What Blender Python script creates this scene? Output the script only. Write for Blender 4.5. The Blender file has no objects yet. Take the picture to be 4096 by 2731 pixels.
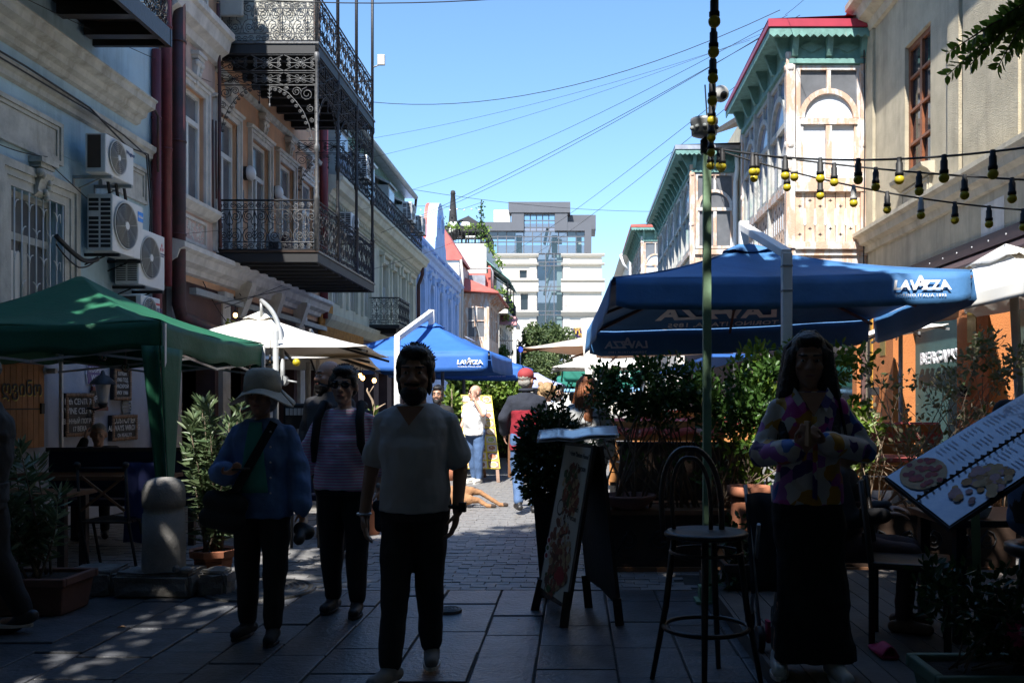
import bpy, bmesh, math, random
import numpy as np
from mathutils import Vector, Matrix, Euler
random.seed(7)
RNG = np.random.default_rng(11)
SC = bpy.context.scene
COL = SC.collection
# ------------------------------------------------------------------ camera
cam = bpy.data.cameras.new('camera')
cam.lens = 32.0
cam.sensor_width = 36.0
cam.shift_x = (512 - 575) / 1024
cam.shift_y = (401 - 341) / 1024
cam.clip_end = 3000
camo = bpy.data.objects.new('camera', cam)
camo.location = (0, 0, 1.5)
camo.rotation_euler = (math.radians(90), 0, 0)
COL.objects.link(camo)
SC.camera = camo
# ------------------------------------------------------------------ sky and sun
SUN_AZ = math.radians(17.0)      # left of straight behind the camera
SUN_EL = math.radians(52.0)
TO_SUN = Vector((-math.sin(SUN_AZ) * math.cos(SUN_EL), -math.cos(SUN_AZ) * math.cos(SUN_EL), math.sin(SUN_EL)))
world = bpy.data.worlds.new('World')
SC.world = world
world.use_nodes = True
wn = world.node_tree
for n in list(wn.nodes):
 wn.nodes.remove(n)
wo = wn.nodes.new('ShaderNodeOutputWorld')
bg = wn.nodes.new('ShaderNodeBackground')
sky = wn.nodes.new('ShaderNodeTexSky')
sky.sky_type = 'NISHITA'
sky.sun_disc = False
sky.sun_elevation = SUN_EL
sky.sun_rotation = math.pi + SUN_AZ
sky.air_density = 1.6
sky.dust_density = 0.0
sky.ozone_density = 10.0
sky.altitude = 500
bg.inputs[1].default_value = 0.097
wn.links.new(sky.outputs[0], bg.inputs[0])
wn.links.new(bg.outputs[0], wo.inputs[0])
sun = bpy.data.lights.new('sun', 'SUN')
sun.energy = 4.6
sun.angle = math.radians(0.53)
sun.color = (1.0, 0.965, 0.91)
suno = bpy.data.objects.new('sun', sun)
suno.rotation_euler = (-TO_SUN).to_track_quat('-Z', 'Y').to_euler()
suno.location = (0, -5, 40)
COL.objects.link(suno)
SC.view_settings.view_transform = 'Standard'
SC.view_settings.look = 'None'
SC.view_settings.gamma = 1.0
SC.view_settings.use_curve_mapping = False
SC.view_settings.exposure = 1.3
SC.render.engine = 'CYCLES'
SC.cycles.max_bounces = 7
SC.cycles.diffuse_bounces = 3
SC.cycles.glossy_bounces = 3
SC.cycles.transmission_bounces = 5
SC.cycles.transparent_max_bounces = 10
SC.cycles.use_denoising = True
SC.cycles.sample_clamp_indirect = 6.0
# ------------------------------------------------------------------ helpers
WORLD = {}      # roots whose parts are modelled in world coordinates
KIDS = {}
def PX(u, v, Y):
 """a point at depth Y seen at (u, v) of the 4096 px wide photograph"""
 return Vector(((u - 2300) * Y / 3640, Y, 1.5 + (1604 - v) * Y / 3640))
def sR(r, g, b):
 f = lambda c: ((c / 255) / 12.92 if c <= 10.3 else (((c / 255) + 0.055) / 1.055) ** 2.4)
 return (f(r), f(g), f(b))
def attach(o, parent):
 COL.objects.link(o)
 if parent is not None:
  o.parent = parent
  KIDS.setdefault(parent.name, []).append(o)
  if parent.name in WORLD:
   o.matrix_parent_inverse = Matrix.Translation(-WORLD[parent.name])
def tag(o, label=None, cat=None, group=None, kind=None):
 if label: o['label'] = label
 if cat: o['category'] = cat
 if group: o['group'] = group
 if kind: o['kind'] = kind
 return o
def thing(name, label, cat, loc=(0, 0, 0), group=None, kind=None, local=False, rz=0.0):
 o = bpy.data.objects.new(name, None)
 o.empty_display_size = 0.2
 o.location = loc
 o.rotation_euler = (0, 0, rz)
 COL.objects.link(o)
 if not local:
  WORLD[o.name] = Vector(loc)
 return tag(o, label, cat, group, kind)
def dup(root, loc, rz=0.0, label=None, scale=None, group=None):
 r = root.copy(); COL.objects.link(r)
 r.location = loc; r.rotation_euler = (0, 0, rz)
 if scale: r.scale = (scale, scale, scale) if not isinstance(scale, (tuple, list)) else scale
 if label: r['label'] = label
 if group: r['group'] = group
 for ch in KIDS.get(root.name, []):
  c = ch.copy(); COL.objects.link(c); c.parent = r
  KIDS.setdefault(r.name, []).append(c)
  for g in KIDS.get(ch.name, []):
   d = g.copy(); COL.objects.link(d); d.parent = c
 return r
class MB:
 """collects shapes; build() links them as one mesh object"""
 def __init__(s):
  s.v = []; s.f = []; s.m = []; s.sm = []
 def add(s, vs, fs, m=0, smooth=False, M=None):
  b = len(s.v)
  if M is not None:
   vs = [M @ Vector(p) for p in vs]
  s.v.extend([tuple(p) for p in vs])
  for f in fs:
   s.f.append([i + b for i in f]); s.m.append(m); s.sm.append(smooth)
  return s
 def box(s, x0, x1, y0, y1, z0, z1, m=0, M=None):
  vs = [(x, y, z) for z in (z0, z1) for y in (y0, y1) for x in (x0, x1)]
  return s.add(vs, [(0, 2, 3, 1), (4, 5, 7, 6), (0, 1, 5, 4), (2, 6, 7, 3), (0, 4, 6, 2), (1, 3, 7, 5)], m, False, M)
 def beam(s, p0, p1, w, h, m=0, up=(0, 0, 1)):
  p0, p1 = Vector(p0), Vector(p1)
  d = (p1 - p0); L = d.length
  if L < 1e-6: return s
  d.normalize(); u = Vector(up)
  x = d.cross(u)
  if x.length < 1e-4: x = d.cross(Vector((0, 1, 0)))
  x.normalize(); z = x.cross(d)
  M = Matrix((x, d, z)).transposed().to_4x4(); M.translation = p0
  return s.box(-w / 2, w / 2, 0, L, -h / 2, h / 2, m, M)
 def tube(s, pts, r, n=6, closed=False, m=0, caps=True, smooth=True):
  pts = [Vector(p) for p in pts]
  N = len(pts)
  if N < 2: return s
  rs = r if isinstance(r, (list, tuple)) else [r] * N
  vs = []; prev = None
  for i, p in enumerate(pts):
   a = pts[(i - 1) % N] if (closed or i > 0) else p
   c = pts[(i + 1) % N] if (closed or i < N - 1) else p
   t = (c - a)
   if t.length < 1e-9: t = Vector((0, 0, 1))
   t.normalize()
   if prev is None:
    u = t.cross(Vector((0, 0, 1)))
    if u.length < 1e-3: u = t.cross(Vector((0, 1, 0)))
   else:
    u = prev - t * prev.dot(t)
    if u.length < 1e-4: u = t.orthogonal()
   u.normalize(); prev = u
   w = t.cross(u)
   for k in range(n):
    an = 2 * math.pi * k / n
    vs.append(p + (u * math.cos(an) + w * math.sin(an)) * rs[i])
  fs = []
  for i in range(N if closed else N - 1):
   j = (i + 1) % N
   for k in range(n):
    l = (k + 1) % n
    fs.append((i * n + k, i * n + l, j * n + l, j * n + k))
  s.add(vs, fs, m, smooth)
  if caps and not closed:
   b = len(s.v) - len(vs)
   s.f.append([b + k for k in range(n)][::-1]); s.m.append(m); s.sm.append(False)
   s.f.append([b + (N - 1) * n + k for k in range(n)]); s.m.append(m); s.sm.append(False)
  return s
 def lathe(s, prof, c=(0, 0, 0), n=20, m=0, smooth=True, caps=True, M=None):
  vs = []
  for r, z in prof:
   for k in range(n):
    a = 2 * math.pi * k / n
    vs.append((c[0] + r * math.cos(a), c[1] + r * math.sin(a), c[2] + z))
  fs = []
  for i in range(len(prof) - 1):
   for k in range(n):
    l = (k + 1) % n
    fs.append((i * n + k, i * n + l, (i + 1) * n + l, (i + 1) * n + k))
  if caps:
   fs.append(tuple(range(n))[::-1])
   fs.append(tuple((len(prof) - 1) * n + k for k in range(n)))
  return s.add(vs, fs, m, smooth, M)
 def ball(s, c, r, nu=14, nv=9, m=0, M=None):
  if not isinstance(r, (tuple, list)): r = (r, r, r)
  vs = [(c[0], c[1], c[2] - r[2])]
  for i in range(1, nv):
   ph = -math.pi / 2 + math.pi * i / nv
   for k in range(nu):
    a = 2 * math.pi * k / nu
    vs.append((c[0] + r[0] * math.cos(ph) * math.cos(a), c[1] + r[1] * math.cos(ph) * math.sin(a), c[2] + r[2] * math.sin(ph)))
  vs.append((c[0], c[1], c[2] + r[2]))
  T = len(vs) - 1
  fs = [(0, 1 + (k + 1) % nu, 1 + k) for k in range(nu)]
  for i in range(nv - 2):
   for k in range(nu):
    l = (k + 1) % nu
    fs.append((1 + i * nu + k, 1 + i * nu + l, 1 + (i + 1) * nu + l, 1 + (i + 1) * nu + k))
  fs += [(T, 1 + (nv - 2) * nu + k, 1 + (nv - 2) * nu + (k + 1) % nu) for k in range(nu)]
  return s.add(vs, fs, m, True, M)
 def prism(s, a, b, m=0):
  """two matching outlines joined into a solid"""
  n = len(a)
  fs = [tuple(range(n)), tuple(range(n, 2 * n))[::-1]]
  fs += [(i, i + n, (i + 1) % n + n, (i + 1) % n) for i in range(n)]
  return s.add(list(a) + list(b), fs, m)
 def grid(s, nx, ny, fn, m=0, smooth=True):
  vs = [fn(i / nx, j / ny) for j in range(ny + 1) for i in range(nx + 1)]
  fs = [(j * (nx + 1) + i, j * (nx + 1) + i + 1, (j + 1) * (nx + 1) + i + 1, (j + 1) * (nx + 1) + i) for j in range(ny) for i in range(nx)]
  return s.add(vs, fs, m, smooth)
 def mesh(s, name, mats):
  me = bpy.data.meshes.new(name)
  me.from_pydata(s.v, [], s.f)
  for mm in (mats if isinstance(mats, (list, tuple)) else [mats]):
   me.materials.append(mm)
  me.polygons.foreach_set('material_index', s.m)
  me.polygons.foreach_set('use_smooth', s.sm)
  bm = bmesh.new(); bm.from_mesh(me)
  bmesh.ops.recalc_face_normals(bm, faces=bm.faces)
  bm.to_mesh(me); bm.free()
  me.update()
  return me
 def build(s, name, mats, parent=None, bevel=0.0, solid=0.0, sub=0):
  o = bpy.data.objects.new(name, s.mesh(name, mats))
  attach(o, parent)
  if sub:
   md = o.modifiers.new('s', 'SUBSURF'); md.levels = sub; md.render_levels = sub
  if solid:
   md = o.modifiers.new('t', 'SOLIDIFY'); md.thickness = solid; md.offset = 0
  if bevel:
   md = o.modifiers.new('b', 'BEVEL'); md.width = bevel; md.segments = 2; md.limit_method = 'ANGLE'; md.angle_limit = 0.6
  return o
def inst(name, mesh, parent, loc=(0, 0, 0), rot=(0, 0, 0), scale=(1, 1, 1)):
 o = bpy.data.objects.new(name, mesh)
 o.location = loc; o.rotation_euler = rot; o.scale = scale
 attach(o, parent)
 return o
class Fac:
 """a facade along Y at x = X, outward sign sg"""
 def __init__(s, X, sg): s.X, s.sg = X, sg
 def pt(s, a, d, z): return Vector((s.X + s.sg * d, a, z))
 def box(s, mb, a0, a1, d0, d1, z0, z1, m=0):
  xs = sorted((s.X + s.sg * d0, s.X + s.sg * d1))
  return mb.box(xs[0], xs[1], a0, a1, z0, z1, m)
 def prof(s, mb, pts, a0, a1, m=0):
  return mb.prism([s.pt(a0, d, z) for d, z in pts], [s.pt(a1, d, z) for d, z in pts], m)
 def slab(s, mb, poly, d0, d1, m=0):
  return mb.prism([s.pt(a, d0, z) for a, z in poly], [s.pt(a, d1, z) for a, z in poly], m)
class Front(Fac):
 """a facade along X at y = X0, facing the camera (-Y)"""
 def pt(s, a, d, z): return Vector((a, s.X - d, z))
 def box(s, mb, a0, a1, d0, d1, z0, z1, m=0):
  ys = sorted((s.X - d0, s.X - d1))
  return mb.box(a0, a1, ys[0], ys[1], z0, z1, m)
def wall(fac, mb, a0, a1, z0, z1, d0, d1, holes=(), m=0):
 A = sorted({a0, a1, *[h[0] for h in holes], *[h[1] for h in holes]})
 Z = sorted({z0, z1, *[h[2] for h in holes], *[h[3] for h in holes]})
 A = [a for a in A if a0 <= a <= a1]; Z = [z for z in Z if z0 <= z <= z1]
 for i in range(len(A) - 1):
  run = None
  for j in range(len(Z) - 1):
   ca, cz = (A[i] + A[i + 1]) / 2, (Z[j] + Z[j + 1]) / 2
   hole = any(h[0] < ca < h[1] and h[2] < cz < h[3] for h in holes)
   if not hole and run is None: run = Z[j]
   if hole and run is not None:
    fac.box(mb, A[i], A[i + 1], d0, d1, run, Z[j], m); run = None
  if run is not None:
   fac.box(mb, A[i], A[i + 1], d0, d1, run, Z[-1], m)
def ring(fac, mb, a0, a1, z0, z1, w, d0, d1, m=0, bottom=True):
 fac.box(mb, a0, a0 + w, d0, d1, z0, z1, m)
 fac.box(mb, a1 - w, a1, d0, d1, z0, z1, m)
 fac.box(mb, a0 + w, a1 - w, d0, d1, z1 - w, z1, m)
 if bottom: fac.box(mb, a0 + w, a1 - w, d0, d1, z0, z0 + w, m)
def arc(cx, cz, r, a0, a1, n):
 return [(cx + r * math.cos(math.radians(a0 + (a1 - a0) * i / n)), cz + r * math.sin(math.radians(a0 + (a1 - a0) * i / n))) for i in range(n + 1)]
def archband(fac, mb, cx, cz, r, w, d0, d1, n=12, m=0):
 o = arc(cx, cz, r + w, 0, 180, n); i = arc(cx, cz, r, 0, 180, n)
 for k in range(n):
  fac.slab(mb, [o[k], o[k + 1], i[k + 1], i[k]], d0, d1, m)
# ------------------------------------------------------------------ materials
def _nt(name):
 m = bpy.data.materials.new(name); m.use_nodes = True
 nt = m.node_tree
 b = nt.nodes['Principled BSDF']
 return m, nt, b
def pm(name, c, rough=0.7, var=0.15, vs=4.0, bump=0.0, bs=40.0, metal=0.0, streak=0.0, sc=(0.05, 0.045, 0.04),
       c2=None, mix=0.5, ms=5.0, mstretch=(1, 1, 1), rnd=0.0, spec=0.5, edge=0.06, trans=0.0, tc=None, coat=0.0, ssc=(3, 3, .3)):
 """painted / plastered / wooden surface: mottled colour, optional second coat showing through, rain streaks, fine relief"""
 m, nt, b = _nt(name)
 N, L = nt.nodes, nt.links
 co = N.new('ShaderNodeTexCoord')
 def noise(scale, detail=5, st=None, rough_=.6):
  t = N.new('ShaderNodeTexNoise'); t.inputs['Scale'].default_value = scale; t.inputs['Detail'].default_value = detail
  t.inputs['Roughness'].default_value = rough_
  if st:
   mp = N.new('ShaderNodeMapping'); mp.inputs['Scale'].default_value = st
   L.new(co.outputs['Object'], mp.inputs[0]); L.new(mp.outputs[0], t.inputs['Vector'])
  else:
   L.new(co.outputs['Object'], t.inputs['Vector'])
  return t.outputs['Fac']
 def mixc(fac, a, bb, blend='MIX'):
  x = N.new('ShaderNodeMix'); x.data_type = 'RGBA'; x.blend_type = blend
  if hasattr(fac, 'is_linked'): L.new(fac, x.inputs[0])
  else: x.inputs[0].default_value = fac
  for sock, val in ((x.inputs[6], a), (x.inputs[7], bb)):
   if hasattr(val, 'is_linked'): L.new(val, sock)
   else: sock.default_value = (*val, 1)
  return x.outputs[2]
 def ramp(v, lo, hi):
  r = N.new('ShaderNodeMapRange'); r.inputs[1].default_value = lo; r.inputs[2].default_value = hi; L.new(v, r.inputs[0])
  return r.outputs[0]
 dark = tuple(max(0, k * (1 - var)) for k in c); lite = tuple(min(1, k * (1 + var)) for k in c)
 col = mixc(ramp(noise(vs), .3, .7), dark, lite)
 if c2 is not None:
  col = mixc(ramp(noise(ms, 8, mstretch, .65), 1 - mix - edge, 1 - mix + edge), col, c2)
 if streak:
  k = N.new('ShaderNodeMath'); k.operation = 'MULTIPLY'; k.inputs[1].default_value = streak
  L.new(ramp(noise(1.6, 6, ssc), .48, .74), k.inputs[0])
  col = mixc(k.outputs[0], col, sc)
 if rnd:
  oi = N.new('ShaderNodeObjectInfo'); hv = N.new('ShaderNodeHueSaturation')
  r = N.new('ShaderNodeMapRange'); r.inputs[3].default_value = 1 - rnd; r.inputs[4].default_value = 1 + rnd
  L.new(oi.outputs['Random'], r.inputs[0]); L.new(r.outputs[0], hv.inputs['Value']); L.new(col, hv.inputs['Color'])
  col = hv.outputs[0]
 L.new(col, b.inputs['Base Color'])
 b.inputs['Roughness'].default_value = rough
 b.inputs['Metallic'].default_value = metal
 b.inputs['Specular IOR Level'].default_value = spec
 if coat: b.inputs['Coat Weight'].default_value = coat
 if bump:
  bp = N.new('ShaderNodeBump'); bp.inputs['Strength'].default_value = bump; bp.inputs['Distance'].default_value = 0.02
  L.new(noise(bs, 6), bp.inputs['Height']); L.new(bp.outputs[0], b.inputs['Normal'])
 if trans:
  tr = N.new('ShaderNodeBsdfTranslucent'); ms_ = N.new('ShaderNodeMixShader'); ms_.inputs[0].default_value = trans
  if tc: tr.inputs[0].default_value = (*tc, 1)
  else: L.new(col, tr.inputs[0])
  L.new(b.outputs[0], ms_.inputs[1]); L.new(tr.outputs[0], ms_.inputs[2])
  L.new(ms_.outputs[0], N['Material Output'].inputs[0])
 return m
def leafmat(name, c, c2, trans=0.35, rough=0.45):
 m, nt, b = _nt(name); N, L = nt.nodes, nt.links
 g = N.new('ShaderNodeNewGeometry')
 r = N.new('ShaderNodeMix'); r.data_type = 'RGBA'
 r.inputs[6].default_value = (*c, 1); r.inputs[7].default_value = (*c2, 1)
 L.new(g.outputs['Random Per Island'], r.inputs[0])
 L.new(r.outputs[2], b.inputs['Base Color']); b.inputs['Roughness'].default_value = rough
 tr = N.new('ShaderNodeBsdfTranslucent'); ms = N.new('ShaderNodeMixShader'); ms.inputs[0].default_value = trans
 L.new(r.outputs[2], tr.inputs[0])
 L.new(b.outputs[0], ms.inputs[1]); L.new(tr.outputs[0], ms.inputs[2]); L.new(ms.outputs[0], N['Material Output'].inputs[0])
 return m
def glassmat(name, c=(0.02, 0.025, 0.03), rough=0.06, spec=0.6):
 m, nt, b = _nt(name); N, L = nt.nodes, nt.links
 b.inputs['Base Color'].default_value = (*c, 1); b.inputs['Roughness'].default_value = rough
 b.inputs['Specular IOR Level'].default_value = spec
 t = N.new('ShaderNodeTexNoise'); t.inputs['Scale'].default_value = 1.3
 bp = N.new('ShaderNodeBump'); bp.inputs['Strength'].default_value = .08; bp.inputs['Distance'].default_value = .05
 co = N.new('ShaderNodeTexCoord'); L.new(co.outputs['Object'], t.inputs['Vector'])
 L.new(t.outputs['Fac'], bp.inputs['Height']); L.new(bp.outputs[0], b.inputs['Normal'])
 return m
def clearglass(name, tint=(.75, .85, .85), refl=0.5):
 m, nt, b = _nt(name); N, L = nt.nodes, nt.links
 fr = N.new('ShaderNodeFresnel'); fr.inputs[0].default_value = 1.5 + refl
 tp = N.new('ShaderNodeBsdfTransparent'); tp.inputs[0].default_value = (*tint, 1)
 gl = N.new('ShaderNodeBsdfGlossy'); gl.inputs['Roughness'].default_value = .02
 ms = N.new('ShaderNodeMixShader')
 L.new(fr.outputs[0], ms.inputs[0]); L.new(tp.outputs[0], ms.inputs[1]); L.new(gl.outputs[0], ms.inputs[2])
 L.new(ms.outputs[0], N['Material Output'].inputs[0])
 return m
def emit(name, c, s):
 m, nt, b = _nt(name)
 b.inputs['Base Color'].default_value = (*c, 1)
 b.inputs['Emission Color'].default_value = (*c, 1); b.inputs['Emission Strength'].default_value = s
 return m
def text(s, size, parent, mat, org, xd, zd, off=0.0, ext=0.001, shear=0.0, align='CENTER', sx=1.0, name='lettering', space=1.0):
 cu = bpy.data.curves.new(name, 'FONT')
 cu.body = s; cu.size = size; cu.align_x = align; cu.align_y = 'CENTER'
 cu.offset = off * size; cu.extrude = ext; cu.shear = shear; cu.resolution_u = 2; cu.space_character = space
 cu.materials.append(mat)
 o = bpy.data.objects.new(name, cu)
 x = Vector(xd).normalized(); z = Vector(zd).normalized(); y = x.cross(z)
 M = Matrix((x * sx, z, -y)).transposed().to_4x4(); M.translation = Vector(org)
 o.matrix_basis = M
 attach(o, parent)
 return o
# ------------------------------------------------------------------ the scene's materials
M = {}
M['slab'] = pm('pavement stone', (.088, .091, .098), .36, .3, 5, .5, 30, rnd=.28, c2=(.045, .045, .05), mix=.42, ms=4.5, edge=.1)
M['brickpave'] = pm('paving brick', (.17, .165, .16), .5, .25, 9, .3, 60, rnd=.22)
M['joint'] = pm('dirty joint', (.045, .042, .038), .95, .3, 12, .3, 30)
M['ground'] = pm('street ground', (.2, .19, .18), .9, .2, 2, .2, 20)
M['kerb'] = pm('rough kerb stone', (.15, .14, .125), .9, .3, 8, .6, 30, c2=(.08, .075, .065), mix=.4)
M['concrete'] = pm('cast concrete', (.22, .21, .195), .85, .18, 6, .35, 60, c2=(.16, .15, .135), mix=.35, ms=4, edge=.15)
M['deck'] = pm('deck board', (.085, .072, .062), .7, .25, 5, .25, 20, rnd=.2)
M['iron'] = pm('black wrought iron', (.022, .022, .024), .5, .3, 20, .15, 60, metal=.2)
M['ironlit'] = pm('worn iron with sunlight painted in', (.10, .10, .10), .5, .35, 20, .2, 60, metal=.2, c2=(.03, .03, .03), mix=.4, ms=12)  # lighter copy of the iron: sunlight on the balcony front painted in
M['castiron'] = pm('cast iron cover', (.07, .068, .065), .5, .25, 12, .3, 50, metal=.5)
M['ltblue'] = pm('blue green plaster', (.37, .52, .59), .85, .14, 1.6, .35, 40, streak=.5, sc=(.15, .21, .24), c2=(.43, .55, .60), mix=.4, ms=1.4, edge=.12)
M['greyblue'] = pm('pale blue ground floor plaster', (.40, .43, .50), .85, .1, 2, .2, 30, streak=.25, sc=(.25, .25, .27))
M['cream'] = pm('cream stucco trim', (.46, .45, .40), .85, .2, 5, .4, 40, streak=.7, sc=(.17, .15, .11))
M['peach'] = pm('peach plaster', (.56, .315, .18), .85, .14, 2.2, .3, 40, streak=.5, sc=(.3, .22, .17))
M['pink'] = pm('pale pink plaster', (.54, .40, .34), .85, .14, 2.2, .3, 40, streak=.5, sc=(.3, .22, .18))
M['whitetrim'] = pm('aged white stucco', (.56, .53, .48), .85, .15, 5, .35, 40, streak=.45, sc=(.22, .19, .15))
M['yellow'] = pm('faded cream yellow plaster', (.54, .52, .40), .85, .12, 2, .3, 30, streak=.45, sc=(.24, .22, .17))
M['bluehouse'] = pm('sky blue plaster', (.36, .50, .76), .85, .12, 2, .3, 30, streak=.4, sc=(.22, .28, .38), c2=(.52, .60, .74), mix=.3, ms=2)
M['beige'] = pm('beige pebbledash', (.48, .42, .30), .95, .2, 2.2, 1.0, 70, streak=.55, sc=(.24, .2, .15))
M['beigetrim'] = pm('beige stucco moulding', (.46, .41, .31), .9, .14, 4, .4, 40, streak=.6, sc=(.2, .17, .13))
M['orange'] = pm('orange rendered pillar', (.46, .16, .045), .85, .1, 4, .7, 60)
M['tealwall'] = pm('dark teal wall', (.055, .125, .12), .7, .12, 4, .2, 40)
M['tealwood'] = pm('worn teal painted wood', (.13, .26, .23), .75, .25, 7, .35, 30, c2=(.3, .3, .27), mix=.3, ms=9, mstretch=(1, 1, .3))
M['palewood'] = pm('peeling white painted wood', (.56, .55, .53), .8, .2, 7, .4, 30, c2=(.50, .335, .24), mix=.51, ms=4, mstretch=(1.6, 1.6, .45), edge=.05)
M['greywood'] = pm('grey weathered wood', (.40, .39, .36), .8, .2, 7, .4, 30, c2=(.17, .27, .25), mix=.4, ms=5, mstretch=(1.6, 1.6, .45), edge=.08)
M['bareboard'] = pm('weathered pine board', (.55, .39, .28), .8, .2, 8, .35, 30, c2=(.6, .58, .54), mix=.42, ms=4.5, mstretch=(1.5, 1.5, .35), rnd=.1)
M['redroof'] = pm('red sheet roof', (.46, .10, .075), .55, .15, 3, .1, 10, c2=(.34, .09, .07), mix=.3)
M['crimson'] = pm('crimson sheet metal', (.34, .03, .055), .4, .12, 3)
M['zinc'] = pm('zinc sheet', (.38, .39, .41), .4, .2, 4, metal=.6)
M['galv'] = pm('dull grey gutter', (.3, .32, .31), .6, .2, 5, .1)
M['redpipe'] = pm('dark red pipe', (.125, .016, .02), .5, .25, 8, .1, 40, c2=(.2, .12, .11), mix=.25, ms=6, mstretch=(2, 2, .6))
M['maroonpipe'] = pm('maroon rusted pipe', (.075, .02, .02), .6, .25, 8, .15, 40, c2=(.04, .018, .015), mix=.5, ms=4)
M['acwhite'] = pm('off white appliance enamel', (.62, .62, .60), .45, .06, 6, c2=(.42, .40, .36), mix=.25, ms=5, mstretch=(2, 2, .6), edge=.15)
M['acgrey'] = pm('grey appliance plastic', (.42, .41, .38), .5, .08, 6)
M['black'] = pm('matt black', (.012, .012, .013), .6, .2, 8)
M['rubber'] = pm('black cable rubber', (.015, .015, .016), .6, .1, 8)
M['glass'] = glassmat('dark window glass')
M['glasspale'] = pm('pale window glass', (.60, .64, .68), .12, .05, 2, spec=.6)  # pale even tone over the whole pane
M['glassblue'] = glassmat('old window glass', (.22, .26, .34), .1)
M['glassgrey'] = pm('dusty window glass', (.13, .135, .145), .15, .2, 3, spec=.6)
M['whitewin'] = pm('white window frame', (.62, .62, .59), .55, .08, 6, .1, 30, c2=(.45, .42, .37), mix=.25, ms=6)
M['brownwin'] = pm('varnished brown wood', (.20, .065, .025), .45, .25, 9, .2, 30)
M['greencloth'] = pm('green tent cloth', (.012, .12, .06), .65, .12, 3, .6, 5, trans=.14)
M['bluecloth'] = pm('faded blue canvas', (.045, .155, .345), .7, .14, 2.5, .5, 5, trans=.03, tc=(.02, .06, .16))
M['navycloth'] = pm('royal blue canvas', (.03, .14, .48), .7, .1, 2.5, .4, 5, trans=.14, tc=(.015, .07, .3))
M['whitecloth'] = pm('off white canvas', (.80, .78, .72), .8, .04, 3, .05, 8, trans=.16, tc=(.62, .48, .32))
M['beigecloth'] = pm('cream canvas', (.80, .74, .64), .8, .04, 3, .05, 8, trans=.35, tc=(.62, .36, .16))
M['greenumb'] = pm('bottle green canvas', (.02, .22, .16), .7, .06, 3, trans=.3)
M['whitepaint'] = pm('white paint', (.72, .72, .70), .5, .06, 5)
M['alu'] = pm('brushed aluminium', (.5, .5, .5), .38, .1, 8, metal=.7)
M['steelgrey'] = pm('grey powder coated steel', (.32, .33, .33), .45, .1, 8, metal=.2)
M['print'] = pm('white print', (.76, .76, .77), .7, .03, 5)
M['printdim'] = pm('print showing through cloth', (.7, .7, .76), .8, .03, 5)
M['printglow'] = pm('undyed print letting light through', (.8, .8, .8), .8, .02, trans=.92, tc=(.9, .9, .92))
M['greenpost'] = pm('green painted post', (.20, .32, .19), .55, .15, 6, .15, 30, c2=(.05, .075, .05), mix=.25, ms=5)
M['terracotta'] = pm('terracotta', (.36, .135, .07), .8, .2, 7, .15, 40, c2=(.5, .3, .22), mix=.18, ms=5, edge=.15)
M['soil'] = pm('potting soil', (.03, .022, .016), 1, .4, 20, .8, 40)
M['bark'] = pm('grey brown bark', (.16, .12, .085), .9, .3, 12, .8, 25)
M['twig'] = pm('dry twig', (.30, .22, .15), .9, .25, 12, .3, 25)
M['oleander'] = leafmat('oleander leaf', (.075, .125, .055), (.13, .17, .08), .25)
M['hedgeleaf'] = leafmat('glossy hedge leaf', (.028, .075, .014), (.075, .15, .03), .35, .35)
M['limeleaf'] = leafmat('lime green leaf', (.10, .19, .02), (.22, .32, .05), .45, .4)
M['boxleaf'] = leafmat('box leaf', (.018, .05, .012), (.04, .085, .02), .25, .4)
M['treeleaf'] = leafmat('street tree leaf', (.03, .075, .012), (.065, .13, .025), .35)
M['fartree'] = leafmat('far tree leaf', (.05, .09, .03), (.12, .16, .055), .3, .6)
M['dryleaf'] = leafmat('dry climber leaf', (.12, .18, .05), (.42, .36, .24), .35, .6)
M['vine'] = leafmat('bright vine leaf', (.1, .2, .03), (.28, .38, .08), .4)
M['flower'] = leafmat('magenta flower', (.45, .02, .12), (.6, .05, .2), .3)
M['wood'] = pm('brown stained wood', (.16, .075, .035), .55, .25, 6, .2, 25)
M['darkwood'] = pm('dark stained wood', (.035, .022, .016), .38, .25, 6, .15, 25)
M['orangewood'] = pm('orange pine board', (.40, .17, .05), .6, .2, 6, .2, 25, rnd=.15)
M['cork'] = pm('wine cork', (.36, .22, .13), .85, .3, 30, .3, 60, rnd=.25)
M['blackboard'] = pm('blackboard', (.016, .015, .015), .6, .3, 6)
M['chalk'] = pm('white lettering', (.66, .66, .64), .8, .1, 20)
M['skin'] = pm('skin', (.47, .27, .19), .5, .06, 14, .05, 90)
M['skin2'] = pm('tanned skin', (.36, .19, .125), .5, .06, 14, .05, 90)
M['skin3'] = pm('sunlit pale skin', (.55, .31, .22), .5, .06, 14, .05, 90)  # paler skin tone
M['hairblack'] = pm('black hair', (.012, .010, .009), .45, .3, 30, .6, 60)
M['hairgrey'] = pm('grey hair', (.32, .30, .27), .7, .25, 30, .6, 60)
M['hairblond'] = pm('dark blond hair', (.30, .19, .09), .6, .3, 30, .6, 60)
M['hairred'] = pm('long auburn hair', (.30, .10, .035), .5, .35, 22, .6, 40)
M['hairshort'] = pm('cropped hair stubble', (.10, .08, .065), .8, .3, 40, .5, 80)
M['denim'] = pm('blue denim', (.07, .13, .26), .85, .2, 7, .25, 40)
M['denimlight'] = pm('light wash denim', (.20, .30, .44), .85, .25, 6, .25, 40)
M['denimshirt'] = pm('denim shirt', (.08, .16, .34), .85, .2, 6, .25, 30)
M['blackcloth'] = pm('black cloth', (.012, .012, .013), .85, .2, 6, .25, 25)
M['charcoal'] = pm('charcoal trousers', (.024, .023, .024), .8, .2, 6, .25, 20)
M['greytee'] = pm('light grey cotton', (.52, .52, .53), .85, .06, 5, .22, 12)
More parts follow.
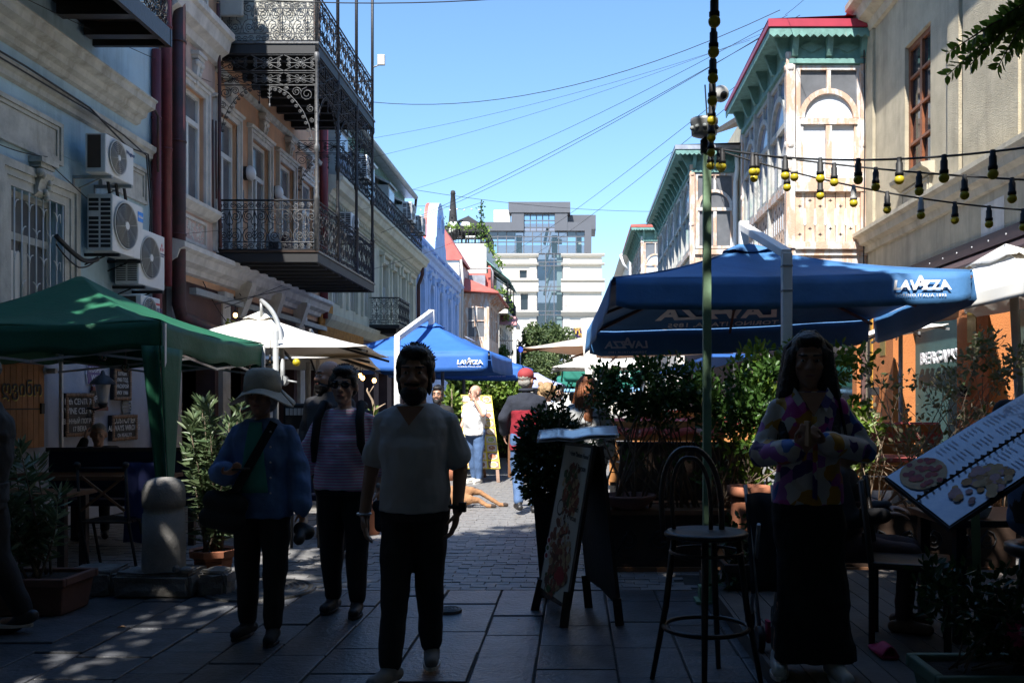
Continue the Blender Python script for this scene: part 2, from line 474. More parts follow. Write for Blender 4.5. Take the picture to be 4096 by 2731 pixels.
M['whitetee'] = pm('white cotton', (.78, .78, .78), .85, .03, 5, .25, 12)
M['tealtee'] = pm('teal cotton', (.03, .22, .18), .85, .1, 9)
M['hat'] = pm('sand cotton hat', (.46, .42, .34), .9, .1, 10, .3, 40)
M['capred'] = pm('red cap cotton', (.30, .035, .04), .8, .1, 10, .2, 40)
M['fleecered'] = pm('crimson fleece', (.26, .012, .025), .9, .12, 10, .3, 50)
M['navyfleece'] = pm('navy fleece', (.018, .022, .035), .9, .12, 10, .3, 50)
M['shoewhite'] = pm('white leather', (.62, .60, .56), .5, .06, 8)
M['shoegrey'] = pm('grey suede', (.20, .20, .20), .8, .1, 8)
M['shoeblack'] = pm('black shoe', (.018, .018, .02), .5, .1, 8)
M['lens'] = pm('dark lens', (.008, .007, .007), .08, .05, 5)
M['eye'] = pm('eye', (.5, .47, .44), .25, .02, 5)
M['iris'] = pm('dark iris', (.02, .012, .008), .2, .02, 5)
M['lip'] = pm('lip', (.30, .12, .10), .5, .05, 9)
M['greycloth'] = pm('dark grey knit', (.06, .06, .065), .9, .12, 12, .3, 50)
M['dogfur'] = pm('tan dog fur', (.33, .17, .08), .9, .2, 18, .6, 90)
M['dogdark'] = pm('dark paw fur', (.05, .035, .028), .9, .2, 18, .5, 80)
M['clothred'] = pm('red checked tablecloth', (.50, .10, .09), .85, .1, 8, c2=(.62, .42, .36), mix=.42, ms=7, edge=.03)
M['navyfabric'] = pm('navy bench cover', (.012, .016, .05), .85, .15, 8, .2, 40)
M['yellowbulb'] = pm('yellow bulb', (.64, .53, .04), .3, .1, 8, trans=.3)
M['clearbulb'] = clearglass('clear bulb glass', (.9, .88, .82), .1)
M['bulbwarm'] = emit('warm lit bulb', (1.0, .52, .16), 5.0)
M['kosher'] = pm('indigo enamel', (.05, .045, .22), .35, .05, 6)
M['porcelain'] = pm('white porcelain', (.7, .7, .68), .2, .02, 5)
M['frost'] = pm('frosted lamp glass', (.62, .62, .62), .3, .04, 5)
M['textgrey'] = pm('grey print', (.21, .25, .38), .4)
M['paperglossy'] = pm('laminated page', (.55, .58, .62), .18, .06, 4, spec=.6)
M['croc'] = pm('magenta foam', (.45, .02, .09), .6, .05, 6)
M['foam'] = pm('ochre insulation foam', (.40, .17, .03), .95, .3, 7, 1.0, 25)
M['brownpanel'] = pm('brown fascia board', (.085, .045, .04), .8, .25, 3, .2, 20, c2=(.16, .11, .09), mix=.3)
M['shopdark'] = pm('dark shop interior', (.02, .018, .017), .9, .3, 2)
M['stonewhite'] = pm('white building stone', (.60, .565, .50), .85, .04, .6, .1, 10)
M['whiterender'] = pm('white render', (.66, .64, .58), .85, .04, .8, .1, 10, streak=.12, sc=(.6, .57, .5))
M['darkpanel'] = pm('dark grey cladding', (.085, .09, .105), .5, .06, 1)
M['concretegreen'] = pm('bare concrete stair', (.36, .38, .33), .85, .08, 2)
M['farglass'] = clearglass('office glazing', (.62, .72, .78), .45)
M['blackcanvas'] = pm('black parasol canvas', (.02, .02, .022), .8, .1, 4)
# ------------------------------------------------------------------ ground, street, pavement, deck
g = MB(); g.add([(-300, -60, -.05), (300, -60, -.05), (300, 900, -.05), (-300, 900, -.05)], [(0, 1, 2, 3)])
tag(g.build('ground', M['ground']), kind='structure')
g = MB(); g.add([(-6.2, -14, -.014), (5.2, -14, -.014), (5.2, 27, -.014), (-6.2, 27, -.014)], [(0, 1, 2, 3)])
street = tag(g.build('street', M['joint']), kind='structure')
g = MB(); g.add([(-6.2, 27, -.004), (5.2, 27, -.004), (5.2, 120, .9), (-6.2, 120, .9)], [(0, 1, 2, 3)])
tag(g.build('road', M['ground']), kind='structure')
pave = thing('pavement', None, None, (0, 5.8, 0), kind='structure')
x = -4.9; cidx = 0
while x < 1.35:
 w = random.uniform(.30, .47)
 y = 3.9 - random.uniform(0, .6)
 while y < 7.2:
  l = min(random.uniform(.42, .85), 7.26 - y)
  if l < .12: break
  mb = MB(); gp = random.uniform(.004, .010); t = random.uniform(-.006, .004)
  mb.box(x + gp, x + w - gp, y + gp, y + l - gp, -.05, t)
  if not (x > 1.0):
   mb.build('paving_slab', M['slab'], pave, bevel=.006)
  y += l
 x += w
bm_ = MB(); bm_.box(-.1, .1, -.0485, .0485, -.05, 0)
brick_me = bm_.mesh('paving_brick', M['brickpave'])
rest = MB(); cnt = 0; y = 7.32; row = 0
while y < 26.5:
 x = -6.0 + (row % 2) * .103 + random.uniform(-.02, .02)
 while x < 4.6:
  inx = -2.95 < x < (.9 if y < 10 else 1.6)
  if inx or (x <= -2.95 and y < 15 and y > 7.7) or (x > .8 and 7.9 < y < 24):
   z = random.uniform(-.004, .003)
   vis = -2.95 < x < .45
   if vis and cnt < 298:
    inst('paving_brick', brick_me, street, (x, y, z), (random.uniform(-.012, .012), random.uniform(-.012, .012), random.uniform(-.015, .015))); cnt += 1
   else:
    x0, x1, y0, y1 = x - .1, x + .1, y - .0485, y + .0485
    rest.add([(x0, y0, z), (x1, y0, z), (x1, y1, z), (x0, y1, z), (x0, y0, -.02), (x1, y0, -.02), (x1, y1, -.02), (x0, y1, -.02)],
                         [(0, 1, 2, 3), (0, 4, 5, 1), (1, 5, 6, 2), (3, 2, 6, 7), (0, 3, 7, 4)])
  x += .2065
 y += .1035; row += 1
tag(rest.build('paving_bricks', M['brickpave'], street), kind='stuff')
def disc_cover(name, label, c, r, rings):
 t = thing(name, label, 'manhole', c)
 mb = MB(); mb.lathe([(r * 1.06, -.02), (r * 1.06, .012), (r * .96, .014), (r * .96, .006), (r * .9, .006)], c, 40, caps=False)
 mb.build('frame', M['castiron'], t)
 mb = MB(); pr = [(0.001, .012)]
 for k in range(rings):
  a = r * .92 * (k + .35) / rings; b = r * .92 * (k + .75) / rings
  pr += [(a, .012), (a + .006, .02), (b, .02), (b + .006, .012)]
 pr += [(r * .93, .012), (r * .93, 0)]
 mb.lathe(pr, c, 40, caps=False); mb.build('lid', M['castiron'], t)
disc_cover('manhole_cover', 'large round ribbed iron manhole cover beside the kerb stones', (-2.5, 7.22, .006), .40, 8)
disc_cover('valve_cover', 'small round metal valve cover set in the grey paving slabs', (-.9, 6.52, .004), .085, 3)
def rough_stone(name, label, x0, x1, y0, y1, z1, seed, group='kerb stones by the terrace'):
 r = random.Random(seed); mb = MB(); n = 5
 def f(a, b, k):
  return None
 vs = []
 mb.box(x0, x1, y0, y1, -.02, z1)
 o = mb.build(name, M['kerb'])
 me = o.data
 bm = bmesh.new(); bm.from_mesh(me)
 bmesh.ops.bevel(bm, geom=bm.edges[:], offset=.035, segments=2, affect='EDGES')
 bmesh.ops.subdivide_edges(bm, edges=bm.edges[:], cuts=2, use_grid_fill=True)
 for v in bm.verts:
  if v.co.z > .0: v.co += Vector((r.uniform(-1, 1), r.uniform(-1, 1), r.uniform(-1, 1))) * .009
 bm.to_mesh(me); bm.free()
 return tag(o, label, 'kerb stone', group)
rough_stone('kerb_stone', 'dark low kerb stone next to the long terracotta trough', -3.98, -3.56, 7.0, 7.35, .2, 1)
rough_stone('kerb_stone', 'pale broken kerb stone under the concrete bollard', -3.54, -2.93, 6.93, 7.36, .19, 2)
rough_stone('kerb_stone', 'rough dark boulder end stone in front of the terracotta pot', -2.91, -2.68, 6.98, 7.22, .2, 3)
mb = MB(); mb.ball((-2.98, 6.98, .21), (.05, .04, .03), 9, 6)
tag(mb.build('pebble', M['concrete']), 'pale pebble lying on the kerb stone by the bollard', 'pebble')
mb = MB(); mb.ball((-3.06, 6.99, .21), (.035, .03, .035), 6, 5)
tag(mb.build('pebble', M['kerb']), 'dark jagged pebble lying on the kerb stone by the bollard', 'pebble')
t = thing('bollard', 'round headed grey concrete bollard standing on the kerb stone', 'bollard', (-3.22, 7.13, .18))
mb = MB(); mb.lathe([(.16, 0), (.158, .2), (.155, .45), (.146, .452), (.146, .50)], (-3.22, 7.13, .18), 32, caps=False)
mb.build('shaft', M['concrete'], t)
mb = MB(); mb.lathe([(.146, .50), (.157, .502), (.158, .56), (.157, .62), (.145, .675), (.12, .705), (.07, .725), (.001, .73)], (-3.22, 7.13, .18), 32, caps=False)
mb.build('cap', M['concrete'], t)
deck = thing('wooden_deck', 'low dark wooden terrace deck on the lower right', 'deck', (3, 5.4, 0))
x = 1.06
while x < 4.9:
 mb = MB(); mb.box(x + .003, x + .137, 3.0, 7.55, .075, .1)
 mb.build('plank', M['deck'], deck, bevel=.003); x += .14
mb = MB(); mb.box(1.03, 1.055, 3.0, 7.55, .0, .103); mb.build('edge_board', M['deck'], deck)
mb = MB(); mb.box(1.06, 4.9, 7.555, 7.58, .0, .1); mb.build('edge_board', M['deck'], deck)
lf = MB(); lf.add([(-.03, 0, .0), (0, -.018, .012), (.035, 0, .002), (0, .02, .01)], [(0, 1, 2), (0, 2, 3)])
lme = lf.mesh('fallen_leaf', pm('brown leaf', (.2, .12, .06), .8))
for i, (px, py, lab) in enumerate([(485, 2508, 'dry leaf on the slabs below the pale kerb stone'), (2076, 2478, 'tiny pale scrap on the slab left of the sandwich board')]):
 Y = 1.5 * 3640 / (py - 1604)
 o = inst('fallen_leaf', lme, None, ((px - 2300) * Y / 3640, Y, .004), (0, 0, i * 1.3), (1.0 - .5 * i,) * 3)
 tag(o, lab, 'leaf')
# ------------------------------------------------------------------ ironwork
def spiral(cx, cz, r, a0, turns, n=14, k=.78):
 return [(cx + r * (1 - k * i / n) * math.cos(a0 + turns * 2 * math.pi * i / n), cz + r * (1 - k * i / n) * math.sin(a0 + turns * 2 * math.pi * i / n)) for i in range(n + 1)]
def iron_unit(name, lines, mat, r=.008, n=4, extra=None):
 mb = MB()
 for ln in lines:
  mb.tube([(p[0], 0, p[1]) for p in ln], r, n, caps=False)
 if extra: extra(mb)
 return mb.mesh(name, mat)
def railing_lines(w, h):
 """one scroll motif of a balcony panel, width w (centred), height h from 0"""
 L = []; z1, z2 = .17 * h, .83 * h; pi = math.pi
 for s in (-1, 1):
  c = lambda pts: [(s * p[0], p[1]) for p in pts]
  L.append(c(spiral(.25 * w, .70 * h, .19 * w, pi * .5, -1.6) ))
  L.append(c([(.25 * w, .70 * h + .19 * w), (.42 * w, .79 * h), (.49 * w, .70 * h), (.42 * w, .58 * h), (.28 * w, .55 * h), (.28 * w, .46 * h), (.40 * w, .42 * h), (.48 * w, .32 * h), (.44 * w, .2 * h), (.3 * w, z1)]))
  L.append(c(spiral(.22 * w, .30 * h, .17 * w, -pi * .5, 1.6)))
  L.append(c([(.0, .80 * h), (.07 * w, .68 * h), (.14 * w, .58 * h), (.08 * w, .52 * h), (.01, .55 * h)]))
  for q in range(3):
   L.append(c([(0, (.22 + .07 * q) * h), (.07 * w, (.27 + .07 * q) * h), (.09 * w, (.31 + .07 * q) * h)]))
  for zc, hh in ((.085 * h, .065 * h), (.915 * h, .065 * h)):
   for q in (.14, .38):
    L.append(c(spiral(q * w, zc, hh, 0, 1.5 if q < .2 else -1.5, 9)))
 L.append([(0, .83 * h), (0, .47 * h)]); L.append([(0, z1), (0, .44 * h)])
 for zz in (z1, z2): L.append([(-w / 2, zz), (w / 2, zz)])
 def extra(mb):
  mb.ball((0, 0, .45 * h), .016, 6, 4); mb.ball((0, 0, .52 * h), (.018, .01, .03), 6, 4)
 return L, extra
UW = .44
rl, ex = railing_lines(UW, .80)
RAIL_UNIT = iron_unit('scroll_panel', rl, M['iron'], .0085, 4, ex)
RAIL_LIT = iron_unit('scroll_panel', rl, M['ironlit'], .0085, 4, ex)
def frieze_lines(w, h):
 L = []; pi = math.pi
 for s in (-1, 1):
  c = lambda pts: [(s * p[0], p[1]) for p in pts]
  L.append(c([(0, h / 2), (.5 * w, h)])); L.append(c([(0, h / 2), (.5 * w, 0)]))
  for q in (.27, .73):
   L.append(c(spiral(.1 * w, h * q, .19 * h, pi, 1.4 if q > .5 else -1.4, 10)))
   L.append(c(spiral(.36 * w, h * (.5 + (.5 - q) * .8), .14 * h, 0, 1.4, 9)))
  L.append(c([(0.05 * w, h / 2), (.42 * w, h / 2)]))
  L.append(c([(.30 * w, .5 * h), (.35 * w, .6 * h), (.4 * w, .5 * h), (.35 * w, .4 * h), (.30 * w, .5 * h)]))
 L.append([(-w / 2, h), (w / 2, h)]); L.append([(-w / 2, 0), (w / 2, 0)])
 def extra(mb): mb.ball((0, 0, h / 2), (.03, .018, .03), 8, 5)
 return L, extra
fl, fex = frieze_lines(.56, .27)
FRIEZE = iron_unit('frieze_panel', fl, M['iron'], .0075, 4, fex)
FRIEZE_LIT = iron_unit('frieze_panel', fl, M['ironlit'], .0075, 4, fex)
def bracket_mesh(mat):
 """corner lace bracket: right angle at (0,0), runs to -x and -z"""
 L = []; pi = math.pi
 diag = [(-.78, -.02), (-.62, -.04), (-.46, -.13), (-.33, -.27), (-.2, -.45), (-.11, -.66), (-.04, -.95)]
 L.append(diag); L.append([(0, 0), (0, -1.0)]); L.append([(-.85, 0), (0, 0)])
 for i in range(len(diag) - 1):
  for q in (.25, .75):
   x = diag[i][0] * (1 - q) + diag[i + 1][0] * q; z = diag[i][1] * (1 - q) + diag[i + 1][1] * q
   L.append(spiral(x - .028, z - .035, .035, .6, -1.5, 9))
 L.append(spiral(-.14, -.15, .12, pi / 2, 1.8, 16)); L.append(spiral(-.32, -.11, .085, 0, 1.7, 14))
 L.append(spiral(-.08, -.40, .07, pi / 2, 1.7, 12)); L.append(spiral(-.05, -.60, .045, pi / 2, 1.7, 12)); L.append(spiral(-.5, -.06, .045, 0, 1.6, 10))
 L.append(spiral(-.03, -.76, .03, pi / 2, 1.6, 9))
 L.append([(-.78, 0), (-.78, -.2), (-.78, -.32)])
 for q in range(3):
  for s in (-1, 1): L.append([(-.78, -.1 - .06 * q), (-.78 + s * .035, -.07 - .06 * q)])
 def extra(mb): mb.ball((-.78, 0, -.34), (.02, .01, .04), 6, 4)
 return iron_unit('corner_bracket', L, mat, .0075, 4, extra)
BRACKET = bracket_mesh(M['iron']); BRACKET_LIT = bracket_mesh(M['ironlit'])
def corbel(fac, root, a, z0, z1, w=.2, mat=None):
 """scrolled stucco bracket with a leaf mask"""
 mb = MB(); h = z1 - z0
 fac.box(mb, a - w * .62, a + w * .62, 0, .16, z1 - .06, z1); fac.box(mb, a - w * .5, a + w * .5, 0, .13, z1 - .11, z1 - .06)
 pts = [(0, z1 - .11), (.12, z1 - .12), (.145, z1 - .17), (.11, z1 - .23), (.09, z0 + h * .35), (.07, z0 + h * .18), (.08, z0 + .05), (.03, z0), (0, z0)]
 fac.prof(mb, pts, a - w * .36, a + w * .36)
 for s in (-1, 1):
  c = fac.pt(a + s * w * .40, .1, z1 - .17); mb.ball(c, (.045, .045, .05), 8, 6)
 for q in range(5):
  c = fac.pt(a + random.uniform(-.3, .3) * w, .12 - .012 * q, z1 - .2 - q * h * .13); mb.ball(c, (.035, .035, .04), 7, 5)
 return mb.build('corbel', mat or M['whitetrim'], root)
def make_window(fac, root, a0, a1, z0, z1, dep=.18, fm=None, gm=None, transom=.3, mull=1, fw=.06, name='window'):
 """a casement in an opening: frame part, pane sub-parts"""
 fm = fm or M['whitewin']; gm = gm or M['glass']
 mb = MB(); ring(fac, mb, a0, a1, z0, z1, fw, -dep, -dep + .07)
 zt = z1 - (z1 - z0) * transom if transom else z1
 cols = mull + 1
 for k in range(1, cols):
  am = a0 + (a1 - a0) * k / cols
  fac.box(mb, am - fw * .5, am + fw * .5, -dep + .003, -dep + .073, z0 + fw, (zt if transom else z1) - fw * .4)
 if transom: fac.box(mb, a0 + fw, a1 - fw, -dep + .006, -dep + .082, zt - fw * .6, zt + fw * .6)
 w = mb.build(name, fm, root)
 def pane(b0, b1, c0, c1):
  p = MB(); fac.box(p, b0, b1, -dep + .02, -dep + .03, c0, c1); p.build('pane', gm, w)
 for k in range(cols):
  b0 = a0 + (a1 - a0) * k / cols; b1 = a0 + (a1 - a0) * (k + 1) / cols
  pane(b0 + fw * .5, b1 - fw * .5, z0 + fw * .6, (zt if transom else z1) - fw * .6)
 if transom: pane(a0 + fw * .6, a1 - fw * .6, zt + fw * .6, z1 - fw * .6)
 return w
# ------------------------------------------------------------------ blue green house at the left edge
L1 = Fac(-6.15, 1)
h1 = thing('corner_house', 'blue green plastered house with cream cornice at the left edge', 'house', (-6.5, 6, 0))
win1 = (9.92, 10.92, 2.35, 3.87)
mb = MB(); wall(L1, mb, -13, 13.45, 2.1, 8.3, -.4, 0, [win1]); L1.box(mb, -13, 13.45, -6, -.4, 0, 8.3)
mb.build('wall', M['ltblue'], h1)
mb = MB(); wall(L1, mb, -13, 13.45, 0, 2.1, -.4, .01, []); mb.build('ground_floor_wall', M['greyblue'], h1)
mb = MB()
L1.prof(mb, [(0, 5.36), (.06, 5.38), (.08, 5.44), (.15, 5.47), (.17, 5.54), (.27, 5.58), (.28, 5.66), (.31, 5.68), (.31, 5.70), (0, 5.74)], -13, 12.75)
mb.build('cornice', M['cream'], h1)
mb = MB(); L1.prof(mb, [(0, 4.98), (.05, 5.0), (.06, 5.06), (.10, 5.09), (.11, 5.16), (0, 5.19)], -13, 13.2); mb.build('string_course', M['cream'], h1)
mb = MB(); L1.prof(mb, [(.0, 7.6), (.12, 7.62), (.2, 7.75), (.25, 7.95), (0, 8.0)], 5, 13.2); mb.build('string_course', M['cream'], h1)
for a0, a1 in ((9.5, 10.86), (11.75, 13.02)):
 mb = MB(); ring(L1, mb, a0, a1, 4.30, 4.80, .05, 0, .05); ring(L1, mb, a0 + .055, a1 - .055, 4.355, 4.745, .04, 0, .03)
 L1.box(mb, a0 + .098, a1 - .098, 0, .012, 4.40, 4.70); mb.build('panel_moulding', M['cream'], h1)
for z in (3.08, 3.78, 4.46):
 mb = MB(); L1.box(mb, 10.99 if z < 4 else 10.9, 13.4, -.001, .006, z - .012, z + .012); mb.build('wall_groove', M['black'] if False else M['ltblue'], h1)
mb = MB(); ring(L1, mb, 9.62, 11.2, 2.1, 4.12, .09, 0, .07); ring(L1, mb, 9.71, 11.11, 2.1, 4.03, .08, 0, .045); ring(L1, mb, 9.79, 11.03, 2.1, 3.95, .1, 0, .025)
mb.build('window_surround', M['cream'], h1)
w = make_window(L1, h1, 9.92, 10.92, 2.35, 3.87, .22, M['cream'], M['glassgrey'], .34, 1, .07)
mb = MB(); L1.box(mb, 10.15, 10.4, -.185, -.18, 2.5, 3.2); mb.build('torn_curtain', M['whitecloth'], w)
corbel(L1, h1, 10.40, 3.83, 4.26, .27, M['cream'])
gr = MB()
na = 8
for k in range(na):
 a = 9.95 + k * .135; gr.tube([L1.pt(a, .02, 2.3), L1.pt(a, .02, 3.84)], .0085, 5)
for rowi, zc in enumerate((2.55, 2.85, 3.15, 3.45, 3.72)):
 for k in range(rowi % 2, na - 1, 2):
  a = 9.95 + k * .135
  gr.tube([L1.pt(a + (.135 * .5) * (1 - math.cos(t)), .026, zc - .10 + .10 * math.sin(t)) for t in np.linspace(0, math.pi / 2, 5)], .007, 4)
  gr.tube([L1.pt(a + .27 - (.135 * .5) * (1 - math.cos(t)) if k + 2 < na else a + .135 * .5, .026, zc - .10 + .10 * math.sin(t)) for t in np.linspace(0, math.pi / 2, 5)], .007, 4)
gr.build('window_grille', M['whitewin'], h1)
bz = 6.05
mb = MB(); mb.box(-6.15, -5.22, 9.2, 11.62, bz + .16, bz + .2); mb.box(-5.22, -5.16, 9.2, 11.62, bz - .02, bz + .2); mb.box(-6.15, -5.16, 11.60, 11.66, bz - .02, bz + .2)
bal0 = mb.build('balcony', M['darkwood'], h1)
for k in range(4):
 mb = MB(); yj = 11.3 - k * .6; mb.box(-6.1, -5.22, yj, yj + .14, bz, bz + .155); mb.build('joist', M['darkwood'], bal0)
for k in range(4):
 inst('scroll_panel', RAIL_UNIT, bal0, (-5.2, 11.62 - .22 - k * .44, bz + .22), (0, 0, math.pi / 2), (1, 1, 1.1))
for k in range(2):
 inst('scroll_panel', RAIL_UNIT, bal0, (-5.42 - k * .44, 11.62, bz + .22), (0, 0, 0), (1, 1, 1.1))
def pipe(root, pts, r, mat, name='drainpipe', collars=()):
 mb = MB(); mb.tube(pts, r, 12)
 for z in collars: mb.lathe([(r * 1.12, 0), (r * 1.12, .03)], (pts[0][0], pts[0][1], z), 12)
 return mb.build(name, mat, root)
pipe(h1, [(-6.08, 13.22, 6.6), (-6.07, 13.2, 4.2), (-6.05, 13.2, 2.2), (-6.05, 13.2, .02)], .065, M['redpipe'], collars=(5.6, 4.7, 3.7))
pipe(h1, [(-6.02, 13.42, 10.5), (-6.02, 13.42, 3.2)], .075, M['redpipe'], collars=(7.0, 5.2))
pipe(h1, [(-5.97, 13.72, 10.5), (-5.97, 13.72, 2.95), (-5.95, 13.78, 2.78), (-5.88, 14.1, 2.72), (-5.85, 15.8, 2.55)], .098, M['maroonpipe'], collars=(8.2, 6.9, 5.4, 4.0))
pipe(h1, [(-6.0, 11.5, 5.66), (-6.0, 13.0, 5.66), (-6.0, 13.1, 5.6), (-6.0, 13.1, 4.8)], .02, M['maroonpipe'], 'overflow_pipe')
def cable(pts, r=.012, label=None, parent=None, n=5, sag=0.0, segs=10, mat=None):
 out = []
 for i in range(len(pts) - 1):
  a, b = Vector(pts[i]), Vector(pts[i + 1])
  for k in range(segs):
   t = k / segs; p = a.lerp(b, t); p.z -= sag * 4 * t * (1 - t); out.append(p)
 out.append(Vector(pts[-1]))
 mb = MB(); mb.tube(out, r, n)
 o = mb.build('cable', mat or M['rubber'], parent)
 if label: tag(o, label, 'cable')
 return o
cable([(-6.05, 8.2, 5.16), (-6.02, 10.0, 5.17), (-6.02, 11.3, 5.14), (-6.04, 12.3, 4.93), (-6.05, 12.9, 5.0), (-6.05, 13.0, 4.5), (-6.05, 13.02, 3.3)], .012, parent=h1)
cable([(-6.05, 8.2, 5.12), (-6.02, 11.3, 5.10), (-6.04, 12.2, 5.06), (-6.05, 12.85, 4.97), (-6.05, 12.98, 4.2), (-6.05, 12.9, 3.4)], .010, parent=h1)
cable([(-6.1, 9.5, 4.22), (-6.0, 10.35, 4.28)], .006, parent=h1, sag=.03)
cable([(-6.0, 10.45, 4.2), (-6.06, 11.3, 4.02)], .006, parent=h1)
cable([(-6.1, 10.7, 3.45), (-6.0, 11.1, 3.22), (-5.95, 11.35, 3.28)], .03, parent=h1, sag=.02)
cable([(-6.1, 10.7, 3.35), (-6.0, 11.0, 3.12), (-5.95, 11.3, 3.25)], .01, parent=h1, sag=.03)
# ------------------------------------------------------------------ air conditioners
def ac_unit(label, front_x, y0, y1, z0, z1, depth, sg=1, vents='slots', grille='rings', logo=None, badge=None, bracket=True, group='air conditioners on the left houses'):
 t = thing('air_conditioner', label, 'air conditioner', (front_x, (y0 + y1) / 2, z0), group)
 F = Fac(front_x, sg); W = y1 - y0; H = z1 - z0
 mb = MB(); F.box(mb, y0, y1, -depth, 0, z0, z1); mb.build('body', M['acwhite'], t, bevel=.015)
 cy = y0 + W * .40; cz = z0 + H * .52; r = min(W * .36, H * .42)
 def P(a, rr, d): return F.pt(cy + rr * math.cos(a), d, cz + rr * math.sin(a))
 mb = MB(); n = 28
 mb.add([P(2 * math.pi * k / n, r, .012) for k in range(n)], [tuple(range(n))]); mb.build('fan_opening', M['black'] if grille != 'light' else M['acgrey'], t)
 mb = MB()
 mb.tube([P(2 * math.pi * k / n, r * 1.02, .012) for k in range(n)], .012, 5, closed=True)
 nr = 9 if H > .4 else 6
 for q in range(2, nr):
  mb.tube([P(2 * math.pi * k / n, r * q / nr, .022) for k in range(n)], .0045, 4, closed=True)
 for q in range(8):
  a = q * math.pi / 4 + .2; mb.tube([P(a, r * .15, .024), P(a, r, .018)], .004, 4)
 mb.build('fan_grille', M['acgrey'], t)
 mb = MB(); mb.tube([F.pt(cy, .018, cz), F.pt(cy, .032, cz)], r * .17, 14); mb.build('fan_hub', M['acwhite'], t)
 S = Front(y0, 1); xs = sorted((front_x - sg * depth, front_x)); xa, xb = xs
 if vents == 'slots':
  rows = 11
  for c in range(2):
   for q in range(rows):
    if c == 0 and q == 7: continue
    mb = MB(); a0 = xa + depth * (.08 + .46 * c); z = z0 + H * (.06 + .885 * q / rows)
    S.box(mb, a0, a0 + depth * .38, .002, .006, z, z + H * .055); mb.build('vent_slot', M['black'], t)
 elif vents == 'fine':
  for c in range(2):
   for q in range(16):
    mb = MB(); a0 = xa + depth * (.08 + .46 * c); z = z0 + H * (.06 + .62 * q / 16)
    S.box(mb, a0, a0 + depth * .38, .002, .006, z, z + H * .018); mb.build('vent_slot', M['black'], t)
 else:
  mb = MB(); S.box(mb, xa + depth * .13, xb - depth * .22, .002, .006, z0 + H * .12, z1 - H * .05); mb.build('coil_opening', M['darkwood'], t)
 if badge:
  mb = MB(); F.box(mb, y1 - W * .19, y1 - W * .02, .001, .006, z1 - H * .30, z1 - H * .12); mb.build('badge', badge[0], t)
  text(badge[1], badge[3], t, badge[2], F.pt(y1 - W * .105, .008, z1 - H * .21), (0, sg, 0), (0, 0, 1), .02, name='lettering')
 if logo:
  text(logo[0], logo[2], t, logo[1], F.pt(y1 - W * .13, .004, z1 - H * logo[3]), (0, sg, 0), (0, 0, 1), .02)
 if bracket:
  for yy in (y0 + W * .15, y1 - W * .15):
   mb = MB(); F.box(mb, yy - .02, yy + .02, -depth - .22, .03, z0 - .05, z0 - .012); F.box(mb, yy - .02, yy + .02, -depth - .22, -depth - .19, z0 - .22, z0 - .05)
   mb.beam(F.pt(yy, -depth - .2, z0 - .2), F.pt(yy, -depth * .5, z0 - .05), .015, .015)
   mb.build('bracket', M['galv'] if vents == 'coil' else M['black'], t)
 return t
navy = pm('navy print', (.03, .05, .15), .5, .02); redp = pm('red print', (.45, .02, .03), .5, .02); bluep = pm('blue badge', (.03, .25, .75), .5, .02)
ac_unit('topmost white air conditioner with navy lettering on the blue green wall', -5.70, 11.05, 11.76, 4.28, 4.76, .25, vents='coil', logo=('Wagner', navy, .07, .20))
ac_unit('large slotted air conditioner with a blue badge beside the barred window', -5.74, 11.30, 12.10, 3.37, 4.08, .32, vents='slots', badge=(bluep, 'Midea', M['print'], .05))
ac3 = ac_unit('tall air conditioner with a red emblem behind the slotted one', -5.75, 12.0, 12.76, 3.05, 3.80, .32, vents='fine')
F = Fac(-5.75, 1)
for da, dz in ((0, .045), (-.032, -.01), (.032, -.01)):
 mb = MB(); c = F.pt(12.66 + da, .004, 3.62 + dz)
 mb.add([c + Vector((0, 0, .035)), c + Vector((0, .018, 0)), c + Vector((0, 0, -.035)), c + Vector((0, -.018, 0))], [(0, 1, 2, 3)]); mb.build('emblem', redp, ac3)
text('MITSUBISHI\nELECTRIC', .03, ac3, navy, F.pt(12.66, .004, 3.53), (0, 1, 0), (0, 0, 1), .01)
ac4 = ac_unit('low air conditioner with a red printed strip just above the green tent', -5.75, 12.06, 12.62, 2.46, 2.92, .3, vents='coil')
text('RUUD', .09, ac4, navy, F.pt(12.55, .004, 2.75), (0, 1, 0), (0, 0, 1), .02)
for dz in (.07, -.08):
 mb = MB(); F.box(mb, 12.47, 12.61, .001, .004, 2.75 + dz, 2.78 + dz); mb.build('red_stripe', redp, ac4)
for k in range(3): cable([(-5.9 + .05 * k, 11.5 + .1 * k, 4.27), (-5.92 + .05 * k, 11.6 + .1 * k, 4.08)], .02, parent=ac4)
# ------------------------------------------------------------------ peach house with iron balconies
L2 = Fac(-6.15, 1)
h2 = thing('balcony_house', 'peach house with two black wrought iron balconies', 'house', (-6.6, 17.5, 0))
ops = [(14.1, 15.05, 4.7, 6.5), (15.55, 16.5, 4.05, 6.5), (17.25, 18.2, 4.05, 6.5), (18.85, 19.8, 4.05, 6.5), (20.4, 21.3, 4.05, 6.5)]
ups = [(15.75, 16.6, 8.0, 10.2), (17.5, 18.3, 8.0, 10.2), (19.2, 20.0, 8.0, 10.2)]
mb = MB(); wall(L2, mb, 13.46, 22, 3.4, 11.2, -.35, 0, ops + ups)
mb.box(-12, -6.5, 13.46, 22, 0, 11.2); mb.build('wall', M['peach'], h2)
mb = MB(); wall(L2, mb, 13.5, 15.5, 4.0, 7.25, .0, .02, [(14.1, 15.05, 4.7, 6.5)]); mb.build('wall_bay', M['pink'], h2)
